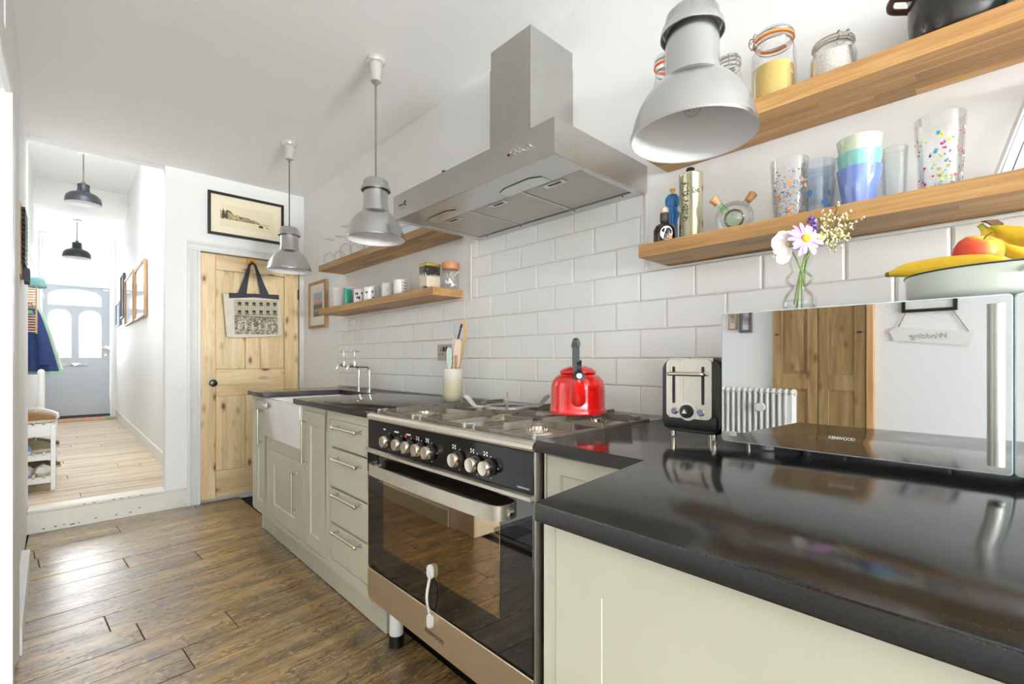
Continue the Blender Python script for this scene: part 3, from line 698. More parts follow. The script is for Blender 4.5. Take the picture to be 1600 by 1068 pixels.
def shaker(name, parent, y0, y1, z0, z1, fw=0.055, x=XF + 0.001, m=None, g=0.0022, d=0.007, f=0.004):
    y0 += g; y1 -= g; z0 += g; z1 -= g; b2 = BM(); m = m or SAGE
    loft(b2, [[(x + 0.019, y0, z0), (x + 0.019, y1, z0), (x + 0.019, y1, z1), (x + 0.019, y0, z1)], [(x + 0.001, y0, z0), (x + 0.001, y1, z0), (x + 0.001, y1, z1), (x + 0.001, y0, z1)],
              [(x, y0 + 0.001, z0 + 0.001), (x, y1 - 0.001, z0 + 0.001), (x, y1 - 0.001, z1 - 0.001), (x, y0 + 0.001, z1 - 0.001)]], cap1=False)
    i = [(x, y0 + fw, z0 + fw), (x, y1 - fw, z0 + fw), (x, y1 - fw, z1 - fw), (x, y0 + fw, z1 - fw)]
    k = [(x + d, y0 + fw + f, z0 + fw + f), (x + d, y1 - fw - f, z0 + fw + f), (x + d, y1 - fw - f, z1 - fw - f), (x + d, y0 + fw + f, z1 - fw - f)]
    o = [(x, y0 + 0.001, z0 + 0.001), (x, y1 - 0.001, z0 + 0.001), (x, y1 - 0.001, z1 - 0.001), (x, y0 + 0.001, z1 - 0.001)]
    loft(b2, [o, i, k], cap0=False, cap1=True); bmesh.ops.remove_doubles(b2, verts=b2.verts[:], dist=1e-5)
    return obj(name, b2, m, parent, ang=20)
def handle_v(parent, y, z0, z1, x=0.832):
    b2 = BM(); cyl(b2, (x, y, z0), (x, y, z1), 0.0058, seg=14)
    for z in (z0 + 0.012, z1 - 0.012):
        cyl(b2, (x, y, z - 0.007), (x, y, z + 0.007), 0.0078, seg=14); cyl(b2, (x, y, z), (XF + 0.001, y, z), 0.0045, seg=10); cyl(b2, (XF - 0.003, y, z), (XF + 0.001, y, z), 0.008, seg=12)
    return obj('handle', b2, NICKEL, parent)
def handle_h(parent, y0, y1, z, x=0.832):
    b2 = BM(); cyl(b2, (x, y0, z), (x, y1, z), 0.0058, seg=14)
    for y in (y0 + 0.012, y1 - 0.012):
        cyl(b2, (x, y - 0.007, z), (x, y + 0.007, z), 0.0078, seg=14); cyl(b2, (x, y, z), (XF + 0.001, y, z), 0.0045, seg=10); cyl(b2, (XF - 0.003, y, z), (XF + 0.001, y, z), 0.008, seg=12)
    return obj('handle', b2, NICKEL, parent)
CT = 0.871          # underside of the worktop
def unit(label, y0, y1, x1=1.478, ztop=CT):
    t = thing('base_cabinet', label, 'cabinet', (1.17, (y0 + y1) / 2, 0.0), 'sage green base cabinets')
    ybox('carcass', t, XF + 0.021, x1, y0, y1, 0.15, ztop, SAGE); return t
# narrow pull-out at the far end
u = unit('narrow sage cabinet at the far end of the worktop beside the sink', 3.052, 3.330)
face_frame(u, 3.052, 3.330, 0.15, CT, [(3.09, 3.29, 0.172, 0.846)])
d = shaker('door', u, 3.09, 3.29, 0.172, 0.846, 0.05); handle_v(d, 3.135, 0.585, 0.795)
b2 = BM(); prism(b2, [(XF, CT), (XF, 0.16), (XF + 0.055, 0.10), (XF + 0.055, 0.003), (1.478, 0.003), (1.478, CT)], 3.331, 3.349, axis=1); obj('end_panel', b2, SAGE, u)
ybox('plinth', u, 0.918, 0.936, 3.052, 3.330, 0.003, 0.149, SAGE)
# sink unit
u = thing('base_cabinet', 'sage sink cabinet with a square panelled door under the white sink', 'cabinet', (1.17, 2.76, 0.0), 'sage green base cabinets')
ybox('carcass', u, XF + 0.021, 1.478, 2.461, 3.050, 0.15, 0.605, SAGE)
face_frame(u, 2.461, 3.050, 0.15, 0.640, [(2.490, 3.012, 0.172, 0.575)])
d = shaker('door', u, 2.490, 3.012, 0.172, 0.575, 0.085); handle_v(d, 2.540, 0.305, 0.518)
ybox('plinth', u, 0.918, 0.936, 2.461, 3.050, 0.003, 0.149, SAGE)
# belfast sink
sk = thing('belfast_sink', 'white ceramic farmhouse sink set into the dark worktop', 'sink', (1.08, 2.76, 0.642))
sy0, sy1, sx0, sx1, sz0, sz1 = 2.463, 3.048, 0.846, 1.325, 0.643, 0.868
bm = BM(); w = 0.022
for a in ((sx0, sx0 + w, sy0, sy1, sz0, sz1), (sx1 - w, sx1, sy0, sy1, sz0, sz1), (sx0 + w, sx1 - w, sy0, sy0 + w, sz0, sz1), (sx0 + w, sx1 - w, sy1 - w, sy1, sz0, sz1), (sx0 + w, sx1 - w, sy0 + w, sy1 - w, sz0, sz0 + w)): box(bm, *a, 0.004, 2)
obj('basin', bm, WCER, sk)
bm = BM(); lathe(bm, [(0.035, sz0 + w), (0.035, sz0 + w + 0.003), (0.020, sz0 + w + 0.001), (0.0, sz0 + w + 0.001)], (1.08, 2.76, 0), 20); obj('plughole', bm, CHROME, sk)
# narrow tall-door cabinet
u = unit('narrow sage cabinet with a long bar handle between sink and drawers', 2.146, 2.459)
face_frame(u, 2.146, 2.459, 0.15, CT, [(2.172, 2.428, 0.172, 0.846)])
d = shaker('door', u, 2.172, 2.428, 0.172, 0.846, 0.068); handle_v(d, 2.392, 0.582, 0.803)
ybox('plinth', u, 0.918, 0.936, 2.146, 2.459, 0.003, 0.149, SAGE)
# drawers
u = unit('sage cabinet of four drawers beside the range cooker', 1.712, 2.144)
DR = [(0.708, 0.832), (0.527, 0.702), (0.367, 0.521), (0.200, 0.361)]
face_frame(u, 1.712, 2.144, 0.15, CT, [(1.745, 2.112, 0.200, 0.832)])
for z0, z1 in DR:
    b2 = BM(); box(b2, XF + 0.001, XF + 0.02, 1.7475, 2.1095, z0 + 0.002, z1 - 0.002, 0.0015); dd = obj('drawer', b2, SAGE, u)
    handle_h(dd, 1.790, 2.035, {0.708: 0.802, 0.527: 0.663, 0.367: 0.505, 0.200: 0.342}[z0])
ybox('plinth', u, 0.918, 0.936, 1.70, 2.144, 0.003, 0.149, SAGE)
# right of the range, and the peninsula
u = unit('pale sage cabinet in the corner right of the range cooker', 0.470, 0.792)
face_frame(u, 0.470, 0.792, 0.15, CT, [(0.478, 0.786, 0.16, 0.865)]); shaker('door', u, 0.478, 0.786, 0.16, 0.865, 0.042)
ybox('plinth', u, 0.918, 0.936, 0.470, 0.792, 0.003, 0.149, SAGE)
u = thing('peninsula_cabinet', 'cream sage panelled side of the peninsula in the right foreground', 'cabinet', (0.95, -0.2, 0.0), 'sage green base cabinets')
ybox('carcass', u, 0.522, 1.478, -0.95, 0.440, 0.003, CT, SAGE)
b2 = BM(); box(b2, 0.503, 0.522, 0.440, 0.466, 0.003, CT, 0.002); obj('corner_post', b2, SAGE, u)
b2 = BM(); box(b2, 0.522, 0.86, 0.442, 0.464, 0.003, CT, 0.002); obj('end_panel', b2, SAGE, u)
shaker('side_panel', u, -0.95, 0.4395, 0.003, CT - 0.001, 0.078, x=0.500, g=0.0008, d=0.0018, f=0.0006)
for o in list(u.children):
    if o.name.startswith('side_panel'): pass
# worktops
def honed(o):
    for f in o.data.polygons:
        if abs(f.normal.z) < 0.3: f.material_index = 1
    return o
wt = [(0.834, 1.703), (0.834, 2.520), (1.300, 2.520), (1.300, 3.040), (0.834, 3.040), (0.834, 3.362), (1.4825, 3.362), (1.4825, 1.703)]
bm = BM(); prism(bm, wt, CT + 0.0015, 0.90, bev=0.0025); tag(honed(obj('worktop', bm, [STONE, EDGEST], None, (1.16, 2.53, CT))), 'dark stone worktop with the sink cut-out, left of the range', 'worktop', 'dark stone worktops')
wt = [(0.834, 0.800), (0.832, 0.491), (0.4745, 0.457), (0.4745, -1.0), (1.4825, -1.0), (1.4825, 0.800)]
bm = BM(); prism(bm, wt, CT + 0.0015, 0.90, bev=0.003); tag(honed(obj('worktop', bm, [STONE, EDGEST], None, (0.98, 0, CT))), 'dark stone worktop of the peninsula in the right foreground', 'worktop', 'dark stone worktops')
# taps
def bib_tap(y, label):
    t = thing('bib_tap', label, 'tap', (1.40, y, 0.9005), 'pair of chrome taps at the sink')
    b2 = BM(); lathe(b2, [(0.019, 0.9005), (0.019, 0.906), (0.010, 0.910)], (1.40, y, 0), 20); obj('base_flange', b2, CHROME, t)
    b2 = BM(); tube(b2, smoothpath([(1.40, y, 0.905), (1.40, y, 1.0), (1.40, y, 1.030), (1.392, y, 1.048), (1.37, y, 1.054), (1.33, y, 1.054), (1.305, y, 1.056)], 5), 0.0085, 12); obj('pipe', b2, CHROME, t)
    b2 = BM(); tube(b2, smoothpath([(1.318, y, 1.056), (1.295, y, 1.060), (1.275, y, 1.066), (1.258, y, 1.056), (1.250, y, 1.036)], 5), 0.009, 12); obj('spout', b2, CHROME, t)
    b2 = BM(); lathe(b2, [(0.013, 1.055), (0.015, 1.075), (0.011, 1.088), (0.011, 1.098), (0.007, 1.105), (0.005, 1.13), (0.005, 1.148)], (1.299, y, 0), 16); obj('valve_body', b2, CHROME, t)
    b2 = BM()
    for a in (R(35), R(125)):
        dx, dy = math.cos(a) * 0.027, math.sin(a) * 0.027; cyl(b2, (1.299 - dx, y - dy, 1.150), (1.299 + dx, y + dy, 1.150), 0.0042, seg=10)
        for s in (-1, 1): sphere(b2, (1.299 + s * dx, y + s * dy, 1.150), 0.0062, 10)
    sphere(b2, (1.299, y, 1.152), 0.009, 12); obj('cross_handle', b2, CHROME, t)
bib_tap(2.965, 'chrome crosshead tap on a bent pipe, farther from the cooker')
bib_tap(2.812, 'chrome crosshead tap on a bent pipe, nearer the cooker')
# child latches
def latch(p0, p1, label, wdir, nrm):
    p0, p1, n = Vector(p0), Vector(p1), Vector(nrm); t = thing('safety_latch', label, 'latch', (p0 + p1) / 2)
    ax = (p1 - p0).normalized(); wd = Vector(wdir)
    for p in (p0, p1):
        b2 = BM(); 
        def ring(h, s): return [p + n * h + wd * x * s + ax * z * s for x, z in rrect(0, 0, 0.027, 0.044, 0.0132, 5)]
        loft(b2, [ring(0.0006, 0.94), ring(0.004, 1.0), ring(0.010, 1.0), ring(0.013, 0.9)]); obj('pad', b2, WPLA, t)
    b2 = BM(); mid = (p0 + p1) / 2; strip(b2, smoothpath([p0 + n * 0.008 + ax * 0.018, p0 + n * 0.012 + ax * 0.03, mid + n * 0.020, p1 + n * 0.012 - ax * 0.03, p1 + n * 0.008 - ax * 0.018], 4), 0.012, 0.002, wd); obj('strap', b2, WPLA, t)
# ============================================================ RANGE COOKER
ry0, ry1, rx = 0.808, 1.697, 0.836
rg = thing('range_cooker', 'wide black and steel range cooker between the worktops', 'cooker', (1.15, 1.2525, 0.0))
bm = BM(); box(bm, rx + 0.026, 1.44, ry0, ry1, 0.165, 0.868, 0.003); obj('body', bm, BLACKE, rg)
bm = BM()   # hob plate: bull-nosed steel front and shallow well
prism(bm, [(rx + 0.020, 0.869), (rx + 0.002, 0.869), (rx - 0.002, 0.875), (rx - 0.002, 0.884), (rx + 0.004, 0.892), (rx + 0.012, 0.894), (rx + 0.022, 0.894), (rx + 0.027, 0.887), (1.425, 0.887), (1.430, 0.898), (1.445, 0.898), (1.445, 0.869)], ry0, ry1, axis=1)
hob = obj('hob_plate', bm, STEELW, rg, ang=30)
bm = BM(); box(bm, rx + 0.003, rx + 0.025, ry0 + 0.001, ry1, 0.762, 0.868, 0.002); obj('control_panel', bm, BLACKG, rg)
bm = BM(); prism(bm, [(rx - 0.012, 0.748), (rx - 0.012, 0.757), (rx - 0.004, 0.761), (rx + 0.025, 0.761), (rx + 0.025, 0.748)], ry0 - 0.001, ry1 + 0.001, axis=1); obj('trim_strip', bm, STEELW, rg)
dr = None
bm = BM(); box(bm, rx + 0.002, rx + 0.025, ry0 + 0.001, ry1, 0.306, 0.746, 0.003); dr = obj('oven_door', bm, BLACKD, rg)
WIN, _nt, _b = newmat('oven_window_glass'); _b.inputs['Base Color'].default_value = lin((164, 144, 116)); _b.inputs['Roughness'].default_value = 0.02; _b.inputs['Metallic'].default_value = 1.0
bm = BM(); box(bm, rx + 0.0008, rx + 0.003, 0.933, 1.572, 0.405, 0.668, 0.0005); obj('oven_window', bm, WIN, dr)
bm = BM(); hp = smoothpath([(rx + 0.006, 1.622, 0.700), (rx - 0.030, 1.612, 0.700), (rx - 0.044, 1.57, 0.700), (rx - 0.048, 1.40, 0.700), (rx - 0.049, 1.26, 0.700), (rx - 0.048, 1.10, 0.700), (rx - 0.044, 0.96, 0.700), (rx - 0.030, 0.906, 0.700), (rx + 0.006, 0.893, 0.700)], 7)
strip(bm, hp, 0.040, 0.005, (0, 0, 1)); obj('handle', bm, STEELW, dr)
for y in (1.618, 0.897):
    b2 = BM(); cyl(b2, (rx + 0.004, y, 0.700), (rx - 0.006, y, 0.700), 0.012, seg=14); obj('handle_mount', b2, CHROME, dr)
bm = BM()
for k in range(8): box(bm, rx - 0.0004, rx + 0.003, 1.690 - 0.011 * k, 1.695 - 0.011 * k, 0.672, 0.742)
obj('side_vent', bm, BLACKP, dr)
bm = BM(); box(bm, rx + 0.001, rx + 0.025, ry0 + 0.001, ry1, 0.182, 0.300, 0.002); dw = obj('storage_drawer', bm, steel('bronzed_steel', (214, 198, 172), 0.42), rg)
text('lettering', 'KENWOOD', 0.0195, (rx + 0.0008, 1.243, 0.226), dw, PRINTK)
text('lettering', 'MADE IN ITALY', 0.0066, (rx + 0.0025, 0.845, 0.7725), rg, PRINTW)
for y in (ry0, ry1):
    b2 = BM(); box(b2, rx + 0.004, rx + 0.03, min(y, y + (0.006 if y == ry0 else -0.006)) - 0.0065 * (y == ry0) , max(y, y - 0.0) + 0.0, 0.185, 0.868); obj('side_strip', b2, STEELV, rg)
for y in (0.87, 1.615):
    b2 = BM(); cyl(b2, (0.915, y, 0.045), (0.915, y, 0.170), 0.027, seg=20); f = obj('leg', b2, plain('leg_sleeve', (226, 226, 226), 0.4), rg)
    b2 = BM(); cyl(b2, (0.915, y, 0.002), (0.915, y, 0.046), 0.0285, seg=20); obj('foot', b2, BLACKP, f)
    b2 = BM(); cyl(b2, (1.38, y, 0.002), (1.38, y, 0.170), 0.027, seg=16); obj('leg', b2, BLACKP, rg)
KY = [1.532, 1.446, 1.383, 1.319, 1.259, 1.113, 1.030, 0.972]
for i, y in enumerate(KY):
    b2 = BM(); lathe(b2, [(0.024, -0.001), (0.024, 0.008), (0.0215, 0.010)], (rx + 0.003, y, 0.805), 24, (-1, 0, 0)); k = obj('knob', b2, BLACKP, rg)
    b2 = BM(); lathe(b2, [(0.0205, 0.009), (0.0212, 0.013), (0.0205, 0.029), (0.0185, 0.032), (0.012, 0.0315), (0.0, 0.0312)], (rx + 0.003, y, 0.805), 28, (-1, 0, 0)); obj('knob_cap', b2, NICKEL, k)
bm = BM()
for y, n in ((1.566, 1), (1.48, 2), (1.40, 2)):
    w = 0.008 if n == 1 else 0.014; box(bm, rx + 0.0022, rx + 0.0034, y - w, y + w, 0.841, 0.846)
for y in (1.342, 1.284, 1.139, 1.052, 0.993):
    for dy in (-0.0075, 0.0045):
        for dz in (-0.0065, 0.0015): box(bm, rx + 0.0022, rx + 0.0034, y + dy, y + dy + 0.0042, 0.838 + dz, 0.8425 + dz)
    box(bm, rx + 0.0022, rx + 0.0034, y - 0.003, y + 0.003, 0.8368, 0.8388)
for y in KY:
    for dy, dz in ((0.0, 0.028), (0.0, -0.031), (-0.030, 0.0)): box(bm, rx + 0.0022, rx + 0.0034, y + dy - 0.0013, y + dy + 0.0013, 0.805 + dz - 0.0015, 0.805 + dz + 0.0015)
obj('panel_marks', bm, PRINTW, rg)['kind'] = 'stuff'
bm = BM(); lathe(bm, [(0.006, 0), (0.006, 0.003), (0.0, 0.0045)], (rx + 0.003, 1.413, 0.838), 16, (-1, 0, 0)); obj('indicator_lamp', bm, REDL, rg)
# burners and pan supports
def burner(x, y, r, name='burner'):
    b2 = BM(); lathe(b2, [(r * 1.25, 0.8872), (r * 1.25, 0.890), (r, 0.892), (r, 0.903), (r * 0.93, 0.906)], (x, y, 0), 28)
    for k in range(20):
        a = 2 * math.pi * k / 20; cyl(b2, (x + r * 0.97 * math.cos(a), y + r * 0.97 * math.sin(a), 0.891), (x + r * 0.97 * math.cos(a), y + r * 0.97 * math.sin(a), 0.9045), 0.0028, seg=6)
    b = obj(name, b2, NICKEL, rg)
    b2 = BM(); lathe(b2, [(r * 0.98, 0.906), (r * 1.0, 0.909), (r * 0.9, 0.913), (r * 0.3, 0.914), (0, 0.914)], (x, y, 0), 28); obj('burner_cap', b2, IRON, b)
for x, y, r in ((1.00, 1.545, 0.036), (1.29, 1.545, 0.028), (1.01, 0.960, 0.030), (1.29, 0.960, 0.036)): burner(x, y, r)
b2 = BM(); lathe(b2, [(0.075, 0.8872), (0.075, 0.891), (0.058, 0.893), (0.058, 0.907), (0.036, 0.907), (0.036, 0.893), (0.0, 0.893)], (1.16, 1.2525, 0), 36); wb = obj('burner', b2, NICKEL, rg)
b2 = BM(); lathe(b2, [(0.060, 0.907), (0.062, 0.911), (0.048, 0.916), (0.036, 0.912), (0.036, 0.908)], (1.16, 1.2525, 0), 36, cap=False); obj('burner_ring', b2, IRON, wb)
b2 = BM(); lathe(b2, [(0.026, 0.895), (0.026, 0.909), (0.02, 0.913), (0, 0.914)], (1.16, 1.2525, 0), 24); obj('burner_cap', b2, IRON, wb)
def bar(b2, x0, y0, x1, y1, z0=0.898, z1=0.912, w=0.010):
    d_ = Vector((x1 - x0, y1 - y0, 0)); n_ = Vector((-d_.y, d_.x, 0)).normalized() * w / 2
    a = [(x0 + n_.x, y0 + n_.y), (x1 + n_.x, y1 + n_.y), (x1 - n_.x, y1 - n_.y), (x0 - n_.x, y0 - n_.y)]
    prism(b2, a, z0, z1, bev=0.0018, seg=1)
def grate(y0, y1, centres, wok=False):
    b2 = BM(); xa, xb = rx + 0.036, 1.410
    lp = [(x, y, 0.897) for x, y in rrect((xa + xb) / 2, (y0 + y1) / 2, xb - xa, y1 - y0, 0.028, 4)]
    rings = []
    n = len(lp)
    for i in range(n):
        p = Vector(lp[i]); q = Vector(lp[(i + 1) % n]); o = Vector(lp[i - 1]); tg = (q - o).normalized(); nn = Vector((-tg.y, tg.x, 0)) * 0.0055
        rings.append([p + nn + Vector((0, 0, 0.006)), p - nn + Vector((0, 0, 0.006)), p - nn - Vector((0, 0, 0.006)), p + nn - Vector((0, 0, 0.006))])
    loft(b2, rings, closed=True)
    g = obj('pan_support', b2, IRON, rg, ang=30)
    b2 = BM()
    if not wok: bar(b2, (xa + xb) / 2, y0 + 0.003, (xa + xb) / 2, y1 - 0.003)
    for cx, cy in centres:
        ym0, ym1 = y0 + 0.003, y1 - 0.003
        r0 = 0.062 if wok else 0.022
        xs0 = xa + 0.004 if cx < 1.15 or wok else (xa + xb) / 2; xs1 = (xa + xb) / 2 if cx < 1.15 and not wok else xb - 0.004
        for (x0, y0_, x1, y1_) in ((cx, ym0, cx, cy - r0), (cx, ym1, cx, cy + r0), (xs0, cy, cx - r0, cy), (xs1, cy, cx + r0, cy)):
            bar(b2, x0, y0_, x1, y1_, 0.901, 0.9235, 0.009)
    obj('fingers', b2, IRON, g, ang=30)
    for x in (xa - 0.001, xb - 0.0):
        for y in (y0 + 0.022, y1 - 0.022):
            b2 = BM(); lathe(b2, [(0.008, 0.8875), (0.007, 0.900), (0.006, 0.906), (0.003, 0.909)], (x, y, 0), 12); obj('rubber_foot', b2, IRONL, g)
    for x, sx in ((xa, 1), (xb, -1)):          # broad flattened corners of the casting
        for y, sy in ((y0, 1), (y1, -1)):
            b2 = BM(); prism(b2, [(x + sx * 0.004, y + sy * 0.05), (x + sx * 0.004, y + sy * 0.020), (x + sx * 0.020, y + sy * 0.004), (x + sx * 0.05, y + sy * 0.004), (x + sx * 0.03, y + sy * 0.018), (x + sx * 0.018, y + sy * 0.03)], 0.9005, 0.908, bev=0.002, seg=1)
            obj('corner_pad', b2, IRONL, g)
grate(1.400, 1.690, ((1.00, 1.545), (1.29, 1.545))); grate(1.108, 1.396, ((1.16, 1.2525),), True); grate(0.815, 1.104, ((1.01, 0.960), (1.29, 0.960)))
wk = thing('wok_ring', 'grey cast iron wok ring with leaf-shaped arms on the middle burner', 'wok ring', (1.16, 1.2525, 0.924))
b2 = BM(); lathe(b2, [(0.084, 0.9245), (0.084, 0.931), (0.079, 0.933), (0.066, 0.933), (0.064, 0.928), (0.068, 0.9245)], (1.16, 1.2525, 0), 40, cap=False); obj('ring', b2, IRONL, wk)
for a in (R(47), R(137), R(227), R(317)):
    c, s = math.cos(a), math.sin(a); b2 = BM(); base = Vector((1.16 + 0.086 * c, 1.2525 + 0.086 * s, 0.929)); out = Vector((c, s, 0)); sd = Vector((-s, c, 0)) * 0.0035
    prof = [(-0.010, -0.004), (0.030, -0.003), (0.044, 0.004), (0.072, 0.036), (0.066, 0.043), (0.050, 0.036), (0.034, 0.016), (0.026, 0.004), (-0.010, 0.002)]
    loft(b2, [[base + out * x + Vector((0, 0, z)) + sd for x, z in prof], [base + out * x + Vector((0, 0, z)) - sd for x, z in prof]]); obj('arm', b2, IRONL, wk)
latch((rx + 0.0005, 1.254, 0.428), (rx + 0.0005, 1.254, 0.272), 'white child safety strap across the oven door and drawer', (0, 1, 0), (-1, 0, 0))
latch((XF - 0.0005, 3.085, 0.829), (XF - 0.016, 2.985, 0.829), 'small white safety latch between the end cabinet and the sink', (0, 0, 1), (-1, 0, 0))
# ============================================================ COOKER HOOD
hy0, hy1, hx, hz0, hz1 = 0.877, 1.777, 0.994, 1.683, 1.785
hd = thing('cooker_hood', 'brushed steel chimney cooker hood above the range', 'cooker hood', (1.24, 1.327, 1.683))
bm = BM(); prism(bm, [(hx, hz0), (hx, hz1), (1.4895, hz1), (1.4895, hz1 - 0.006), (hx + 0.008, hz1 - 0.006), (hx + 0.008, hz0)], hy0, hy1, axis=1)
for y in (hy0, hy1 - 0.008): box(bm, hx + 0.008, 1.4895, y, y + 0.008, hz0, hz1 - 0.006)
obj('canopy', bm, STEEL, hd, ang=20)
bm = BM(); box(bm, hx + 0.008, 1.150, hy0 + 0.008, hy1 - 0.008, hz0 + 0.003, hz0 + 0.010); box(bm, 1.437, 1.4895, hy0 + 0.008, hy1 - 0.008, hz0 + 0.002, hz0 + 0.010)
for y in (hy0 + 0.008, hy1 - 0.026): box(bm, 1.150, 1.437, y, y + 0.018, hz0 + 0.002, hz0 + 0.010)
obj('underside_frame', bm, plain('underside_steel', (200, 200, 200), 0.3, 1.0), hd)
fy = [hy0 + 0.028, 1.1745, 1.4685, hy1 - 0.028]
for a, c in zip(fy[:-1], fy[1:]):
    b2 = BM(); box(b2, 1.157, 1.432, a + 0.005, c - 0.005, hz0 + 0.006, hz0 + 0.014, 0.002); f = obj('grease_filter', b2, MESHM, hd)
    b2 = BM(); ym = (a + c) / 2; 
    for q in ((1.164, 1.172), (1.186, 1.194)): box(b2, *q, ym - 0.045, ym + 0.045, hz0 + 0.003, hz0 + 0.007)
    box(b2, 1.172, 1.186, ym - 0.045, ym - 0.028, hz0 + 0.003, hz0 + 0.007); box(b2, 1.172, 1.186, ym + 0.028, ym + 0.045, hz0 + 0.003, hz0 + 0.007); obj('filter_latch', b2, ALU, f)
    b2 = BM(); box(b2, 1.172, 1.186, ym - 0.028, ym + 0.028, hz0 + 0.0055, hz0 + 0.0065); obj('latch_slot', b2, BLACKP, f)
for y in fy:
    b2 = BM(); box(b2, 1.150, 1.440, y - 0.0045, y + 0.0045, hz0 + 0.0035, hz0 + 0.008); obj('filter_divider', b2, ALU, hd)
for yc in (1.125, 1.585):
    b2 = BM(); pl = [(1.148, yc - 0.10), (1.148, yc + 0.10), (1.10, yc + 0.10), (1.085, yc + 0.06), (1.08, yc - 0.06), (1.10, yc - 0.10)]
    prism(b2, pl, hz0 + 0.0012, hz0 + 0.0032, bev=0.0006, seg=1); lc = obj('lamp_cover', b2, ALU, hd)
    b2 = BM(); tube(b2, [(x, y, hz0 + 0.0022) for x, y in pl[2:]], 0.0014, 6); obj('cover_gap', b2, BLACKP, lc)
bm = BM()
for x in (1.445,):
    for y in (0.95, 1.17, 1.47, 1.70): lathe(bm, [(0.004, 0), (0.003, 0.002), (0, 0.0025)], (x, y, hz0 + 0.002), 10, (0, 0, -1))
obj('screws', bm, BLACKP, hd)
bm = BM(); prism(bm, [(1.243, 1.214), (1.243, 1.445), (1.4895, 1.445), (1.4895, 1.214)], hz1 + 0.0005, 2.272)
obj('lower_duct', bm, STEELV, hd, ang=20)
bm = BM(); prism(bm, [(1.2455, 1.2165), (1.2455, 1.4425), (1.4895, 1.4425), (1.4895, 1.2165)], 2.272, 2.345); obj('upper_duct', bm, STEELV, hd, ang=20)
bm = BM(); box(bm, 1.455, 1.475, 1.2155, 1.217, 2.30, 2.345); 
bm.free()
for y in (1.048, 1.029, 1.010, 0.992, 0.974):
    b2 = BM(); cyl(b2, (hx - 0.009, y, 1.735), (hx + 0.001, y, 1.735), 0.0055, seg=14); obj('button', b2, CHROME, hd)
bm = BM(); cyl(bm, (hx - 0.003, 1.066, 1.735), (hx + 0.001, 1.066, 1.735), 0.004, seg=12); obj('indicator_lamp', bm, plain('dark_red_lens', (110, 16, 20), 0.2), hd)
text('lettering', 'FAGOR', 0.011, (hx - 0.0003, 1.718, 1.7355), hd, PRINTK)
bm = BM(); tube(bm, [(hx - 0.0004, 1.683 + 0.0075 * math.cos(a), 1.7365 + 0.0085 * math.sin(a)) for a in (R(-140 + 28 * k) for k in range(11))], 0.0022, 6, rs=[0.0008 + 0.0004 * k if k < 6 else 0.0028 - 0.0002 * (k - 6) for k in range(11)]); obj('maker_mark', bm, PRINTK, hd)
bm = BM(); box(bm, hx - 0.0003, hx + 0.0005, 1.690, 1.735, 1.7195, 1.7215); obj('small_print', bm, plain('grey_print', (110, 108, 106), 0.5), hd)
# ============================================================ OAK SHELVES
XS0, XS1 = 1.302, 1.4885
def shelf(label, y0, y1, z0, z1, seed):
    t = thing('wall_shelf', label, 'shelf', (1.395, (y0 + y1) / 2, z0), 'oak stave shelves on the range wall')
    rnd = random.Random(seed); edges = [XS0, XS0 + 0.040, XS0 + 0.078, XS0 + 0.116, XS0 + 0.152, XS1]
    for i, (a, b) in enumerate(zip(edges[:-1], edges[1:])):
        cuts = [y0]
        if i > 0:
            y = y0 + rnd.uniform(0.12, 0.4)
            while y < y1 - 0.12: cuts.append(y); y += rnd.uniform(0.25, 0.5)
        cuts.append(y1)
        for c, d in zip(cuts[:-1], cuts[1:]):
            b2 = BM(); dz = 0 if i == 0 else rnd.uniform(0, 0.0006); box(b2, a, b, c, d, z0 + dz, z1, 0.0006); o = obj('stave', b2, OAK, t)
            off = Vector((a, (c + d) / 2, z0)); 
            for v in o.data.vertices: v.co -= off - origin_of(t)
            o.location = off - origin_of(t)
    return t
shelf('lower oak shelf right of the hood with coloured tumblers', -0.55, 0.797, 1.419, 1.459, 1)
shelf('upper oak shelf at top right with storage jars', -0.55, 0.797, 1.738, 1.780, 2)
shelf('lower oak shelf left of the hood with mugs and tins', 1.945, 3.402, 1.419, 1.459, 3)
shelf('upper oak shelf left of the hood with upturned wine glasses', 1.945, 3.402, 1.731, 1.771, 4)
ZL, ZU = 1.4595, 1.7805          # tops of the lower shelves / right upper shelf
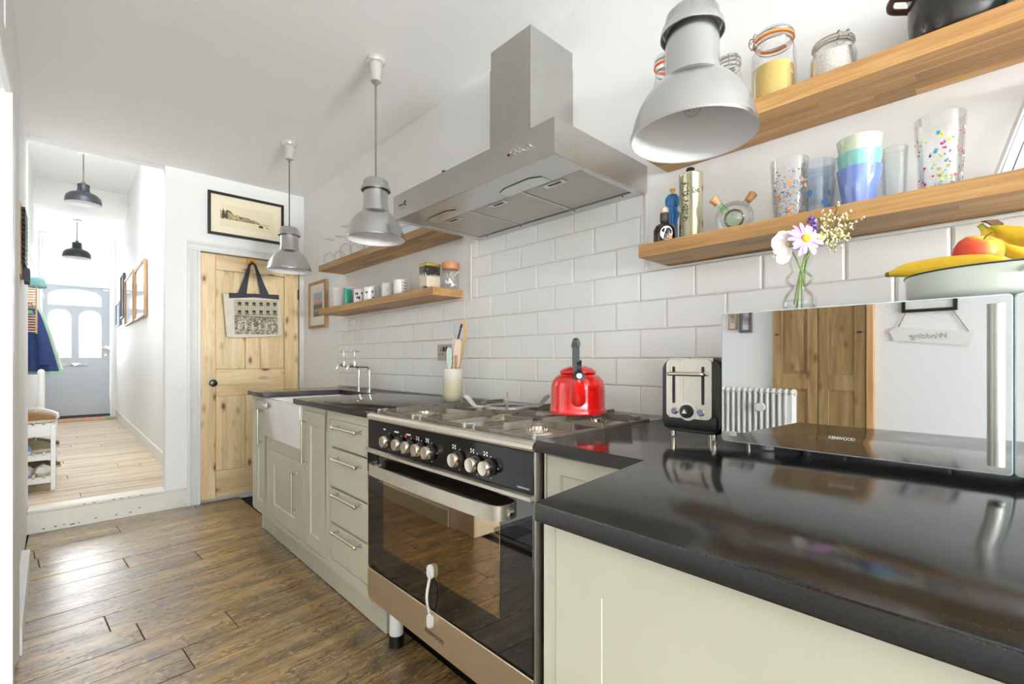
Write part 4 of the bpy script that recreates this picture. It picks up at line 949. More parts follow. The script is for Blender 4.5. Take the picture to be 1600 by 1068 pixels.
# ============================================================ SILVER PENDANTS
def silver_pendant(x, y, zb, label, copper=False):
    rr = 0.134; t = thing('pendant_lamp', label, 'pendant lamp', (x, y, zb), 'spun aluminium pendants over the counter')
    b2 = BM(); lathe(b2, [(0.043, ZC - 0.001), (0.043, ZC - 0.016), (0.037, ZC - 0.024), (0.029, ZC - 0.026), (0.023, ZC - 0.10), (0.024, ZC - 0.108), (0.010, ZC - 0.110)], (x, y, 0), 28); obj('ceiling_cup', b2, plain('chrome_cream', (222, 218, 212), 0.15, 0.55), t)
    b2 = BM(); cyl(b2, (x, y, ZC - 0.10), (x, y, zb + 0.285), 0.0042, seg=8); lathe(b2, [(0.009, ZC - 0.105), (0.008, ZC - 0.125), (0.004, ZC - 0.13)], (x, y, 0), 10); lathe(b2, [(0.010, zb + 0.283), (0.008, zb + 0.293), (0.004, zb + 0.297)], (x, y, 0), 10); obj('cord', b2, CORD, t)
    b2 = BM(); lathe(b2, [(0.010, zb + 0.284), (0.046, zb + 0.282), (0.056, zb + 0.272), (0.060, zb + 0.250), (0.066, zb + 0.243), (0.068, zb + 0.228), (0.066, zb + 0.228), (0.063, zb + 0.240), (0.010, zb + 0.262)], (x, y, 0), 40); obj('cap', b2, ALU, t)
    b2 = BM(); lathe(b2, [(0.020, zb + 0.262), (0.0565, zb + 0.262), (0.0565, zb + 0.150), (0.060, zb + 0.143), (0.062, zb + 0.128)], (x, y, 0), 40, cap=False); obj('neck', b2, ALU, t)
    outer = [(0.062, 0.129), (0.066, 0.124), (0.080, 0.116), (0.095, 0.101), (0.108, 0.082), (0.118, 0.062), (0.1255, 0.040), (0.129, 0.024), (0.131, 0.018), (0.132, 0.012), (0.1345, 0.008), (0.1345, 0.0)]
    inner = [(0.130, 0.001), (0.127, 0.015), (0.122, 0.040), (0.114, 0.062), (0.104, 0.081), (0.091, 0.099), (0.077, 0.112), (0.060, 0.120), (0.0, 0.124)]
    b2 = BM(); lathe(b2, [(r, zb + z) for r, z in outer + inner], (x, y, 0), 56); sh = obj('shade', b2, [ALU, ALUIN], t, ang=60)
    for f in sh.data.polygons:
        if 56 * (len(outer) - 1) <= f.index < 56 * (len(outer) + len(inner) - 1): f.material_index = 1
    b2 = BM(); cyl(b2, (x, y, zb + 0.128), (x, y, zb + 0.112), 0.019, seg=16); obj('lamp_holder', b2, WPLA, t)
    b2 = BM(); cyl(b2, (x, y, zb + 0.113), (x, y, zb + 0.098), 0.012, seg=16); obj('bulb_cap', b2, BRASS, t)
    b2 = BM(); lathe(b2, [(0.010, zb + 0.100), (0.014, zb + 0.090), (0.019, zb + 0.074), (0.019, zb + 0.062), (0.012, zb + 0.052), (0, zb + 0.049)], (x, y, 0), 20); bl = obj('bulb', b2, GLASS, t)
    b2 = BM()
    for k in range(6):
        a = math.pi * k / 3; cyl(b2, (x + 0.004 * math.cos(a), y + 0.004 * math.sin(a), zb + 0.096), (x + 0.009 * math.cos(a), y + 0.009 * math.sin(a), zb + 0.062), 0.0012, seg=6)
    obj('filament', b2, plain('amber_filament', (226, 170, 110), 0.5), bl)
silver_pendant(1.045, 3.225, 1.678, 'silver dome pendant farthest away, in front of the pine door')
silver_pendant(1.050, 2.045, 1.664, 'silver dome pendant left of the cooker hood')
silver_pendant(1.008, 0.482, 1.592, 'large silver dome pendant closest to the camera, hiding part of the shelf')
# ============================================================ END WALL: BAG, PICTURES
tb = thing('tote_bag', 'cream canvas tote bag with black handles hanging on the pine door', 'bag', (1.08, 4.19, 1.27))
CANV = plain('cream_canvas', (214, 206, 188), 0.95, var=0.06, vscale=20, bmp=0.25, bscale=350); NAVYC = plain('charcoal_webbing', (62, 66, 74), 0.9)
bp = [(0.866, 1.613), (0.905, 1.622), (1.265, 1.640), (1.278, 1.628), (1.302, 1.310), (1.285, 1.292), (1.16, 1.280), (0.95, 1.268), (0.893, 1.272)]
bm = BM(); n = len(bp); cx = 1.085; cz = 1.45
def bagring(y, k): return [(cx + (x - cx) * k, y, cz + (z - cz) * k) for x, z in bp]
loft(bm, [bagring(4.222, 0.96), bagring(4.210, 1.0), bagring(4.192, 1.0), bagring(4.183, 0.975)]); obj('body', bm, CANV, tb, ang=50)
bm = BM(); prism(bm, [(0.905, 1.620), (1.272, 1.638), (1.274, 1.598), (1.09, 1.600), (0.908, 1.578)], 4.1805, 4.1835, axis=1); obj('top_band', bm, NAVYC, tb)
bm = BM(); prism(bm, [(1.272, 1.628), (1.282, 1.600), (1.303, 1.325), (1.296, 1.315)], 4.184, 4.205, axis=1); obj('gusset', bm, CANV, tb)
bm = BM()
for a, b, w0, w1 in (((1.055, 1.868), (0.998, 1.615), 0.018, 0.062), ((1.092, 1.868), (1.165, 1.625), 0.018, 0.066)):
    p0, p1 = Vector((a[0], 4.186, a[1])), Vector((b[0], 4.181, b[1])); pts = [p0.lerp(p1, k / 6) for k in range(7)]; strip(bm, pts, [w0 + (w1 - w0) * (k / 6) ** 1.3 for k in range(7)], 0.003, (1, 0, 0))
strip(bm, smoothpath([(1.053, 4.186, 1.866), (1.062, 4.184, 1.876), (1.085, 4.184, 1.876), (1.094, 4.186, 1.866)], 4), 0.014, 0.003, (0, 1, 0)); obj('handles', bm, NAVYC, tb)
PR, _nt, _b = newmat('engraving_print'); _v = coords(_nt, (1, 1, 1), rnd=False)
_sx = nd(_nt, 'ShaderNodeSeparateXYZ'); _nt.links.new(_v, _sx.inputs[0])
_n1 = noise(_nt, _v, 70, 4, 0.7); _n2 = noise(_nt, _v, 170, 3, 0.7)
_ink = ramp(_nt, _n1, [(0.47, lin((46, 44, 42))), (0.55, lin((206, 196, 172)))])
_ink2 = ramp(_nt, _n2, [(0.42, lin((60, 57, 53))), (0.55, lin((200, 190, 168)))])
_up = ramp(_nt, _sx.outputs[2], [(0.165, (0, 0, 0)), (0.185, (1, 1, 1))])
_crowd = mixc(_nt, 0.45, _ink, _ink2)
_nt.links.new(mixc(_nt, _up, _crowd, mixc(_nt, 0.30, lin((192, 182, 158)), _ink2)), _b.inputs['Base Color']); _b.inputs['Roughness'].default_value = 0.9
bm = BM(); prism(bm, [(0.940, 1.572), (1.262, 1.590), (1.266, 1.308), (0.945, 1.298)], 4.1815, 4.1828, axis=1); obj('printed_picture', bm, PR, tb)
bm = BM()
for r_, zz in ((0, 1.555), (1, 1.490)):
    for k in range(6):
        x = 0.968 + 0.052 * k; z = zz + 0.003 * k
        for a in ((x, x + 0.024, z - 0.016, z - 0.001), (x + 0.002, x + 0.010, z - 0.030, z - 0.017), (x + 0.014, x + 0.023, z - 0.030, z - 0.017)): box(bm, a[0], a[1], 4.1808, 4.1816, a[2], a[3])
        if r_: box(bm, x - 0.006, x + 0.034, 4.1808, 4.1816, z - 0.038, z - 0.034)
box(bm, 0.945, 1.262, 4.1808, 4.1816, 1.440, 1.444)
obj('printed_windows', bm, plain('print_ink', (48, 46, 44), 0.9), tb)
bm = BM(); box(bm, 0.944, 0.9465, 4.1806, 4.1814, 1.30, 1.572); box(bm, 1.2610, 1.2635, 4.1806, 4.1814, 1.31, 1.588)
for k in range(6):
    x = 0.975 + 0.05 * k; z = 1.395 + 0.008 * (k % 2); prism(bm, [(x + 0.006 * math.cos(2 * math.pi * j / 10), z + 0.008 * math.sin(2 * math.pi * j / 10)) for j in range(10)], 4.1805, 4.1813, axis=1)
    prism(bm, [(x - 0.009, 1.322), (x - 0.002, 1.345), (x + 0.002, 1.345), (x + 0.008, 1.318), (x + 0.006, 1.380), (x - 0.006, 1.383)], 4.1805, 4.1813, axis=1)
obj('printed_figures', bm, plain('print_pale', (204, 196, 176), 0.9), tb)
hk = thing('door_hook', 'small brass over-door hook holding the tote bag', 'hook', (1.073, 4.22, 1.87))
bm = BM(); box(bm, 1.045, 1.103, 4.228, 4.2355, 1.862, 1.918, 0.001); obj('backplate', bm, plain('yellow_brass', (214, 160, 70), 0.35, 0.7), hk)
bm = BM(); tube(bm, smoothpath([(1.074, 4.228, 1.895), (1.074, 4.205, 1.888), (1.074, 4.190, 1.872), (1.074, 4.178, 1.880)], 5), 0.005, 8); box(bm, 1.052, 1.094, 4.186, 4.196, 1.866, 1.872, 0.001); obj('prong', bm, BLACKP, hk)
pf = thing('picture_frame', 'black framed sepia print of a lake above the pine door', 'picture', (1.045, 4.22, 2.065))
fx0, fx1, fz0, fz1 = 0.770, 1.318, 2.066, 2.400; BLKF = plain('black_frame', (30, 26, 24), 0.35)
for a in ((fx0, fx0 + 0.020, fz0, fz1), (fx1 - 0.020, fx1, fz0, fz1), (fx0 + 0.020, fx1 - 0.020, fz0, fz0 + 0.020), (fx0 + 0.020, fx1 - 0.020, fz1 - 0.020, fz1)):
    b2 = BM(); box(b2, a[0], a[1], 4.198, 4.2225, a[2], a[3], 0.002); obj('frame_bar', b2, BLKF, pf)
bm = BM(); box(bm, fx0 + 0.018, fx1 - 0.018, 4.210, 4.218, fz0 + 0.018, fz1 - 0.018); obj('mount', bm, plain('cream_mount', (240, 228, 200), 0.7), pf)
SEP, _nt, _b = newmat('sepia_print'); _v = coords(_nt, rnd=False); _sx = nd(_nt, 'ShaderNodeSeparateXYZ'); _nt.links.new(_v, _sx.inputs[0])
def mth(op, a, b=None, c=None):
    n = nd(_nt, 'ShaderNodeMath', operation=op)
    for i, v in enumerate((a, b, c)):
        if v is None: continue
        if isinstance(v, (int, float)): n.inputs[i].default_value = v
        else: _nt.links.new(v, n.inputs[i])
    return n.outputs[0]
# local x -0.19..0.19, z 0.095..0.235 above the frame's foot: hill line falls to the right
_hn = noise(_nt, _v, 14, 3, 0.5); _hill = mth('MULTIPLY_ADD', _sx.outputs[0], -0.20, 0.165); _hill = mth('MULTIPLY_ADD', _hn, 0.06, mth('SUBTRACT', _hill, 0.03))
_isl = mth('MULTIPLY', mth('LESS_THAN', _sx.outputs[2], _hill), mth('GREATER_THAN', _sx.outputs[2], 0.135))
_tx = ramp(_nt, noise(_nt, _v, 60, 4, 0.7), [(0.4, lin((126, 104, 64))), (0.6, lin((196, 178, 134)))])
_nt.links.new(mixc(_nt, _isl, lin((232, 220, 186)), _tx), _b.inputs['Base Color']); _b.inputs['Roughness'].default_value = 0.5
bm = BM(); box(bm, 0.852, 1.243, 4.2085, 4.211, 2.145, 2.315); obj('print', bm, SEP, pf)
bm = BM()
for pl in ([(0.862, 2.215), (0.872, 2.285), (0.885, 2.235), (0.898, 2.27), (0.905, 2.225), (0.90, 2.205)], [(0.895, 2.275), (0.93, 2.262), (0.935, 2.25), (0.90, 2.26)], [(0.98, 2.235), (1.0, 2.232), (1.02, 2.225), (0.99, 2.224)],
           [(1.125, 2.190), (1.128, 2.176), (1.155, 2.173), (1.160, 2.190), (1.145, 2.195)], [(1.175, 2.190), (1.205, 2.180), (1.203, 2.176), (1.178, 2.184)], [(0.862, 2.21), (0.88, 2.212), (0.875, 2.198), (0.865, 2.2)]): prism(bm, pl, 4.2078, 4.2088, axis=1)
obj('printed_boats_and_trees', bm, plain('sepia_ink', (74, 60, 36), 0.6), pf)
pf = thing('picture_frame', 'small oak framed seaside print on the wall beside the left shelves', 'picture', (1.48, 3.86, 1.36))
py0, py1, pz0, pz1 = 3.690, 4.045, 1.357, 1.735
for a in ((py0, py0 + 0.020, pz0, pz1), (py1 - 0.020, py1, pz0, pz1), (py0 + 0.02, py1 - 0.02, pz0, pz0 + 0.02), (py0 + 0.02, py1 - 0.02, pz1 - 0.02, pz1)):
    b2 = BM(); box(b2, 1.462, 1.4885, a[0], a[1], a[2], a[3], 0.002); obj('frame_bar', b2, FROAK, pf)
bm = BM(); box(bm, 1.474, 1.484, py0 + 0.018, py1 - 0.018, pz0 + 0.018, pz1 - 0.018); obj('mount', bm, WMAT, pf)
SEA, _nt, _b = newmat('seaside_print'); _v = coords(_nt, rnd=False); _sx = nd(_nt, 'ShaderNodeSeparateXYZ'); _nt.links.new(_v, _sx.inputs[0])
_zz = mth('MULTIPLY_ADD', noise(_nt, _v, 20, 3, 0.6), 0.05, _sx.outputs[2])
_nt.links.new(ramp(_nt, _zz, [(0.10, lin((104, 98, 92))), (0.17, lin((150, 140, 124))), (0.20, lin((92, 96, 80))), (0.235, lin((210, 176, 172))), (0.27, lin((160, 172, 190))), (0.33, lin((176, 196, 206)))]), _b.inputs['Base Color'])
bm = BM(); box(bm, 1.472, 1.4745, 3.775, 3.955, 1.45, 1.645); obj('print', bm, SEA, pf)
# ============================================================ SMALL THINGS ON THE RANGE WALL
so = thing('wall_socket', 'steel double socket on the tiles behind the utensil pot', 'socket', (1.48, 2.09, 1.095))
bm = BM(); box(bm, 1.477, 1.4825, 2.016, 2.162, 1.094, 1.180, 0.0015); obj('plate', bm, steel('socket_steel', (186, 178, 164), 0.4), so)
bm = BM()
for y in (2.125, 2.052):
    for dy, dz, w, h in ((0, 0.016, 0.007, 0.010), (-0.013, -0.008, 0.009, 0.006), (0.013, -0.008, 0.009, 0.006)): box(bm, 1.4758, 1.4775, y + dy - w / 2, y + dy + w / 2, 1.135 + dz - h / 2, 1.135 + dz + h / 2)
for y in (2.102, 2.075): box(bm, 1.4755, 1.4775, y - 0.010, y + 0.010, 1.142, 1.168, 0.001)
obj('inserts', bm, BLACKP, so)
bm = BM(); box(bm, 1.476, 1.4825, 3.195, 3.250, 1.345, 1.382, 0.003, 2); wh = thing('wall_hook', 'small white stick-on hook on the tiles under the left shelf', 'hook', (1.48, 3.22, 1.345)); obj('pad', bm, WPLA, wh)
bm = BM(); tube(bm, smoothpath([(1.476, 3.222, 1.365), (1.466, 3.222, 1.357), (1.462, 3.222, 1.366)], 4), 0.004, 8); obj('hook', bm, WPLA, wh)
# ============================================================ ON THE LEFT SHELVES
def wine_glass(x, y, z, h, r, label, bowl=0.5):
    """upturned stem glass: rim on the shelf, foot in the air"""
    t = thing('wine_glass', label, 'wine glass', (x, y, z), 'upturned wine glasses on the upper left shelf'); hb = h * bowl
    b2 = BM(); lathe(b2, [(r * 0.82, z), (r * 0.95, z + hb * 0.3), (r, z + hb * 0.55), (r * 0.85, z + hb * 0.8), (r * 0.4, z + hb * 0.97), (0.006, z + hb)], (x, y, 0), 28, cap=False); obj('bowl', b2, GLASS, t)
    b2 = BM(); lathe(b2, [(0.006, z + hb), (0.0035, z + hb * 1.15), (0.0035, z + h * 0.95), (0.006, z + h * 0.98)], (x, y, 0), 12, cap=False); obj('stem', b2, GLASS, t)
    b2 = BM(); lathe(b2, [(0.006, z + h * 0.98), (r * 0.6, z + h * 0.992), (r * 0.9, z + h), (r * 0.88, z + h + 0.002), (0.0, z + h - 0.001)], (x, y, 0), 28); obj('foot', b2, GLASS, t)
ZUL = 1.7715
wine_glass(1.355, 3.335, ZUL, 0.185, 0.040, 'upturned wine glass at the far end of the upper left shelf')
wine_glass(1.400, 3.265, ZUL, 0.200, 0.040, 'upturned wine glass, second from the far end of the shelf')
wine_glass(1.360, 3.075, ZUL, 0.225, 0.041, 'tall upturned wine glass in front, half hidden by the pendant')
wine_glass(1.435, 3.090, ZUL, 0.255, 0.040, 'tall upturned wine glass at the back, half hidden by the pendant')
for i, (x, y, l) in enumerate(((1.36, 2.935, 'clear tumbler on the upper left shelf, nearest the wine glasses'), (1.40, 2.83, 'clear tumbler on the upper left shelf, behind the pendant'), (1.36, 2.74, 'clear tumbler on the upper left shelf, half behind the pendant'))):
    t = thing('tumbler', l, 'glass', (x, y, ZUL), 'clear tumblers on the upper left shelf'); b2 = BM(); lathe(b2, [(0.034, ZUL + 0.105), (0.030, ZUL), (0.0, ZUL + 0.001)], (x, y, 0), 24, cap=False); obj('body', b2, GLASS, t)
    b2 = BM(); lathe(b2, [(0.0, ZUL + 0.002), (0.028, ZUL + 0.002), (0.0285, ZUL + 0.010), (0.0, ZUL + 0.011)], (x, y, 0), 24); obj('thick_base', b2, GLASS, t)
def mug(x, y, z, r, h, m, label, ha=R(200), deco=None, dm=PRINTK, grp='mugs on the lower left shelf'):
    t = thing('mug', label, 'mug', (x, y, z), grp)
    b2 = BM(); lathe(b2, [(r * 0.9, z), (r * 0.97, z + 0.004), (r, z + 0.02), (r, z + h), (r - 0.003, z + h), (r - 0.003, z + 0.006), (0, z + 0.005)], (x, y, 0), 28); obj('body', b2, m, t)
    c, s = math.cos(ha), math.sin(ha); b2 = BM(); tube(b2, smoothpath([(x + c * r * 0.97, y + s * r * 0.97, z + h * 0.82), (x + c * (r + 0.018), y + s * (r + 0.018), z + h * 0.78), (x + c * (r + 0.022), y + s * (r + 0.022), z + h * 0.45), (x + c * r * 0.97, y + s * r * 0.97, z + h * 0.22)], 5), 0.004, 8); obj('handle', b2, m, t)
    if deco:
        b2 = BM()
        for a0, zz, w, hh in deco:
            ring = []
            n = 5
            for k in range(n + 1):
                a = a0 + w / r * (k / n - 0.5); ring.append((a, k))
            top = [(x + (r + 0.0006) * math.cos(a), y + (r + 0.0006) * math.sin(a), z + zz + hh * (0.6 + 0.4 * math.sin(k * 2.1))) for a, k in ring]
            bot = [(x + (r + 0.0006) * math.cos(a), y + (r + 0.0006) * math.sin(a), z + zz - hh * (0.5 + 0.5 * math.cos(k * 1.7))) for a, k in ring]
            va = [b2.verts.new(p) for p in top]; vb = [b2.verts.new(p) for p in bot]
            for k in range(n): b2.faces.new((va[k], va[k + 1], vb[k + 1], vb[k]))
        obj('printed_pattern', b2, dm, t)
    return t
# front of a mug on the left shelf faces the camera: angle about
FA = R(245)
CHINA = plain('white_china', (232, 231, 229), 0.15)
t = thing('tumbler_stack', 'frosted white beaker at the far end of the lower left shelf', 'beaker', (1.385, 3.235, ZL)); b2 = BM(); lathe(b2, [(0.040, ZL), (0.052, ZL + 0.135), (0.049, ZL + 0.135), (0.037, ZL + 0.004), (0, ZL + 0.004)], (1.385, 3.235, 0), 28); obj('body', b2, plain('frosted_plastic', (228, 222, 226), 0.3), t)
b2 = BM(); lathe(b2, [(0.0525, ZL + 0.130), (0.054, ZL + 0.134), (0.0525, ZL + 0.138)], (1.385, 3.235, 0), 28, cap=False); obj('rim', b2, WPLA, t); t.name = 'beaker'
t = thing('pink_beaker', 'pale pink beaker between the white beaker and the teal tin', 'beaker', (1.40, 3.12, ZL)); b2 = BM(); lathe(b2, [(0.036, ZL), (0.043, ZL + 0.13), (0.040, ZL + 0.13), (0.033, ZL + 0.004), (0, ZL + 0.004)], (1.40, 3.12, 0), 24); obj('body', b2, plain('pale_pink', (226, 196, 206), 0.35), t); t.name = 'beaker'
b2 = BM(); lathe(b2, [(0.044, ZL + 0.126), (0.0445, ZL + 0.130), (0.043, ZL + 0.133)], (1.40, 3.12, 0), 24, cap=False); obj('rim', b2, plain('pink_rim', (222, 180, 196), 0.35), t)
t = thing('tin', 'slim teal tin on the lower left shelf', 'tin', (1.350, 3.025, ZL)); b2 = BM(); box(b2, 1.325, 1.372, 3.003, 3.045, ZL, ZL + 0.105, 0.006, 2); obj('body', b2, plain('teal_tin', (70, 176, 152), 0.35), t)
b2 = BM(); box(b2, 1.327, 1.370, 3.005, 3.043, ZL + 0.105, ZL + 0.115, 0.004, 2); obj('lid', b2, plain('teal_lid', (92, 190, 168), 0.35), t)
mug(1.350, 2.850, ZL, 0.036, 0.086, CHINA, 'white mug with black leaf print, nearest the teal tin', R(60), [(FA - 0.5, 0.055, 0.02, 0.012), (FA - 0.2, 0.030, 0.022, 0.014), (FA + 0.4, 0.06, 0.012, 0.01)])
mug(1.425, 2.805, ZL, 0.037, 0.110, CHINA, 'taller white mug at the back of the lower left shelf', R(60), [(FA + 0.1, 0.075, 0.010, 0.01)])
mug(1.350, 2.715, ZL, 0.035, 0.083, CHINA, 'white mug with black spots, third from the teal tin', R(60), [(FA - 0.5, 0.05, 0.012, 0.010), (FA + 0.5, 0.055, 0.010, 0.014), (FA + 0.75, 0.02, 0.015, 0.010)])
mug(1.375, 2.535, ZL, 0.033, 0.092, CHINA, 'white mug with faint blue marks, fourth from the teal tin', R(60), [(FA - 0.1, 0.05, 0.004, 0.022), (FA + 0.2, 0.055, 0.003, 0.02)], plain('pale_blue_print', (168, 184, 208), 0.5))
mug(1.425, 2.420, ZL, 0.034, 0.103, CHINA, 'grey striped mug behind the lettered mug on the left shelf', R(60), [(FA - 0.6, 0.05, 0.004, 0.03), (FA - 0.35, 0.05, 0.004, 0.03), (FA - 0.1, 0.05, 0.004, 0.03)], plain('grey_print2', (110, 106, 100), 0.5))
mug(1.360, 2.355, ZL, 0.038, 0.086, CHINA, 'white mug with brown lines of print, nearest the floral tin', R(60), [(FA + 0.45, 0.020 + 0.016 * k, 0.03, 0.0035) for k in range(4)], plain('brown_print', (150, 120, 110), 0.5))
# floral tea tin and corked jar
t = thing('tea_tin', 'square black and gold floral tea tin on the lower left shelf', 'tin', (1.36, 2.060, ZL))
FL, _nt, _b = newmat('floral_tin_print'); _v = coords(_nt, rnd=False); _sx = nd(_nt, 'ShaderNodeSeparateXYZ'); _nt.links.new(_v, _sx.inputs[0])
_n = noise(_nt, _v, 75, 4, 0.7); _z = mth('MULTIPLY_ADD', noise(_nt, _v, 24, 2), 0.05, _sx.outputs[2])
_band = ramp(_nt, _z, [(0.030, lin((66, 56, 54))), (0.040, lin((212, 200, 176))), (0.085, lin((216, 206, 184))), (0.100, lin((52, 46, 44)))])
_nt.links.new(mixc(_nt, ramp(_nt, _n, [(0.60, (0, 0, 0)), (0.66, (0.8,) * 3)]), _band, lin((226, 214, 180))), _b.inputs['Base Color']); _b.inputs['Roughness'].default_value = 0.3
b2 = BM(); box(b2, 1.322, 1.404, 2.028, 2.102, ZL, ZL + 0.118, 0.004, 2); obj('body', b2, FL, t)
b2 = BM(); box(b2, 1.320, 1.406, 2.026, 2.104, ZL + 0.118, ZL + 0.136, 0.004, 2); obj('lid', b2, plain('gold_lid', (176, 158, 78), 0.3, 0.5), t)
b2 = BM()
for y in (2.041, 2.065, 2.089): prism(b2, [(y - 0.0105, ZL + 0.018), (y + 0.0105, ZL + 0.018), (y + 0.0105, ZL + 0.062), (y + 0.006, ZL + 0.078), (y, ZL + 0.086), (y - 0.006, ZL + 0.078), (y - 0.0105, ZL + 0.062)], 1.3212, 1.3225, axis=0)
obj('printed_arches', b2, plain('cream_print', (214, 202, 180), 0.4), t)
t = thing('cork_jar', 'glass jar with a cork lid at the end of the lower left shelf', 'jar', (1.372, 1.985, ZL)); jx, jy = 1.434, 1.985 - 0.045
t.location = (jx, jy + 0.045, ZL); jy = jy + 0.045
jy = 1.980 - 0.04
b2 = BM(); lathe(b2, [(0.0, ZL + 0.001), (0.041, ZL + 0.001), (0.043, ZL + 0.008), (0.043, ZL + 0.110)], (jx, jy + 0.04, 0), 32, cap=False); obj('body', b2, GLASS, t)
b2 = BM(); lathe(b2, [(0.0415, ZL + 0.104), (0.044, ZL + 0.112), (0.045, ZL + 0.134), (0.043, ZL + 0.138), (0, ZL + 0.138)], (jx, jy + 0.04, 0), 32); obj('lid', b2, plain('copper_cork', (206, 140, 98), 0.45), t)
b2 = BM(); rnd = random.Random(5)
for k in range(9):
    p = Vector((jx + rnd.uniform(-0.018, 0.018), jy + 0.04 + rnd.uniform(-0.018, 0.018), ZL + 0.012 + 0.008 * k)); q = p + Vector((rnd.uniform(-0.02, 0.02), rnd.uniform(-0.02, 0.02), rnd.uniform(-0.012, 0.03))); r3 = p + Vector((rnd.uniform(-0.02, 0.02), rnd.uniform(-0.02, 0.02), rnd.uniform(0.0, 0.03)))
    loft(b2, [[p, q, r3], [p + Vector((0.002, 0.001, 0.002)), q + Vector((0.002, 0.001, 0.002)), r3 + Vector((0.002, 0.001, 0.002))]])
obj('folded_papers', b2, plain('white_paper', (236, 236, 234), 0.8), t, ang=0)['kind'] = 'stuff'
bm = BM(); lathe(bm, [(0.013, 1.7715), (0.016, 1.80), (0.016, 1.99), (0.008, 2.02), (0.007, 2.05)], (1.405, 1.995, 0), 16)
t = thing('bottle', 'dark blue capped bottle behind the hood on the upper left shelf', 'bottle', (1.405, 1.995, 1.7715)); obj('body', bm, plain('white_bottle', (214, 216, 220), 0.3), t)
bm = BM(); lathe(bm, [(0.010, 2.045), (0.013, 2.05), (0.013, 2.07), (0.0, 2.074)], (1.405, 1.995, 0), 16); obj('cap', bm, plain('navy_cap', (46, 58, 120), 0.35), t)
bm = BM(); box(bm, 1.33, 1.46, 2.09, 2.34, ZUL, ZUL + 0.06, 0.004); t = thing('box', 'white blue-trimmed box behind the pendant on the upper left shelf', 'box', (1.395, 2.2, ZUL)); obj('body', bm, plain('white_card', (226, 230, 240), 0.5), t)
bm = BM(); box(bm, 1.328, 1.462, 2.088, 2.342, ZUL + 0.046, ZUL + 0.066, 0.003); obj('lid', bm, plain('bluish_card', (206, 216, 238), 0.5), t)
# ============================================================ RIGHT LOWER SHELF
t = thing('vinegar_bottle', 'dark vinegar bottle with white round label at the end of the right shelf', 'bottle', (1.352, 0.735, ZL)); x, y = 1.352, 0.735
b2 = BM(); lathe(b2, [(0.0, ZL + 0.001), (0.031, ZL + 0.001), (0.034, ZL + 0.006), (0.034, ZL + 0.042), (0.028, ZL + 0.056), (0.014, ZL + 0.064), (0.0125, ZL + 0.072)], (x, y, 0), 28); obj('body', b2, plain('dark_vinegar_glass', (34, 28, 32), 0.06, spec=0.8), t)
b2 = BM(); lathe(b2, [(0.0125, ZL + 0.070), (0.0145, ZL + 0.072), (0.0145, ZL + 0.094), (0.012, ZL + 0.097)], (x, y, 0), 20); obj('capsule', b2, plain('grey_capsule', (86, 76, 72), 0.35, 0.3), t)
b2 = BM(); cyl(b2, (x, y, ZL + 0.097), (x, y, ZL + 0.112), 0.0115, seg=16); obj('cork', b2, plain('pale_cork', (216, 196, 176), 0.8), t)
b2 = BM(); fa = R(218)
vs = [b2.verts.new((x + 0.0346 * math.cos(fa + w / 0.034), y + 0.0346 * math.sin(fa + w / 0.034), ZL + 0.027 + h)) for w, h in [(0.019 * math.cos(2 * math.pi * k / 20), 0.021 * math.sin(2 * math.pi * k / 20)) for k in range(20)]]; b2.faces.new(vs); obj('label', b2, plain('label_paper', (226, 222, 220), 0.6), t)
b2 = BM(); vs = [b2.verts.new((x + 0.0350 * math.cos(fa + (w + 0.012) / 0.034), y + 0.0350 * math.sin(fa + (w + 0.012) / 0.034), ZL + 0.014 + h)) for w, h in [(0.006 * math.cos(2 * math.pi * k / 14), 0.006 * math.sin(2 * math.pi * k / 14)) for k in range(14)]]; b2.faces.new(vs); obj('orange_seal', b2, plain('orange_seal', (222, 140, 80), 0.5), t)
t = thing('pepper_mill', 'bright blue turned wooden pepper mill behind the oil tin', 'pepper mill', (1.415, 0.742, ZL)); x, y = 1.415, 0.742; BLUE = plain('blue_lacquer', (16, 122, 196), 0.2, coat=0.5)
b2 = BM(); lathe(b2, [(0.0, ZL), (0.024, ZL), (0.024, ZL + 0.012), (0.016, ZL + 0.03), (0.0155, ZL + 0.085), (0.021, ZL + 0.105), (0.021, ZL + 0.112)], (x, y, 0), 28); obj('body', b2, BLUE, t)
b2 = BM(); lathe(b2, [(0.021, ZL + 0.1125), (0.018, ZL + 0.120), (0.016, ZL + 0.128), (0.023, ZL + 0.142), (0.023, ZL + 0.158), (0.015, ZL + 0.170), (0.006, ZL + 0.173), (0.0, ZL + 0.173)], (x, y, 0), 28); obj('head', b2, BLUE, t)
b2 = BM(); lathe(b2, [(0.004, ZL + 0.172), (0.004, ZL + 0.178), (0.009, ZL + 0.184), (0.009, ZL + 0.189), (0.0, ZL + 0.191)], (x, y, 0), 16); obj('finial', b2, BRASS, t)
t = thing('oil_tin', 'tall gold and green printed olive oil tin with black cap', 'tin', (1.365, 0.656, ZL)); x, y = 1.365, 0.656
TIN, _nt, _b = newmat('gilt_tin'); _b.inputs['Base Color'].default_value = lin((206, 200, 174)); _b.inputs['Metallic'].default_value = 0.9; _b.inputs['Roughness'].default_value = 0.2
b2 = BM(); lathe(b2, [(0.0, ZL), (0.0335, ZL), (0.0345, ZL + 0.003), (0.0335, ZL + 0.006), (0.0335, ZL + 0.190), (0.0348, ZL + 0.193), (0.034, ZL + 0.197), (0.030, ZL + 0.194), (0, ZL + 0.194)], (x, y, 0), 40); obj('body', b2, TIN, t)
b2 = BM(); lathe(b2, [(0.0125, ZL + 0.194), (0.0125, ZL + 0.212), (0.0105, ZL + 0.216), (0, ZL + 0.216)], (x - 0.004, y, 0), 20); obj('cap', b2, BLACKP, t)
b2 = BM(); rnd = random.Random(8)
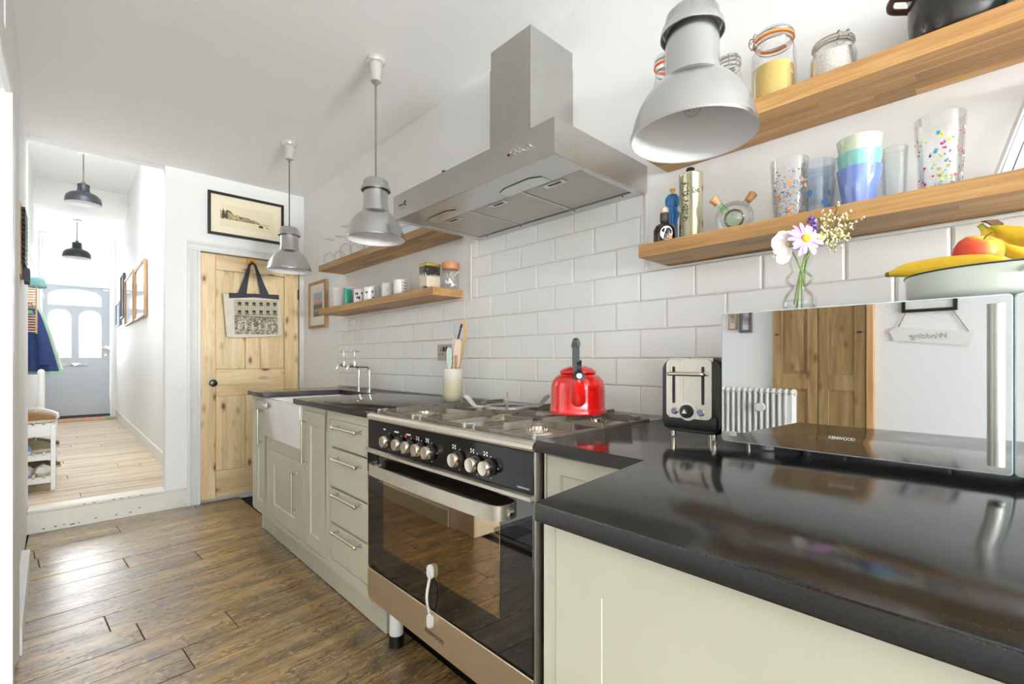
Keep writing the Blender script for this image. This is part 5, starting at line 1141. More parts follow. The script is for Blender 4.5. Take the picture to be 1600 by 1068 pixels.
def decal(b2, cx, cy, r, a, zz, w, h, n=8):
    vs = [b2.verts.new((cx + r * math.cos(a + w * math.cos(2 * math.pi * k / n) / r), cy + r * math.sin(a + w * math.cos(2 * math.pi * k / n) / r), zz + h * math.sin(2 * math.pi * k / n))) for k in range(n)]; b2.faces.new(vs)
for k in range(34):
    a = rnd.uniform(0, 2 * math.pi); rr = rnd.uniform(0, 0.014); decal(b2, x, y, 0.0339, R(222) + (0.004 + rr * math.cos(a)) / 0.034, ZL + 0.138 + rr * math.sin(a), rnd.uniform(0.001, 0.003), rnd.uniform(0.001, 0.003), 6)
for k in range(60):
    decal(b2, x, y, 0.0339, R(180) + rnd.uniform(-0.45, 0.25), ZL + rnd.uniform(0.05, 0.17), rnd.uniform(0.001, 0.003), rnd.uniform(0.001, 0.004), 6)
obj('printed_olive_tree', b2, plain('olive_print', (78, 84, 44), 0.5), t)
b2 = BM(); decal(b2, x, y, 0.0340, R(285), ZL + 0.150, 0.008, 0.008); decal(b2, x, y, 0.0340, R(285), ZL + 0.045, 0.007, 0.012); obj('red_seals', b2, REDL, t)
# double oil and vinegar cruet
t = thing('glass_cruet', 'round glass oil and vinegar cruet with two corks', 'cruet', (1.385, 0.537, ZL)); x, y = 1.385, 0.537; zc = ZL + 0.046
b2 = BM(); sphere(b2, (x, y, zc), 0.051, 32, 0.90); obj('outer_globe', b2, GLASS, t)
b2 = BM(); sphere(b2, (x - 0.012, y - 0.004, zc - 0.006), 0.027, 24); obj('inner_globe', b2, thin_glass('oil_globe', tint=(0.86, 0.93, 0.84), edgecol=(0.62, 0.70, 0.60), refl=0.9), t)
def vb(b2, p, d, r0, r1, l): cyl(b2, p, Vector(p) + Vector(d).normalized() * l, r0, r1, 16)
rt_ = Vector((0.727, -0.687, 0))
dl = (-rt_ * 0.75 + Vector((0, 0, 0.72))).normalized(); dr_ = (rt_ * 0.62 + Vector((0, 0, 0.78))).normalized(); c0 = Vector((x, y, zc))
b2 = BM(); p = c0 + rt_ * -0.018 + Vector((-0.008, 0, 0.012)); vb(b2, p, dl, 0.0095, 0.010, 0.030); obj('inner_spout', b2, GLASSG, t)
b2 = BM(); vb(b2, p + dl * 0.030, dl, 0.010, 0.0115, 0.012); obj('spout_lip', b2, GLASS, t)
b2 = BM(); vb(b2, p + dl * 0.036, dl, 0.0085, 0.0125, 0.022); obj('cork', b2, CORK, t)
b2 = BM(); p = c0 + dr_ * 0.049; vb(b2, p, dr_, 0.010, 0.011, 0.020); obj('outer_spout', b2, GLASS, t)
b2 = BM(); vb(b2, p + dr_ * 0.012, dr_, 0.0085, 0.0125, 0.026); obj('cork', b2, CORK, t)
# printed tumblers
def tumbler(name, label, x, y, z, r0, r1, h, m, th=0.0025, grp=None, seg=36, cat='glass'):
    t = thing(name, label, cat, (x, y, z), grp)
    b2 = BM(); lathe(b2, [(0.0, z + 0.0005), (r0 * 0.94, z + 0.0005), (r0, z + 0.004), (r1, z + h), (r1 - th, z + h), (r0 - th, z + 0.010), (0.0, z + 0.010)], (x, y, 0), seg, cap=False); obj('body', b2, m, t, ang=60)
    return t
def dots(t, x, y, z, r0, r1, h, n, cols, smin, smax, zlo, zhi, seed, name='painted_dots'):
    rnd = random.Random(seed)
    for ci, (c, core) in enumerate(cols):
        b2 = BM(); b3 = BM()
        for k in range(n):
            zz = z + h * rnd.uniform(zlo, zhi); rr = r0 + (r1 - r0) * (zz - z) / h + 0.0007; a = rnd.uniform(0, 2 * math.pi); s = rnd.uniform(smin, smax); sh_ = s * rnd.uniform(0.8, 1.2)
            decal(b2, x, y, rr, a, zz, s, sh_, 10)
            if core: decal(b3, x, y, rr + 0.0004, a, zz, s * 0.4, sh_ * 0.4, 8)
        o = obj(name, b2, c, t); o['kind'] = 'stuff'
        if core: o = obj('dot_centres', b3, core, t); o['kind'] = 'stuff'
        else: b3.free()
t = tumbler('tumbler', 'clear tumbler speckled with orange and blue, left of the blue stack', 1.372, 0.392, ZL, 0.036, 0.0445, 0.158, GLASS, grp='patterned tumblers on the right shelf')
PO = plain('orange_print', (226, 132, 76), 0.4); PB = plain('blue_print', (78, 84, 150), 0.4); PV = plain('lilac_print', (150, 140, 190), 0.4); PY = plain('olive_dot', (166, 150, 70), 0.4); PP = plain('dark_print', (84, 62, 70), 0.4)
dots(t, 1.372, 0.392, ZL, 0.036, 0.0445, 0.158, 22, [(PO, None)], 0.002, 0.0055, 0.05, 0.72, 1); dots(t, 1.372, 0.392, ZL, 0.036, 0.0445, 0.158, 130, [(PB, None), (PV, None), (PP, None), (PY, None)], 0.0008, 0.0022, 0.03, 0.80, 2, 'painted_specks')
for i, (zz, l) in enumerate(((ZL, 'lower blue-swirled glass of the nested pair on the right shelf'), (ZL + 0.048, 'upper blue-swirled glass nested in the other, right shelf'))):
    r0, r1 = 0.031, 0.0395
    t = tumbler('tumbler', l, 1.4435, 0.344, zz, r0, r1, 0.112, GLASSB if i else GLASS, grp='patterned tumblers on the right shelf')
    dots(t, 1.4435, 0.344, zz, r0, r1, 0.112, 7, [(plain('blue_swirl', (96, 150, 216), 0.3), None)], 0.004, 0.010, 0.1, 0.55, 12 + i, 'painted_swirls')
    b2 = BM()
    for k in (0.80, 0.92): lathe(b2, [(r0 + (r1 - r0) * k + 0.0006, zz + 0.112 * k - 0.001), (r0 + (r1 - r0) * k + 0.0012, zz + 0.112 * k), (r0 + (r1 - r0) * k + 0.0006, zz + 0.112 * k + 0.001)], (1.4435, 0.344, 0), 36, cap=False)
    obj('rim_rings', b2, GLASSB, t)
def facet_glass(x, y, z, r0, r1, h, m, label):
    t = thing('stacking_tumbler', label, 'tumbler', (x, y, z), 'stack of coloured faceted tumblers'); seg = 36; b2 = BM(); rings = []
    def ring(r, zz, f): return [(x + r * (1 - f * (0.5 + 0.5 * math.cos(9 * 2 * math.pi * k / seg)) ) * math.cos(2 * math.pi * k / seg), y + r * (1 - f * (0.5 + 0.5 * math.cos(9 * 2 * math.pi * k / seg))) * math.sin(2 * math.pi * k / seg), zz) for k in range(seg)]
    loft(b2, [ring(r0 * 0.9, z, 0.0), ring(r0, z + 0.005, 0.09), ring(r0 + (r1 - r0) * 0.45, z + h * 0.45, 0.10), ring(r0 + (r1 - r0) * 0.62, z + h * 0.62, 0.07), ring(r0 + (r1 - r0) * 0.70, z + h * 0.69, 0.0), ring(r1, z + h, 0.0), ring(r1 - 0.003, z + h, 0.0), ring(r0 * 0.9, z + 0.010, 0.0)]); obj('body', b2, m, t, ang=30)
def col_glass(n, c): return plain(n, c, 0.08, spec=0.8, coat=0.6)
x, y = 1.392, 0.246
facet_glass(x, y, ZL, 0.031, 0.046, 0.100, col_glass('blue_opal_glass', (118, 142, 214)), 'periwinkle blue faceted tumbler at the bottom of the stack')
facet_glass(x, y, ZL + 0.036, 0.031, 0.046, 0.100, col_glass('teal_opal_glass', (130, 198, 190)), 'teal faceted tumbler in the middle of the stack')
facet_glass(x, y, ZL + 0.072, 0.031, 0.046, 0.100, col_glass('cream_opal_glass', (206, 218, 190)), 'pale green faceted tumbler on top of the stack')
t = tumbler('beaker', 'clear plain beaker behind the coloured tumbler stack', 1.455, 0.188, ZL, 0.022, 0.0265, 0.150, GLASS)
b2 = BM(); lathe(b2, [(0.0265, ZL + 0.150), (0.0275, ZL + 0.1515), (0.0265, ZL + 0.153)], (1.455, 0.188, 0), 30, cap=False); obj('rim', b2, GLASS, t)
t = tumbler('tumbler', 'large clear tumbler with multicoloured dots, right of the stack', 1.385, 0.101, ZL, 0.035, 0.0435, 0.168, GLASS, grp='patterned tumblers on the right shelf')
KD = plain('dot_core', (60, 30, 40), 0.4)
dots(t, 1.385, 0.101, ZL, 0.035, 0.0435, 0.168, 40, [(plain('magenta_dot', (196, 46, 140), 0.4), KD)], 0.0020, 0.0034, 0.05, 0.82, 31)
dots(t, 1.385, 0.101, ZL, 0.035, 0.0435, 0.168, 18, [(plain('yellow_dot', (232, 224, 50), 0.4), plain('dot_olive', (150, 140, 30), 0.4)), (plain('turquoise_dot', (96, 176, 196), 0.4), plain('dot_teal', (50, 110, 140), 0.4)), (plain('lime_dot', (186, 214, 110), 0.4), None), (plain('red_dot', (226, 70, 60), 0.4), KD), (plain('grey_dot', (196, 200, 204), 0.4), None)], 0.0018, 0.0044, 0.05, 0.82, 32)
# framed board leaning at the right end of the shelf
t = thing('leaning_frame', 'white framed board leaning at the right end of the lower shelf', 'picture', (1.40, 0.012, ZL))
def leanbox(b2, s0, s1, h0, h1, d0, d1):
    # slab leaning to the right: s across its visible edge, h up the slope, d into the depth
    sd = Vector((0.727, -0.687, 0)); up = (sd * 0.40 + Vector((0, 0, 1))).normalized(); bk = Vector((0.687, 0.727, 0)); o = Vector((1.385, 0.020, ZL + 0.001))
    sd2 = (sd - up * sd.dot(up)).normalized()
    P = lambda s, h, d: o + sd2 * s + up * h + bk * d
    loft(b2, [[P(s0, h0, d0), P(s1, h0, d0), P(s1, h0, d1), P(s0, h0, d1)], [P(s0, h1, d0), P(s1, h1, d0), P(s1, h1, d1), P(s0, h1, d1)]])
b2 = BM(); leanbox(b2, 0.0045, 0.0275, 0.012, 0.25, 0.0, 0.008); obj('board', b2, plain('bluish_board', (196, 202, 220), 0.5), t)
for a, c in ((0.0, 0.0045), (0.0275, 0.032)):
    b2 = BM(); leanbox(b2, a, c, 0.010 + 0.0, 0.255, -0.001, 0.0085); obj('white_edge', b2, WPLA, t)
for a, c in ((0.0045, 0.0062), (0.0258, 0.0275)):
    b2 = BM(); leanbox(b2, a, c, 0.011, 0.25, -0.0012, 0.0); obj('navy_line', b2, plain('navy_line', (60, 68, 100), 0.5), t)
# ============================================================ RIGHT UPPER SHELF: JARS AND POT
WIRE = plain('steel_wire', (150, 140, 128), 0.3, 1.0)
def kilner(x, y, z, r, h, label, seal, fill=None, fillh=0.5, clipa=R(215), bail=True):
    t = thing('clip_jar', label, 'jar', (x, y, z), 'clip-top jars on the upper right shelf')
    b2 = BM(); lathe(b2, [(0.0, z + 0.001), (r * 0.92, z + 0.001), (r, z + 0.010), (r, z + h * 0.62), (r * 0.96, z + h * 0.70), (r * 0.82, z + h * 0.77), (r * 0.80, z + h * 0.84), (r * 0.86, z + h * 0.86)], (x, y, 0), 40, cap=False); obj('body', b2, GLASS, t)
    b2 = BM(); lathe(b2, [(r * 0.86, z + h * 0.885), (r * 0.90, z + h * 0.90), (r * 0.88, z + h * 0.95), (r * 0.74, z + h * 0.985), (r * 0.3, z + h), (0, z + h)], (x, y, 0), 40, cap=False); obj('lid', b2, GLASS, t)
    b2 = BM(); lathe(b2, [(r * 0.80, z + h * 0.862), (r * 0.93, z + h * 0.862), (r * 0.93, z + h * 0.884), (r * 0.80, z + h * 0.884)], (x, y, 0), 40, cap=False); obj('rubber_seal', b2, seal, t)
    b2 = BM(); lathe(b2, [(r * 0.90, z + h * 0.905), (r * 0.915, z + h * 0.915), (r * 0.90, z + h * 0.925)], (x, y, 0), 36, cap=False); lathe(b2, [(r * 0.815, z + h * 0.80), (r * 0.835, z + h * 0.81), (r * 0.815, z + h * 0.82)], (x, y, 0), 36, cap=False)
    c, s = math.cos(clipa), math.sin(clipa); P = lambda q, o, zz: (x + c * q - s * o, y + s * q + c * o, z + h * zz)
    for o in (-0.010, 0.010): tube(b2, smoothpath([P(r * 0.90, o, 0.93), P(r * 1.10, o, 0.92), P(r * 1.16, o, 0.84), P(r * 1.02, o, 0.78), P(r * 0.85, o, 0.81)], 4), 0.0015, 6)
    tube(b2, [P(r * 1.16, -0.010, 0.84), P(r * 1.16, 0.010, 0.84)], 0.0015, 6); tube(b2, [P(r * 1.06, -0.010, 0.775), P(r * 1.06, 0.010, 0.775)], 0.0015, 6)
    if bail: tube(b2, smoothpath([P(-r * 0.90, 0, 0.92), P(-r * 1.05, 0, 0.86), P(-r * 1.04, 0, 0.70), P(-r * 1.16, 0.0, 0.56), P(-r * 1.12, 0, 0.50)], 4), 0.0015, 6)
    obj('wire_clip', b2, WIRE, t)
    if fill:
        b2 = BM(); lathe(b2, [(0.0, z + 0.006), (r * 0.93, z + 0.006), (r * 0.955, z + 0.014), (r * 0.955, z + h * fillh - 0.004), (r * 0.5, z + h * fillh + 0.003), (0, z + h * fillh)], (x, y, 0), 40); obj('contents', b2, fill, t)['kind'] = 'stuff'
    return t
ORS = plain('orange_rubber', (232, 138, 52), 0.5); CLS = plain('clear_rubber', (206, 202, 196), 0.4)
kilner(1.40, 0.757, ZU, 0.040, 0.300, 'tall clip jar with orange seal half hidden by the near pendant', plain('red_orange_rubber', (236, 96, 44), 0.5))
kilner(1.405, 0.560, ZU, 0.036, 0.205, 'plain clip jar peeping out right of the near pendant', CLS)
kilner(1.372, 0.430, ZU, 0.0535, 0.195, 'clip jar with an orange seal half full of yellow couscous', ORS, plain('couscous', (204, 174, 100), 0.9, var=0.2, vscale=500, bmp=0.5, bscale=600), 0.50, clipa=R(140))
kilner(1.385, 0.298, ZU, 0.049, 0.114, 'low clip jar filled with white rice', CLS, plain('white_rice', (214, 208, 200), 0.8, var=0.25, vscale=260, bmp=0.6, bscale=420), 0.66, bail=False)
t = thing('cooking_pot', 'black iron cooking pot with side handles, top right corner', 'pot', (1.40, 0.075, ZU)); x, y = 1.397, 0.070
POT = plain('black_iron_pot', (44, 42, 40), 0.18, spec=0.7, var=0.25, vscale=25)
b2 = BM(); lathe(b2, [(0.0, ZU + 0.0005), (0.062, ZU + 0.0005), (0.074, ZU + 0.010), (0.083, ZU + 0.035), (0.086, ZU + 0.070), (0.086, ZU + 0.137), (0.089, ZU + 0.139), (0.089, ZU + 0.143), (0.083, ZU + 0.143), (0.080, ZU + 0.035), (0.06, ZU + 0.006), (0, ZU + 0.005)], (x, y, 0), 48); obj('body', b2, POT, t)
b2 = BM(); lathe(b2, [(0.088, ZU + 0.1435), (0.088, ZU + 0.148), (0.06, ZU + 0.160), (0.02, ZU + 0.167), (0.0, ZU + 0.168)], (x, y, 0), 48); obj('lid', b2, POT, t)
b2 = BM(); lathe(b2, [(0.006, ZU + 0.167), (0.006, ZU + 0.180), (0.016, ZU + 0.185), (0.014, ZU + 0.195), (0, ZU + 0.197)], (x, y, 0), 20); obj('lid_knob', b2, BLACKP, t)
for sgn in (1, -1):
    b2 = BM(); h_ = [(-0.035, 0.078, 0.124), (-0.045, 0.106, 0.130), (-0.005, 0.116, 0.130), (0.02, 0.084, 0.124)]; tube(b2, smoothpath([(x + sgn * a, y + sgn * b, ZU + c) for a, b, c in h_], 5), 0.007, 8); obj('side_handle', b2, plain('bronze_handle', (96, 70, 54), 0.4, 0.5), t)
if 0:
    tube(b2, smoothpath([(x - 0.035, y + 0.078, ZU + 0.080), (x - 0.045, y + 0.112, ZU + 0.086), (x - 0.005, y + 0.125, ZU + 0.086), (x + 0.02, y + 0.084, ZU + 0.080)], 5), 0.007, 8); tube(b2, smoothpath([(x - 0.035, y - 0.078, ZU + 0.080), (x - 0.045, y - 0.112, ZU + 0.086), (x - 0.005, y - 0.125, ZU + 0.086), (x + 0.02, y - 0.084, ZU + 0.080)], 5), 0.007, 8)
bm = BM(); box(bm, 1.318, 1.366, -0.085, -0.024, ZU + 0.0005, ZU + 0.09, 0.003); t = thing('carton', 'turquoise carton beside the black pot in the top right corner', 'carton', (1.38, -0.045, ZU)); obj('body', bm, plain('turquoise_card', (86, 196, 200), 0.5), t)
bm = BM(); box(bm, 1.317, 1.367, -0.086, -0.0232, ZU + 0.07, ZU + 0.10, 0.003); obj('lid', bm, plain('turquoise_lid', (70, 178, 186), 0.5), t)
# ============================================================ ON THE WORKTOPS
RT = Vector((0.727, -0.687, 0)); TC = Vector((-0.687, -0.727, 0))      # across the view / back towards the room
t = thing('utensil_pot', 'tall cream stoneware pot of utensils beside the hob', 'utensil pot', (1.335, 1.825, 0.9005)); x, y = 1.335, 1.825
POTM, _nt, _b = newmat('speckled_stoneware'); _v = coords(_nt, rnd=False); _sx = nd(_nt, 'ShaderNodeSeparateXYZ'); _nt.links.new(_v, _sx.inputs[0])
_z = mth('MULTIPLY_ADD', noise(_nt, _v, 60, 3), 0.012, _sx.outputs[2])
_nt.links.new(ramp(_nt, _z, [(0.0, lin((214, 206, 176))), (0.105, lin((222, 214, 186))), (0.128, lin((232, 228, 216)))]), _b.inputs['Base Color']); _b.inputs['Roughness'].default_value = 0.35
bump(_nt, _b, noise(_nt, _v, 90, 2), 0.3, 0.002)
b2 = BM(); lathe(b2, [(0.0, 0.9005), (0.034, 0.9005), (0.043, 0.914), (0.0455, 0.935), (0.0455, 1.02), (0.0445, 1.052), (0.0425, 1.056), (0.0405, 1.052), (0.041, 0.93), (0, 0.92)], (x, y, 0), 36); obj('body', b2, POTM, t)
def P3(a, b, z, c=(1.335, 1.825)): return Vector((c[0], c[1], z)) + RT * a + TC * b
t = thing('bow_bread_knife', 'wooden bow knife with a dark serrated blade in the utensil pot', 'bread knife', (1.335, 1.825, 0.925))
b2 = BM(); bpts = smoothpath([P3(0.010, -0.005, 0.935), P3(0.026, -0.005, 1.06), P3(0.052, -0.005, 1.18), P3(0.060, -0.005, 1.25), P3(0.052, -0.005, 1.281), P3(0.038, -0.005, 1.272)], 6); strip(b2, bpts, [0.012] * 6 + [0.014] * 30 if False else 0.013, 0.016, TC); obj('bow', b2, LWOOD, t)
b2 = BM(); q0, q1 = P3(-0.020, -0.005, 1.02), P3(0.040, -0.005, 1.262); n = 30; dv = (q1 - q0) / n; pv = Vector((dv.z, 0, 0)).normalized(); sd = RT * 0.006
lo = [q0 + dv * k + RT * (0.004 + (0.0025 if k % 2 else 0)) for k in range(n + 1)]; hi = [q0 + dv * k - RT * 0.004 for k in range(n + 1)]
ring0 = [p + TC * 0.0006 for p in lo + hi[::-1]]; ring1 = [p - TC * 0.0006 for p in lo + hi[::-1]]; loft(b2, [ring0, ring1]); obj('blade', b2, plain('dark_blade', (46, 50, 60), 0.3, 0.8), t)
b2 = BM(); box(b2, -0.004, 0.004, -0.004, 0.004, -0.006, 0.006); bmesh.ops.translate(b2, verts=b2.verts[:], vec=P3(0.042, -0.005, 1.266)); obj('screw', b2, BLACKP, t)
def spatula(label, cat, p0, p1, w, hl, m, hm, tip=1.0):
    t = thing(cat.replace(' ', '_'), label, cat, p0, 'utensils in the stoneware pot'); p0, p1 = Vector(p0), Vector(p1); ax = (p1 - p0).normalized(); L = (p1 - p0).length
    b2 = BM(); tube(b2, [p0, p0 + ax * L * hl], 0.0048, 8); obj('handle', b2, hm, t)
    b2 = BM(); q = [p0 + ax * L * (hl + (1 - hl) * k / 8) for k in range(9)]; strip(b2, q, [w * v for v in (0.45, 0.75, 0.92, 1, 1, 1, 0.98, 0.9, 0.6 * tip)], 0.004, RT); obj('blade', b2, m, t)
spatula('mint green silicone spatula in the utensil pot', 'spatula', P3(-0.010, 0.012, 0.93), P3(-0.015, 0.020, 1.155), 0.026, 0.55, plain('mint_silicone', (192, 216, 206), 0.5), LWOOD)
spatula('pale pink wooden spatula leaning right in the utensil pot', 'spatula', P3(0.004, 0.010, 0.93), P3(0.029, 0.022, 1.195), 0.034, 0.42, plain('pale_spatula', (228, 206, 184), 0.6), LWOOD)
spatula('white silicone spatula behind the pink one in the utensil pot', 'spatula', P3(0.006, -0.016, 0.93), P3(0.006, -0.020, 1.200), 0.028, 0.6, plain('white_silicone', (226, 216, 212), 0.5), WPLA)
t = thing('wooden_spoon', 'short wooden spoon handle sticking out of the utensil pot', 'wooden spoon', P3(0.012, 0.018, 0.93), 'utensils in the stoneware pot')
b2 = BM(); tube(b2, [P3(0.010, 0.014, 0.93), P3(0.018, 0.024, 1.112)], 0.006, 8, rs=[0.005, 0.0065]); obj('handle', b2, LWOOD, t)
b2 = BM(); sphere(b2, P3(0.018, 0.024, 1.113), 0.0068, 10); obj('rounded_end', b2, LWOOD, t)
# --- kettle
kx, ky, kz = 1.205, 0.962, 0.9238
t = thing('kettle', 'shiny red enamel whistling kettle on the back right burner', 'kettle', (kx, ky, kz))
b2 = BM(); lathe(b2, [(0.0, 0.0), (0.085, 0.0), (0.0925, 0.004), (0.0935, 0.010), (0.0905, 0.017), (0.0880, 0.024), (0.0878, 0.078), (0.0865, 0.092), (0.082, 0.107), (0.072, 0.120), (0.060, 0.128), (0.056, 0.129), (0.0555, 0.126), (0, 0.126)], (kx, ky, kz), 64); obj('body', b2, RED, t, ang=50)
b2 = BM(); lathe(b2, [(0.0565, 0.1300), (0.0590, 0.132), (0.0595, 0.136), (0.057, 0.140), (0.045, 0.148), (0.025, 0.155), (0.0, 0.157)], (kx, ky, kz), 48); ld = obj('lid', b2, RED, t, ang=50)
b2 = BM(); lathe(b2, [(0.006, 0.155), (0.006, 0.162), (0.013, 0.166), (0.013, 0.172), (0, 0.176)], (kx, ky, kz), 20); obj('lid_knob', b2, BLACKP, ld)
fd_ = Vector((-0.770, -0.638, 0)).normalized(); sd_ = Vector((-fd_.y, fd_.x, 0)); K = lambda f, s, z: Vector((kx, ky, kz)) + fd_ * f + sd_ * s + Vector((0, 0, z))
b2 = BM(); tube(b2, smoothpath([K(0.060, 0, 0.040), K(0.088, 0, 0.058), K(0.106, 0, 0.082), K(0.116, 0, 0.108), K(0.120, 0, 0.120)], 6), 0.02, 24, rs=[0.0245 - 0.0105 * (k / 24) ** 1.2 for k in range(25)]); obj('spout', b2, RED, t, ang=60)
b2 = BM(); lathe(b2, [(0.016, -0.004), (0.0175, 0.004), (0.0165, 0.010), (0.010, 0.012), (0.0, 0.012)], K(0.119, 0.002, 0.124), 24, fd_ + Vector((0, 0, 0.25))); wc = obj('whistle_cap', b2, BLACKP, t)
b2 = BM(); lathe(b2, [(0.0095, 0.0115), (0.0085, 0.014), (0, 0.0145)], K(0.119, 0.002, 0.124), 20, fd_ + Vector((0, 0, 0.25))); obj('steel_disc', b2, plain('whistle_steel', (200, 204, 196), 0.25, 1.0), wc)
b2 = BM(); strip(b2, smoothpath([K(0.128, 0.002, 0.132), K(0.132, 0.002, 0.150), K(0.126, 0.002, 0.164), K(0.114, 0.002, 0.166)], 5), 0.014, 0.004, sd_); obj('lever', b2, BLACKP, wc)
b2 = BM(); strip(b2, smoothpath([K(0.124, -0.004, 0.118), K(0.120, -0.012, 0.108), K(0.116, -0.014, 0.100)], 4), 0.008, 0.006, fd_); obj('trigger', b2, BLACKP, wc)
HGREY = plain('graphite_handle', (70, 74, 76), 0.35)
b2 = BM(); strip(b2, smoothpath([K(0.080, -0.006, 0.112), K(0.082, -0.006, 0.150), K(0.066, -0.006, 0.200), K(0.052, -0.006, 0.228)], 6), 0.020, 0.011, sd_); obj('front_arm', b2, HGREY, t)
b2 = BM(); strip(b2, smoothpath([K(-0.078, -0.008, 0.112), K(-0.080, -0.008, 0.150), K(-0.066, -0.008, 0.200), K(-0.052, -0.008, 0.226)], 6), 0.018, 0.011, sd_); obj('rear_arm', b2, BLACKP, t)
b2 = BM(); tube(b2, smoothpath([K(0.054, -0.006, 0.226), K(0.020, -0.006, 0.234), K(-0.020, -0.007, 0.234), K(-0.054, -0.008, 0.224)], 6), 0.0115, 14); gp = obj('grip', b2, BLACKP, t)
b2 = BM(); lathe(b2, [(0.0125, -0.006), (0.0135, 0.0), (0.0125, 0.006), (0.009, 0.008), (0.0, 0.008)], K(0.058, -0.006, 0.225), 20, fd_); obj('grip_cap', b2, HGREY, gp)
b2 = BM(); lathe(b2, [(0.005, 0.006), (0.004, 0.010), (0, 0.0105)], K(0.058, -0.006, 0.225), 14, fd_); obj('grip_screw', b2, BLACKP, gp)
b2 = BM(); lathe(b2, [(0.0115, -0.005), (0.0125, 0.0), (0.0115, 0.004), (0, 0.006)], K(-0.058, -0.010, 0.222), 18, -fd_ + Vector((0, 0, 0.2))); obj('rear_cap', b2, plain('grey_cap', (190, 182, 172), 0.4), gp)
# --- toaster
t = thing('toaster', 'two-slice toaster, steel front with black sides, beside the microwave', 'toaster', (1.26, 0.548, 0.9005))
ty, tz0, tz1, tx0, tx1 = 0.5475, 0.914, 1.101, 1.124, 1.395
b2 = BM(); pr = rrect(ty, (tz0 + tz1) / 2, 0.160, tz1 - tz0, 0.026, 6); loft(b2, [[(tx0 + 0.012, ty + (a - ty) * 0.95, (tz0 + tz1) / 2 + (b - (tz0 + tz1) / 2) * 0.96) for a, b in pr], [(tx0 + 0.022, a, b) for a, b in pr], [(tx1 - 0.012, a, b) for a, b in pr], [(tx1, ty + (a - ty) * 0.94, (tz0 + tz1) / 2 + (b - (tz0 + tz1) / 2) * 0.95) for a, b in pr]]); obj('body', b2, plain('black_toaster_shell', (36, 37, 39), 0.22, spec=0.6), t)
b2 = BM(); box(b2, tx0 + 0.004, tx0 + 0.016, ty - 0.069, ty + 0.069, tz0 + 0.010, tz0 + 0.045, 0.004, 2); obj('lower_trim', b2, BLACKP, t)
b2 = BM(); fp = rrect(ty, 1.0255, 0.119, 0.150, 0.014, 6); fp2 = [(a, min(b, 1.0985)) for a, b in fp]; loft(b2, [[(tx0 + 0.014, a, b) for a, b in fp], [(tx0 + 0.001, a, b) for a, b in fp], [(tx0, ty + (a - ty) * 0.985, 1.0255 + (b - 1.0255) * 0.985) for a, b in fp]])
TST = steel('toaster_steel', (206, 200, 190), 0.26, axis=2); fpn = obj('front_panel', b2, TST, t, ang=25)
b2 = BM(); box(b2, tx0 + 0.010, tx1 - 0.02, ty - 0.058, ty + 0.058, tz1 - 0.012, tz1 + 0.0025, 0.002, 2); tp = obj('top_plate', b2, TST, t)
b2 = BM()
for yy in (ty - 0.026, ty + 0.026): box(b2, tx0 + 0.045, tx1 - 0.05, yy - 0.014, yy + 0.014, tz1 + 0.0015, tz1 + 0.003)
obj('bread_slots', b2, BLACKP, tp)
b2 = BM()
for yy in (0.586, 0.510): prism(b2, rrect(yy, 1.035, 0.0075, 0.094, 0.0035, 4), tx0 - 0.0006, tx0 + 0.002, axis=0)
obj('lever_slots', b2, BLACKP, fpn)
b2 = BM(); tube(b2, smoothpath([(tx0 + 0.002, 0.596, 1.063), (tx0 - 0.012, 0.594, 1.063), (tx0 - 0.016, 0.580, 1.063), (tx0 - 0.016, 0.545, 1.063), (tx0 - 0.016, 0.516, 1.063), (tx0 - 0.012, 0.505, 1.063), (tx0 + 0.002, 0.503, 1.063)], 5), 0.0048, 10); obj('carriage_lever', b2, NICKEL, t)
b2 = BM(); lathe(b2, [(0.0235, 0), (0.0235, 0.0012), (0.0, 0.0014)], (tx0, 0.549, 0.970), 32, (-1, 0, 0)); obj('dial_scale', b2, plain('scale_ring', (226, 226, 224), 0.4), fpn)
b2 = BM(); lathe(b2, [(0.0165, 0.001), (0.0165, 0.010), (0.0145, 0.013), (0.0115, 0.013), (0.0105, 0.018), (0.0, 0.0185)], (tx0, 0.549, 0.970), 32, (-1, 0, 0)); dl_ = obj('browning_dial', b2, plain('dark_dial', (62, 60, 58), 0.25, 0.6), t)
b2 = BM(); prism(b2, [(0.549 - 0.006, 0.966), (0.549 + 0.006, 0.966), (0.549, 0.977)], tx0 - 0.0192, tx0 - 0.0183, axis=0); obj('dial_mark', b2, PRINTW, dl_)
for yy in (0.5835, 0.5145):
    b2 = BM(); lathe(b2, [(0.0088, 0), (0.0088, 0.003), (0.0076, 0.0036), (0.0072, 0.002), (0.0068, 0.0045), (0.0, 0.005)], (tx0, yy, 0.969), 24, (-1, 0, 0)); bb = obj('push_button', b2, [NICKEL], t)
    b2 = BM(); lathe(b2, [(0.0066, 0.0045), (0.006, 0.0056), (0, 0.0058)], (tx0, yy, 0.969), 20, (-1, 0, 0)); obj('button_face', b2, plain('blue_grey_button', (122, 134, 158), 0.3), bb)
for xx in (1.150, 1.365):
    for yy in (0.494, 0.601):
        b2 = BM(); cyl(b2, (xx, yy, 0.9008), (xx, yy, 0.917), 0.0065, seg=14); obj('foot', b2, NICKEL, t)
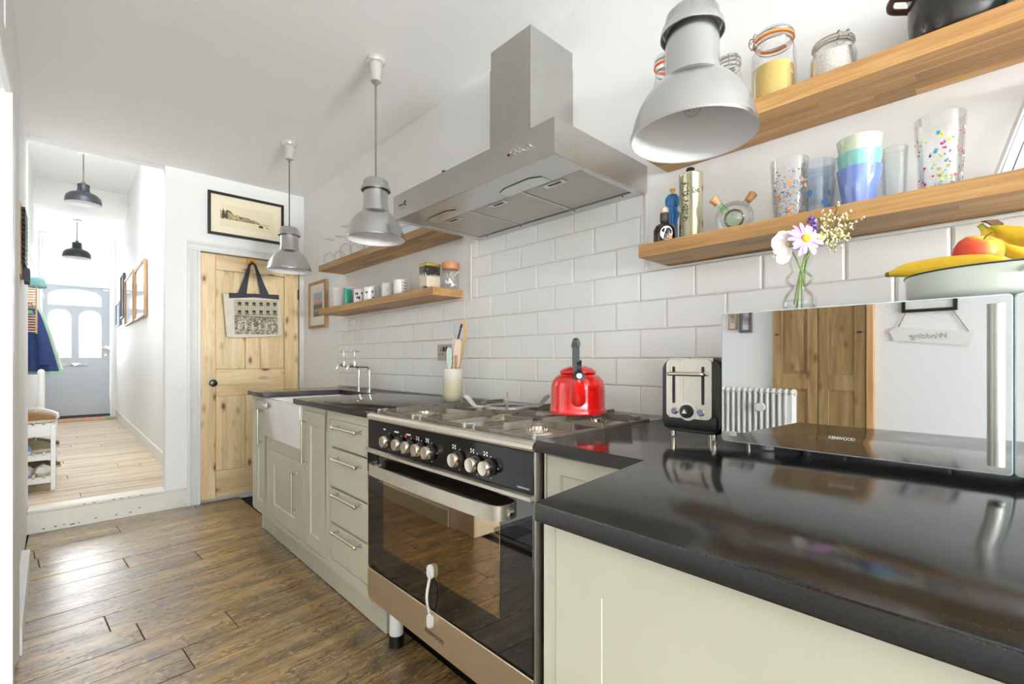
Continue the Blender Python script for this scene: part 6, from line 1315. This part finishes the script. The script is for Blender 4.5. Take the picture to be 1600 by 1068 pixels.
# --- microwave
t = thing('microwave', 'wide mirror-fronted microwave on the peninsula worktop', 'microwave', (1.26, 0.155, 0.9005)); mz0, mz1, mx = 0.9155, 1.2035, 1.080
b2 = BM(); box(b2, mx + 0.017, 1.435, -0.140, 0.445, mz0 + 0.002, mz1, 0.004, 2); obj('casing', b2, plain('dark_grey_casing', (88, 90, 92), 0.35, 0.4), t)
def slab(name, ya, yb, m, inset=None):
    b2 = BM(); cyy, czz = (ya + yb) / 2, (mz0 + mz1) / 2; pr = rrect(cyy, czz, yb - ya, mz1 - mz0 + 0.001, 0.007, 5)
    loft(b2, [[(mx + 0.016, a, b) for a, b in pr], [(mx + 0.0012, a, b) for a, b in pr], [(mx, cyy + (a - cyy) * (1 - 0.0024 / (yb - ya)), czz + (b - czz) * (1 - 0.0024 / (mz1 - mz0))) for a, b in pr]]); o = obj(name, b2, m, t, ang=20)
    b2 = BM(); pr = rrect(cyy, czz, yb - ya - 0.0036, mz1 - mz0 - 0.0030, 0.006, 5); prism(b2, pr, mx - 0.0006, mx + 0.0006, axis=0); obj('mirror_glass', b2, MIRROR, o, ang=20); return o
EDGE = plain('polished_edge', (206, 222, 230), 0.15, 0.3)
mdoor = slab('door', -0.0072, 0.447, EDGE); mpan = slab('control_panel', -0.1405, -0.0084, EDGE)
b2 = BM(); cyl(b2, (mx - 0.026, 0.0115, 0.933), (mx - 0.026, 0.0115, 1.187), 0.0105, seg=28); mh = obj('handle', b2, STEELV, mdoor)
b2 = BM()
for zz in (0.955, 1.165): cyl(b2, (mx - 0.026, 0.0115, zz), (mx - 0.0008, 0.0115, zz), 0.007, seg=14)
obj('handle_posts', b2, BLACKP, mdoor)
text('lettering', 'KENWOOD', 0.0080, (mx - 0.0010, 0.2185, 0.9475), mdoor, PRINTW, ext=0.0002)
b2 = BM(); box(b2, mx - 0.0009, mx - 0.0005, 0.4135, 0.431, 0.9285, 0.9385); obj('rating_sticker', b2, plain('grey_sticker', (176, 176, 172), 0.5), mdoor)
b2 = BM()
for xx in (1.125, 1.395):
    for yy in (0.365, -0.035): lathe(b2, [(0.0, 0.9008), (0.013, 0.9008), (0.013, 0.908), (0.026, 0.914), (0.026, 0.918)], (xx, yy, 0), 18)
obj('feet', b2, plain('grey_feet', (150, 152, 152), 0.4), t)
b2 = BM(); cyl(b2, (mx - 0.010, -0.07, 0.965), (mx - 0.0006, -0.07, 0.965), 0.017, seg=28); obj('dial', b2, NICKEL, mpan)
# --- vase and flowers
vx, vy, vz = 1.222, 0.329, 1.2045
V = lambda a, b, z: Vector((vx, vy, z)) + RT * a + TC * b
t = thing('bubble_vase', 'clear double-bubble glass vase on top of the microwave', 'vase', (vx, vy, vz))
b2 = BM(); lathe(b2, [(0.0, 1.205), (0.022, 1.205), (0.030, 1.210), (0.0352, 1.224), (0.034, 1.238), (0.027, 1.251), (0.016, 1.262), (0.0145, 1.265), (0.019, 1.269), (0.0265, 1.276), (0.0285, 1.283), (0.0265, 1.290), (0.018, 1.299), (0.0155, 1.303), (0.017, 1.309), (0.024, 1.325), (0.030, 1.345), (0.033, 1.357)], (vx, vy, 0), 40, cap=False); obj('body', b2, GLASS, t, ang=70)
b2 = BM(); lathe(b2, [(0.0, 1.207), (0.020, 1.207), (0.029, 1.212), (0.0338, 1.224), (0.0325, 1.236), (0.0, 1.237)], (vx, vy, 0), 36); obj('water', b2, thin_glass('vase_water', tint=(0.93, 0.95, 0.94), refl=0.4), t)
STEM = plain('green_stem', (122, 158, 72), 0.5, var=0.15, vscale=40); LEAFG = plain('fresh_leaf', (150, 190, 70), 0.5)
def petal(b2, c, d, n, L, w, droop=0.0, th=0.0006, notch=0.0):
    d, n = Vector(d).normalized(), Vector(n).normalized(); s = d.cross(n).normalized(); rows = []
    for k in range(6):
        u = k / 5; ww = w * (0.28 + 0.72 * math.sin(math.pi * (0.16 + 0.62 * u)) ** 0.8) * (0.55 if k == 5 else 1); p = Vector(c) + d * L * u + n * (droop * L * u * u)
        rows.append([p - s * ww / 2 + n * 0.1 * ww, p - n * th, p + s * ww / 2 + n * 0.1 * ww, p + n * th * 0.2])
    loft(b2, rows)
t = thing('pink_daisy', 'pink daisy with a yellow centre in the bubble vase', 'flower', V(-0.004, 0.03, 1.368)); c = V(-0.004, 0.030, 1.370); nn = (TC * 0.92 + RT * 0.05 + Vector((0, 0, 0.22))).normalized(); uu = nn.cross(Vector((0, 0, 1))).normalized(); vv = uu.cross(nn)
PINK = plain('pink_petal', (214, 160, 216), 0.6, var=0.12, vscale=60)
for k in range(17):
    a = 2 * math.pi * k / 17 + 0.13 * math.sin(k * 3.1); b2 = BM(); petal(b2, c + (uu * math.cos(a) + vv * math.sin(a)) * 0.007, uu * math.cos(a) + vv * math.sin(a), nn, 0.032 + 0.004 * math.sin(k * 2.3), 0.0105, -0.12 + 0.15 * math.sin(k * 1.7)); obj('petal', b2, PINK, t, ang=70)
b2 = BM(); lathe(b2, [(0.0095, -0.002), (0.010, 0.002), (0.008, 0.006), (0.004, 0.008), (0, 0.0085)], c, 20, nn); obj('flower_centre', b2, plain('yellow_centre', (226, 184, 50), 0.8, var=0.25, vscale=500, bmp=0.8, bscale=900), t)
b2 = BM(); tube(b2, smoothpath([V(-0.002, -0.006, 1.209), V(0.000, 0.0, 1.265), V(0.004, 0.002, 1.305), V(0.008, 0.012, 1.345), c - nn * 0.006], 6), 0.0022, 8); obj('stem', b2, STEM, t)
t = thing('white_cosmos', 'white drooping cosmos at the left of the bubble vase', 'flower', V(-0.042, 0.0, 1.36)); c = V(-0.030, 0.008, 1.362); WPET = plain('white_petal', (234, 226, 218), 0.6, var=0.05, vscale=40)
n2 = (TC * 0.5 - RT * 0.75 + Vector((0, 0, 0.15))).normalized()
for d_, L, w, dr__ in (((-1.0, 0.10), 0.040, 0.036, 0.1), ((-0.75, 0.62), 0.036, 0.034, 0.1), ((-0.95, -0.35), 0.038, 0.034, 0.0), ((-0.25, 0.95), 0.030, 0.030, 0.2), ((-0.40, -0.95), 0.046, 0.030, -0.1), ((-0.70, -0.75), 0.042, 0.026, -0.2), ((0.2, 0.6), 0.026, 0.030, 0.2)):
    b2 = BM(); petal(b2, c, RT * d_[0] + Vector((0, 0, d_[1])), (TC + RT * -0.2), L, w, dr__); obj('petal', b2, WPET, t, ang=70)
b2 = BM(); sphere(b2, c + TC * 0.003, 0.006, 12); obj('flower_centre', b2, plain('pale_centre', (196, 190, 120), 0.8), t)
b2 = BM(); tube(b2, smoothpath([V(0.012, 0.0, 1.268), V(0.003, 0.004, 1.300), V(-0.014, 0.008, 1.335), V(-0.028, 0.006, 1.358)], 6), 0.0018, 8); obj('stem', b2, STEM, t)
t = thing('lavender_sprig', 'purple lavender sprig standing above the pink daisy', 'flower', V(0.030, 0.0, 1.40)); b2 = BM(); rnd = random.Random(4); LAV = plain('lavender', (112, 78, 176), 0.7, var=0.3, vscale=120); c = V(0.030, 0.0, 1.413)
for k in range(26):
    d_ = Vector((rnd.gauss(0, 1), rnd.gauss(0, 1), rnd.gauss(0, 1))).normalized(); p = c + Vector((d_.x * 0.010, d_.y * 0.010, d_.z * 0.015)); lathe(b2, [(0.0014, -0.004), (0.0028, 0.0), (0.0016, 0.004), (0, 0.0045)], p, 6, d_)
obj('florets', b2, LAV, t)['kind'] = 'stuff'
b2 = BM(); tube(b2, smoothpath([V(0.006, 0, 1.21), V(0.006, 0, 1.28), V(0.018, 0, 1.34), V(0.028, 0, 1.40)], 5), 0.0013, 6); obj('stem', b2, STEM, t)
t = thing('filler_spray', 'spray of tiny white buds reaching right from the bubble vase', 'flower', V(0.05, 0, 1.38)); rnd = random.Random(9); STB = plain('brown_stem', (146, 128, 72), 0.6); tips = []
b2 = BM(); base = [V(-0.012, 0.0, 1.225), V(0.002, 0.0, 1.30), V(0.016, 0.004, 1.338), V(0.040, 0.006, 1.372)]; tube(b2, smoothpath(base, 5), 0.0016, 6)
for ea, ez, n in ((0.052, 1.405, 3), (0.078, 1.440, 4), (0.104, 1.458, 4), (0.118, 1.440, 4), (0.128, 1.415, 4), (0.108, 1.402, 4), (0.122, 1.378, 4), (0.088, 1.392, 4), (0.070, 1.372, 3), (0.100, 1.360, 3), (0.060, 1.430, 3)):
    e = V(ea - 0.006, rnd.uniform(-0.02, 0.02), ez); m_ = V(0.040 + (ea - 0.040) * 0.5, 0.004, 1.372 + (ez - 1.372) * 0.42); br = smoothpath([V(0.034, 0.005, 1.364), m_, e], 5); tube(b2, br, 0.0008, 5)
    for k in range(n * 4):
        p = br[rnd.randint(4, len(br) - 1)] + Vector((rnd.uniform(-1, 1), rnd.uniform(-1, 1), rnd.uniform(-0.6, 1))) * 0.012; tube(b2, [br[-2] if k < 4 else br[rnd.randint(5, 9)], p], 0.0005, 4); tips.append(p)
obj('stems', b2, STB, t)
b2 = BM()
for p in tips: sphere(b2, p, rnd.uniform(0.0015, 0.0026), 8, 1.3)
obj('buds', b2, plain('white_buds', (238, 234, 214), 0.6), t)['kind'] = 'stuff'
b2 = BM()
for p in tips[::2]: sphere(b2, p + Vector((rnd.uniform(-1, 1), rnd.uniform(-1, 1), -1)) * 0.004, 0.0019, 6, 1.5)
obj('green_buds', b2, plain('green_yellow_buds', (186, 184, 84), 0.6), t)['kind'] = 'stuff'
t = thing('green_bud', 'bright green flower bud beside the pink daisy', 'flower', V(0.036, 0.012, 1.37)); b2 = BM(); lathe(b2, [(0.003, -0.012), (0.009, -0.004), (0.010, 0.004), (0.006, 0.011), (0, 0.013)], V(0.036, 0.012, 1.374), 14, RT * 0.3 + Vector((0, 0, 1))); obj('bud', b2, LEAFG, t)
b2 = BM()
for s in (-1, 1): petal(b2, V(0.030, 0.014, 1.364), RT * (-0.6 * s) + Vector((0, 0, 0.5)), TC, 0.022, 0.012, 0.1)
obj('pale_sepals', b2, WPET, t)
b2 = BM(); tube(b2, smoothpath([V(0.012, 0.0, 1.27), V(0.014, 0.004, 1.32), V(0.034, 0.011, 1.364)], 5), 0.0016, 6); obj('stem', b2, STEM, t)
# --- enamel dish of fruit
ex, ey = 1.250, 0.006
t = thing('enamel_dish', 'round white enamel dish with side handles on the microwave', 'dish', (ex, ey, 1.2045)); ENA = plain('white_enamel', (222, 228, 216), 0.12, spec=0.6)
b2 = BM(); lathe(b2, [(0.0, 1.2045), (0.118, 1.2045), (0.130, 1.208), (0.1365, 1.222), (0.1375, 1.256), (0.139, 1.2595), (0.136, 1.2595), (0.134, 1.222), (0.127, 1.212), (0.0, 1.208)], (ex, ey, 0), 64); obj('body', b2, ENA, t, ang=50)
b2 = BM(); tube(b2, [(ex + 0.1385 * math.cos(2 * math.pi * k / 64), ey + 0.1385 * math.sin(2 * math.pi * k / 64), 1.2605) for k in range(64)], 0.0017, 6, closed=True); obj('navy_rim', b2, plain('navy_rim', (54, 60, 74), 0.3), t)
for a in (R(206), R(26)):
    c_, s_ = math.cos(a), math.sin(a); b2 = BM(); E3 = lambda q, o, z: (ex + c_ * q - s_ * o, ey + s_ * q + c_ * o, z); tube(b2, smoothpath([E3(0.132, 0.040, 1.246), E3(0.150, 0.038, 1.249), E3(0.160, 0.015, 1.250), E3(0.160, -0.015, 1.250), E3(0.150, -0.038, 1.249), E3(0.132, -0.040, 1.246)], 6), 0.005, 10); obj('side_handle', b2, ENA, t)
t = thing('apple', 'red and yellow apple on top of the fruit in the enamel dish', 'apple', (1.235, 0.038, 1.263))
AP, _nt, _b = newmat('apple_skin'); _v = coords(_nt, rnd=False); _sx = nd(_nt, 'ShaderNodeSeparateXYZ'); _nt.links.new(_v, _sx.inputs[0])
_d = nd(_nt, 'ShaderNodeVectorMath', operation='DOT_PRODUCT'); _d.inputs[1].default_value = (-0.50, 0.75, -0.42); _nt.links.new(_v, _d.inputs[0])
_a = mth('MULTIPLY_ADD', noise(_nt, _v, 26, 4, 0.6), 0.030, _d.outputs['Value']); _a2 = mth('MULTIPLY_ADD', _a, 9.0, 0.50)
_nt.links.new(ramp(_nt, _a2, [(0.25, lin((226, 206, 92))), (0.47, lin((232, 178, 76))), (0.60, lin((222, 92, 56))), (0.78, lin((196, 34, 36)))]), _b.inputs['Base Color']); _b.inputs['Roughness'].default_value = 0.25
ax_ = Vector((-0.35, -0.30, 0.88)).normalized(); c0 = Vector((1.235, 0.038, 1.297))
b2 = BM(); pf_ = [(0.0, -0.026), (0.008, -0.030), (0.018, -0.031), (0.028, -0.024), (0.0345, -0.010), (0.036, 0.003), (0.033, 0.017), (0.026, 0.027), (0.016, 0.031), (0.008, 0.029), (0.003, 0.024), (0.0, 0.022)]; lathe(b2, pf_, c0, 36, ax_); obj('body', b2, AP, t, ang=80)
b2 = BM(); tube(b2, smoothpath([c0 + ax_ * 0.022, c0 + ax_ * 0.032 + RT * 0.002, c0 + ax_ * 0.040 + RT * 0.010], 4), 0.0012, 6); obj('stalk', b2, plain('apple_stalk', (92, 72, 44), 0.7), t)
BAN = plain('banana_skin', (236, 194, 44), 0.45, var=0.10, vscale=24); BANT = plain('banana_tip', (118, 108, 56), 0.6); BANG = plain('banana_green', (196, 196, 70), 0.5)
def banana(label, pts, r, tipe=True, stem=None):
    t = thing('banana', label, 'banana', pts[0], 'bananas in the enamel dish'); sp = smoothpath(pts, 6); n = len(sp); u = None; rings = []
    for i, p in enumerate(sp):
        s = i / (n - 1); rr = r * min(1, (0.42 + 2.9 * s) if s < 0.2 else 1, (0.42 + 2.9 * (1 - s)) if s > 0.8 else 1)
        tg = (sp[min(i + 1, n - 1)] - sp[max(i - 1, 0)]).normalized(); u = frame_of(tg)[0] if u is None else (u - tg * u.dot(tg)).normalized(); v = tg.cross(u)
        rings.append([p + (u * math.cos(2 * math.pi * k / 15) + v * math.sin(2 * math.pi * k / 15)) * rr * (1 + 0.05 * math.cos(5 * 2 * math.pi * k / 15)) for k in range(15)])
    b2 = BM(); loft(b2, rings); obj('skin', b2, BAN, t, ang=50)
    d0 = (sp[0] - sp[1]).normalized(); b2 = BM(); lathe(b2, [(r * 0.42, -0.001), (r * 0.40, 0.005), (r * 0.28, 0.008), (0, 0.009)], sp[0], 10, d0); obj('blossom_end', b2, BANT if tipe else BANG, t)
    d1 = (sp[-1] - sp[-2]).normalized(); b2 = BM(); L = stem or 0.012; lathe(b2, [(r * 0.43, -0.002), (r * 0.34, L * 0.4), (r * 0.32, L * 0.85), (r * 0.38, L)], sp[-1], 10, d1); obj('stalk', b2, BANG, t); return t
banana('banana lying over the left rim of the enamel dish', [(1.233, 0.166, 1.276), (1.225, 0.135, 1.280), (1.205, 0.085, 1.281), (1.180, 0.035, 1.274), (1.160, -0.005, 1.262)], 0.0135)
BB = banana('banana standing at the right of the apple, front of the bunch', [(1.19, -0.085, 1.275), (1.225, -0.062, 1.302), (1.258, -0.040, 1.315), (1.280, -0.014, 1.330), (1.290, 0.010, 1.350)], 0.0165, stem=0.012)
banana('banana behind the front one of the bunch', [(1.32, -0.060, 1.270), (1.325, -0.030, 1.295), (1.320, 0.000, 1.318), (1.310, 0.020, 1.340), (1.302, 0.030, 1.354)], 0.0155, stem=0.012)
b2 = BM(); loft(b2, [[Vector((1.292, 0.012, 1.357)) + q * 0.011 for q in (RT, TC, -RT, -TC)], [Vector((1.291, 0.020, 1.366)) + q * 0.011 for q in (RT, TC, -RT, -TC)], [Vector((1.289, 0.030, 1.368)) + q * 0.007 for q in (RT, TC, -RT, -TC)]]); obj('crown', b2, plain('banana_crown', (120, 92, 70), 0.8), BB)
# ============================================================ SIDE ROOM THINGS, SEEN MIRRORED IN THE MICROWAVE DOOR
WX = -2.199
t = thing('pine_cupboard', 'tall two-door pine cupboard seen mirrored in the microwave door', 'cupboard', (WX, 1.03, 0.0)); cy0, cy1 = 0.695, 1.365
b2 = BM(); box(b2, WX, WX + 0.02, cy0, cy1, 0.002, 2.0); obj('carcass', b2, DPINE, t)
for n_, (a, c) in enumerate(((cy0 + 0.03, 1.028), (1.034, cy1 - 0.005))):
    b2 = BM(); x0 = WX + 0.0215
    for q in ((a, a + 0.07, 0.05, 1.98), (c - 0.07, c, 0.05, 1.98), (a + 0.07, c - 0.07, 1.87, 1.98), (a + 0.07, c - 0.07, 0.05, 0.22), (a + 0.07, c - 0.07, 0.86, 0.98)): box(b2, x0, x0 + 0.020, *q, 0.002)
    dd = obj('door', b2, DPINE, t)
    for za, zb in ((0.22, 0.86), (0.98, 1.87)):
        b2 = BM(); box(b2, x0, x0 + 0.008, a + 0.07, c - 0.07, za, zb)
        if n_: box(b2, x0 + 0.008, x0 + 0.014, a + 0.095, c - 0.095, za + 0.025, zb - 0.025, 0.005)
        obj('door_panel', b2, DPINE, dd)
    b2 = BM(); yc = c - 0.035 if n_ else a + 0.035; box(b2, x0 + 0.020, x0 + 0.031, yc - 0.014, yc + 0.014, 1.30, 1.312, 0.002); obj('catch', b2, BLACKP, dd)
for y in (cy0 - 0.02,):
    b2 = BM(); box(b2, WX, WX + 0.05, y, y + 0.045, 0.002, 2.03, 0.004); obj('side_moulding', b2, LWOOD, t)
t = thing('column_radiator', 'white column radiator seen mirrored in the microwave door', 'radiator', (-2.11, 1.5, 0.10)); RADW = plain('radiator_enamel', (232, 230, 224), 0.35)
for k in range(14):
    yy = 1.195 + 0.046 * k; b2 = BM()
    for xx in (-2.165, -2.125, -2.085): cyl(b2, (xx, yy, 0.14), (xx, yy, 0.82), 0.0125, seg=10)
    for zz in (0.14, 0.82): tube(b2, smoothpath([(-2.165, yy, zz), (-2.15, yy, zz + (0.02 if zz > 0.5 else -0.02)), (-2.10, yy, zz + (0.02 if zz > 0.5 else -0.02)), (-2.085, yy, zz)], 3), 0.017, 8); cyl(b2, (-2.125, yy - 0.022, zz), (-2.125, yy + 0.022, zz), 0.018, seg=10)
    obj('column', b2, RADW, t)
b2 = BM()
for yy in (1.24, 1.76): cyl(b2, (-2.125, yy, 0.001), (-2.125, yy, 0.13), 0.012, seg=10)
obj('feet', b2, RADW, t)
b2 = BM(); cyl(b2, (-2.07, 1.42, 0.70), (-2.03, 1.42, 0.70), 0.035, seg=20); obj('valve_head', b2, RADW, t)
def side_frame(label, y0, y1, z0, z1, m, bw, pic, mount=True):
    t = thing('picture_frame', label, 'picture', (WX, (y0 + y1) / 2, z0), 'pictures in the side room')
    for a in ((y0, y0 + bw, z0, z1), (y1 - bw, y1, z0, z1), (y0 + bw, y1 - bw, z0, z0 + bw), (y0 + bw, y1 - bw, z1 - bw, z1)):
        b2 = BM(); box(b2, WX, WX + 0.022, *a, 0.002); obj('frame_bar', b2, m, t)
    b2 = BM(); box(b2, WX, WX + 0.010, y0 + bw * 0.9, y1 - bw * 0.9, z0 + bw * 0.9, z1 - bw * 0.9); obj('mount', b2, WMAT, t)
    k = 0.24; b2 = BM(); box(b2, WX + 0.009, WX + 0.012, y0 + (y1 - y0) * k, y1 - (y1 - y0) * k, z0 + (z1 - z0) * k, z1 - (z1 - z0) * k); obj('print', b2, pic, t)
PH, _nt, _b = newmat('photo_print'); _v = coords(_nt, rnd=False); _nt.links.new(ramp(_nt, noise(_nt, _v, 12, 3), [(0.35, lin((110, 120, 140))), (0.5, lin((206, 180, 170))), (0.65, lin((176, 196, 214)))]), _b.inputs['Base Color'])
side_frame('wide black framed print mirrored at the top of the microwave door', 0.228, 0.520, 1.432, 1.75, BLKF, 0.022, PH)
side_frame('small oak framed photo mirrored at the left of the microwave door', 1.665, 1.735, 1.365, 1.62, FROAK, 0.010, PH)
side_frame('grey framed photo mirrored beside the small oak one', 1.535, 1.640, 1.335, 1.62, plain('grey_frame', (96, 96, 98), 0.5), 0.024, PH)
t = thing('hanging_sign', 'white hanging sign with script lettering mirrored in the microwave door', 'sign', (WX, 0.40, 1.25)); b2 = BM(); prism(b2, [(0.170, 1.19), (0.560, 1.235), (0.592, 1.30), (0.545, 1.335), (0.150, 1.285)], WX + 0.004, WX + 0.012, axis=0); obj('board', b2, WMAT, t)
text('lettering', 'Wedding', 0.055, (WX + 0.0125, 0.37, 1.262), t, plain('grey_script', (150, 148, 146), 0.6), '+X', shear=0.35)
b2 = BM(); tube(b2, [(WX + 0.008, 0.545, 1.31), (WX + 0.008, 0.50, 1.43)], 0.003, 6); tube(b2, [(WX + 0.008, 0.165, 1.27), (WX + 0.008, 0.25, 1.43)], 0.003, 6); obj('strings', b2, plain('twine', (150, 116, 74), 0.9), t)
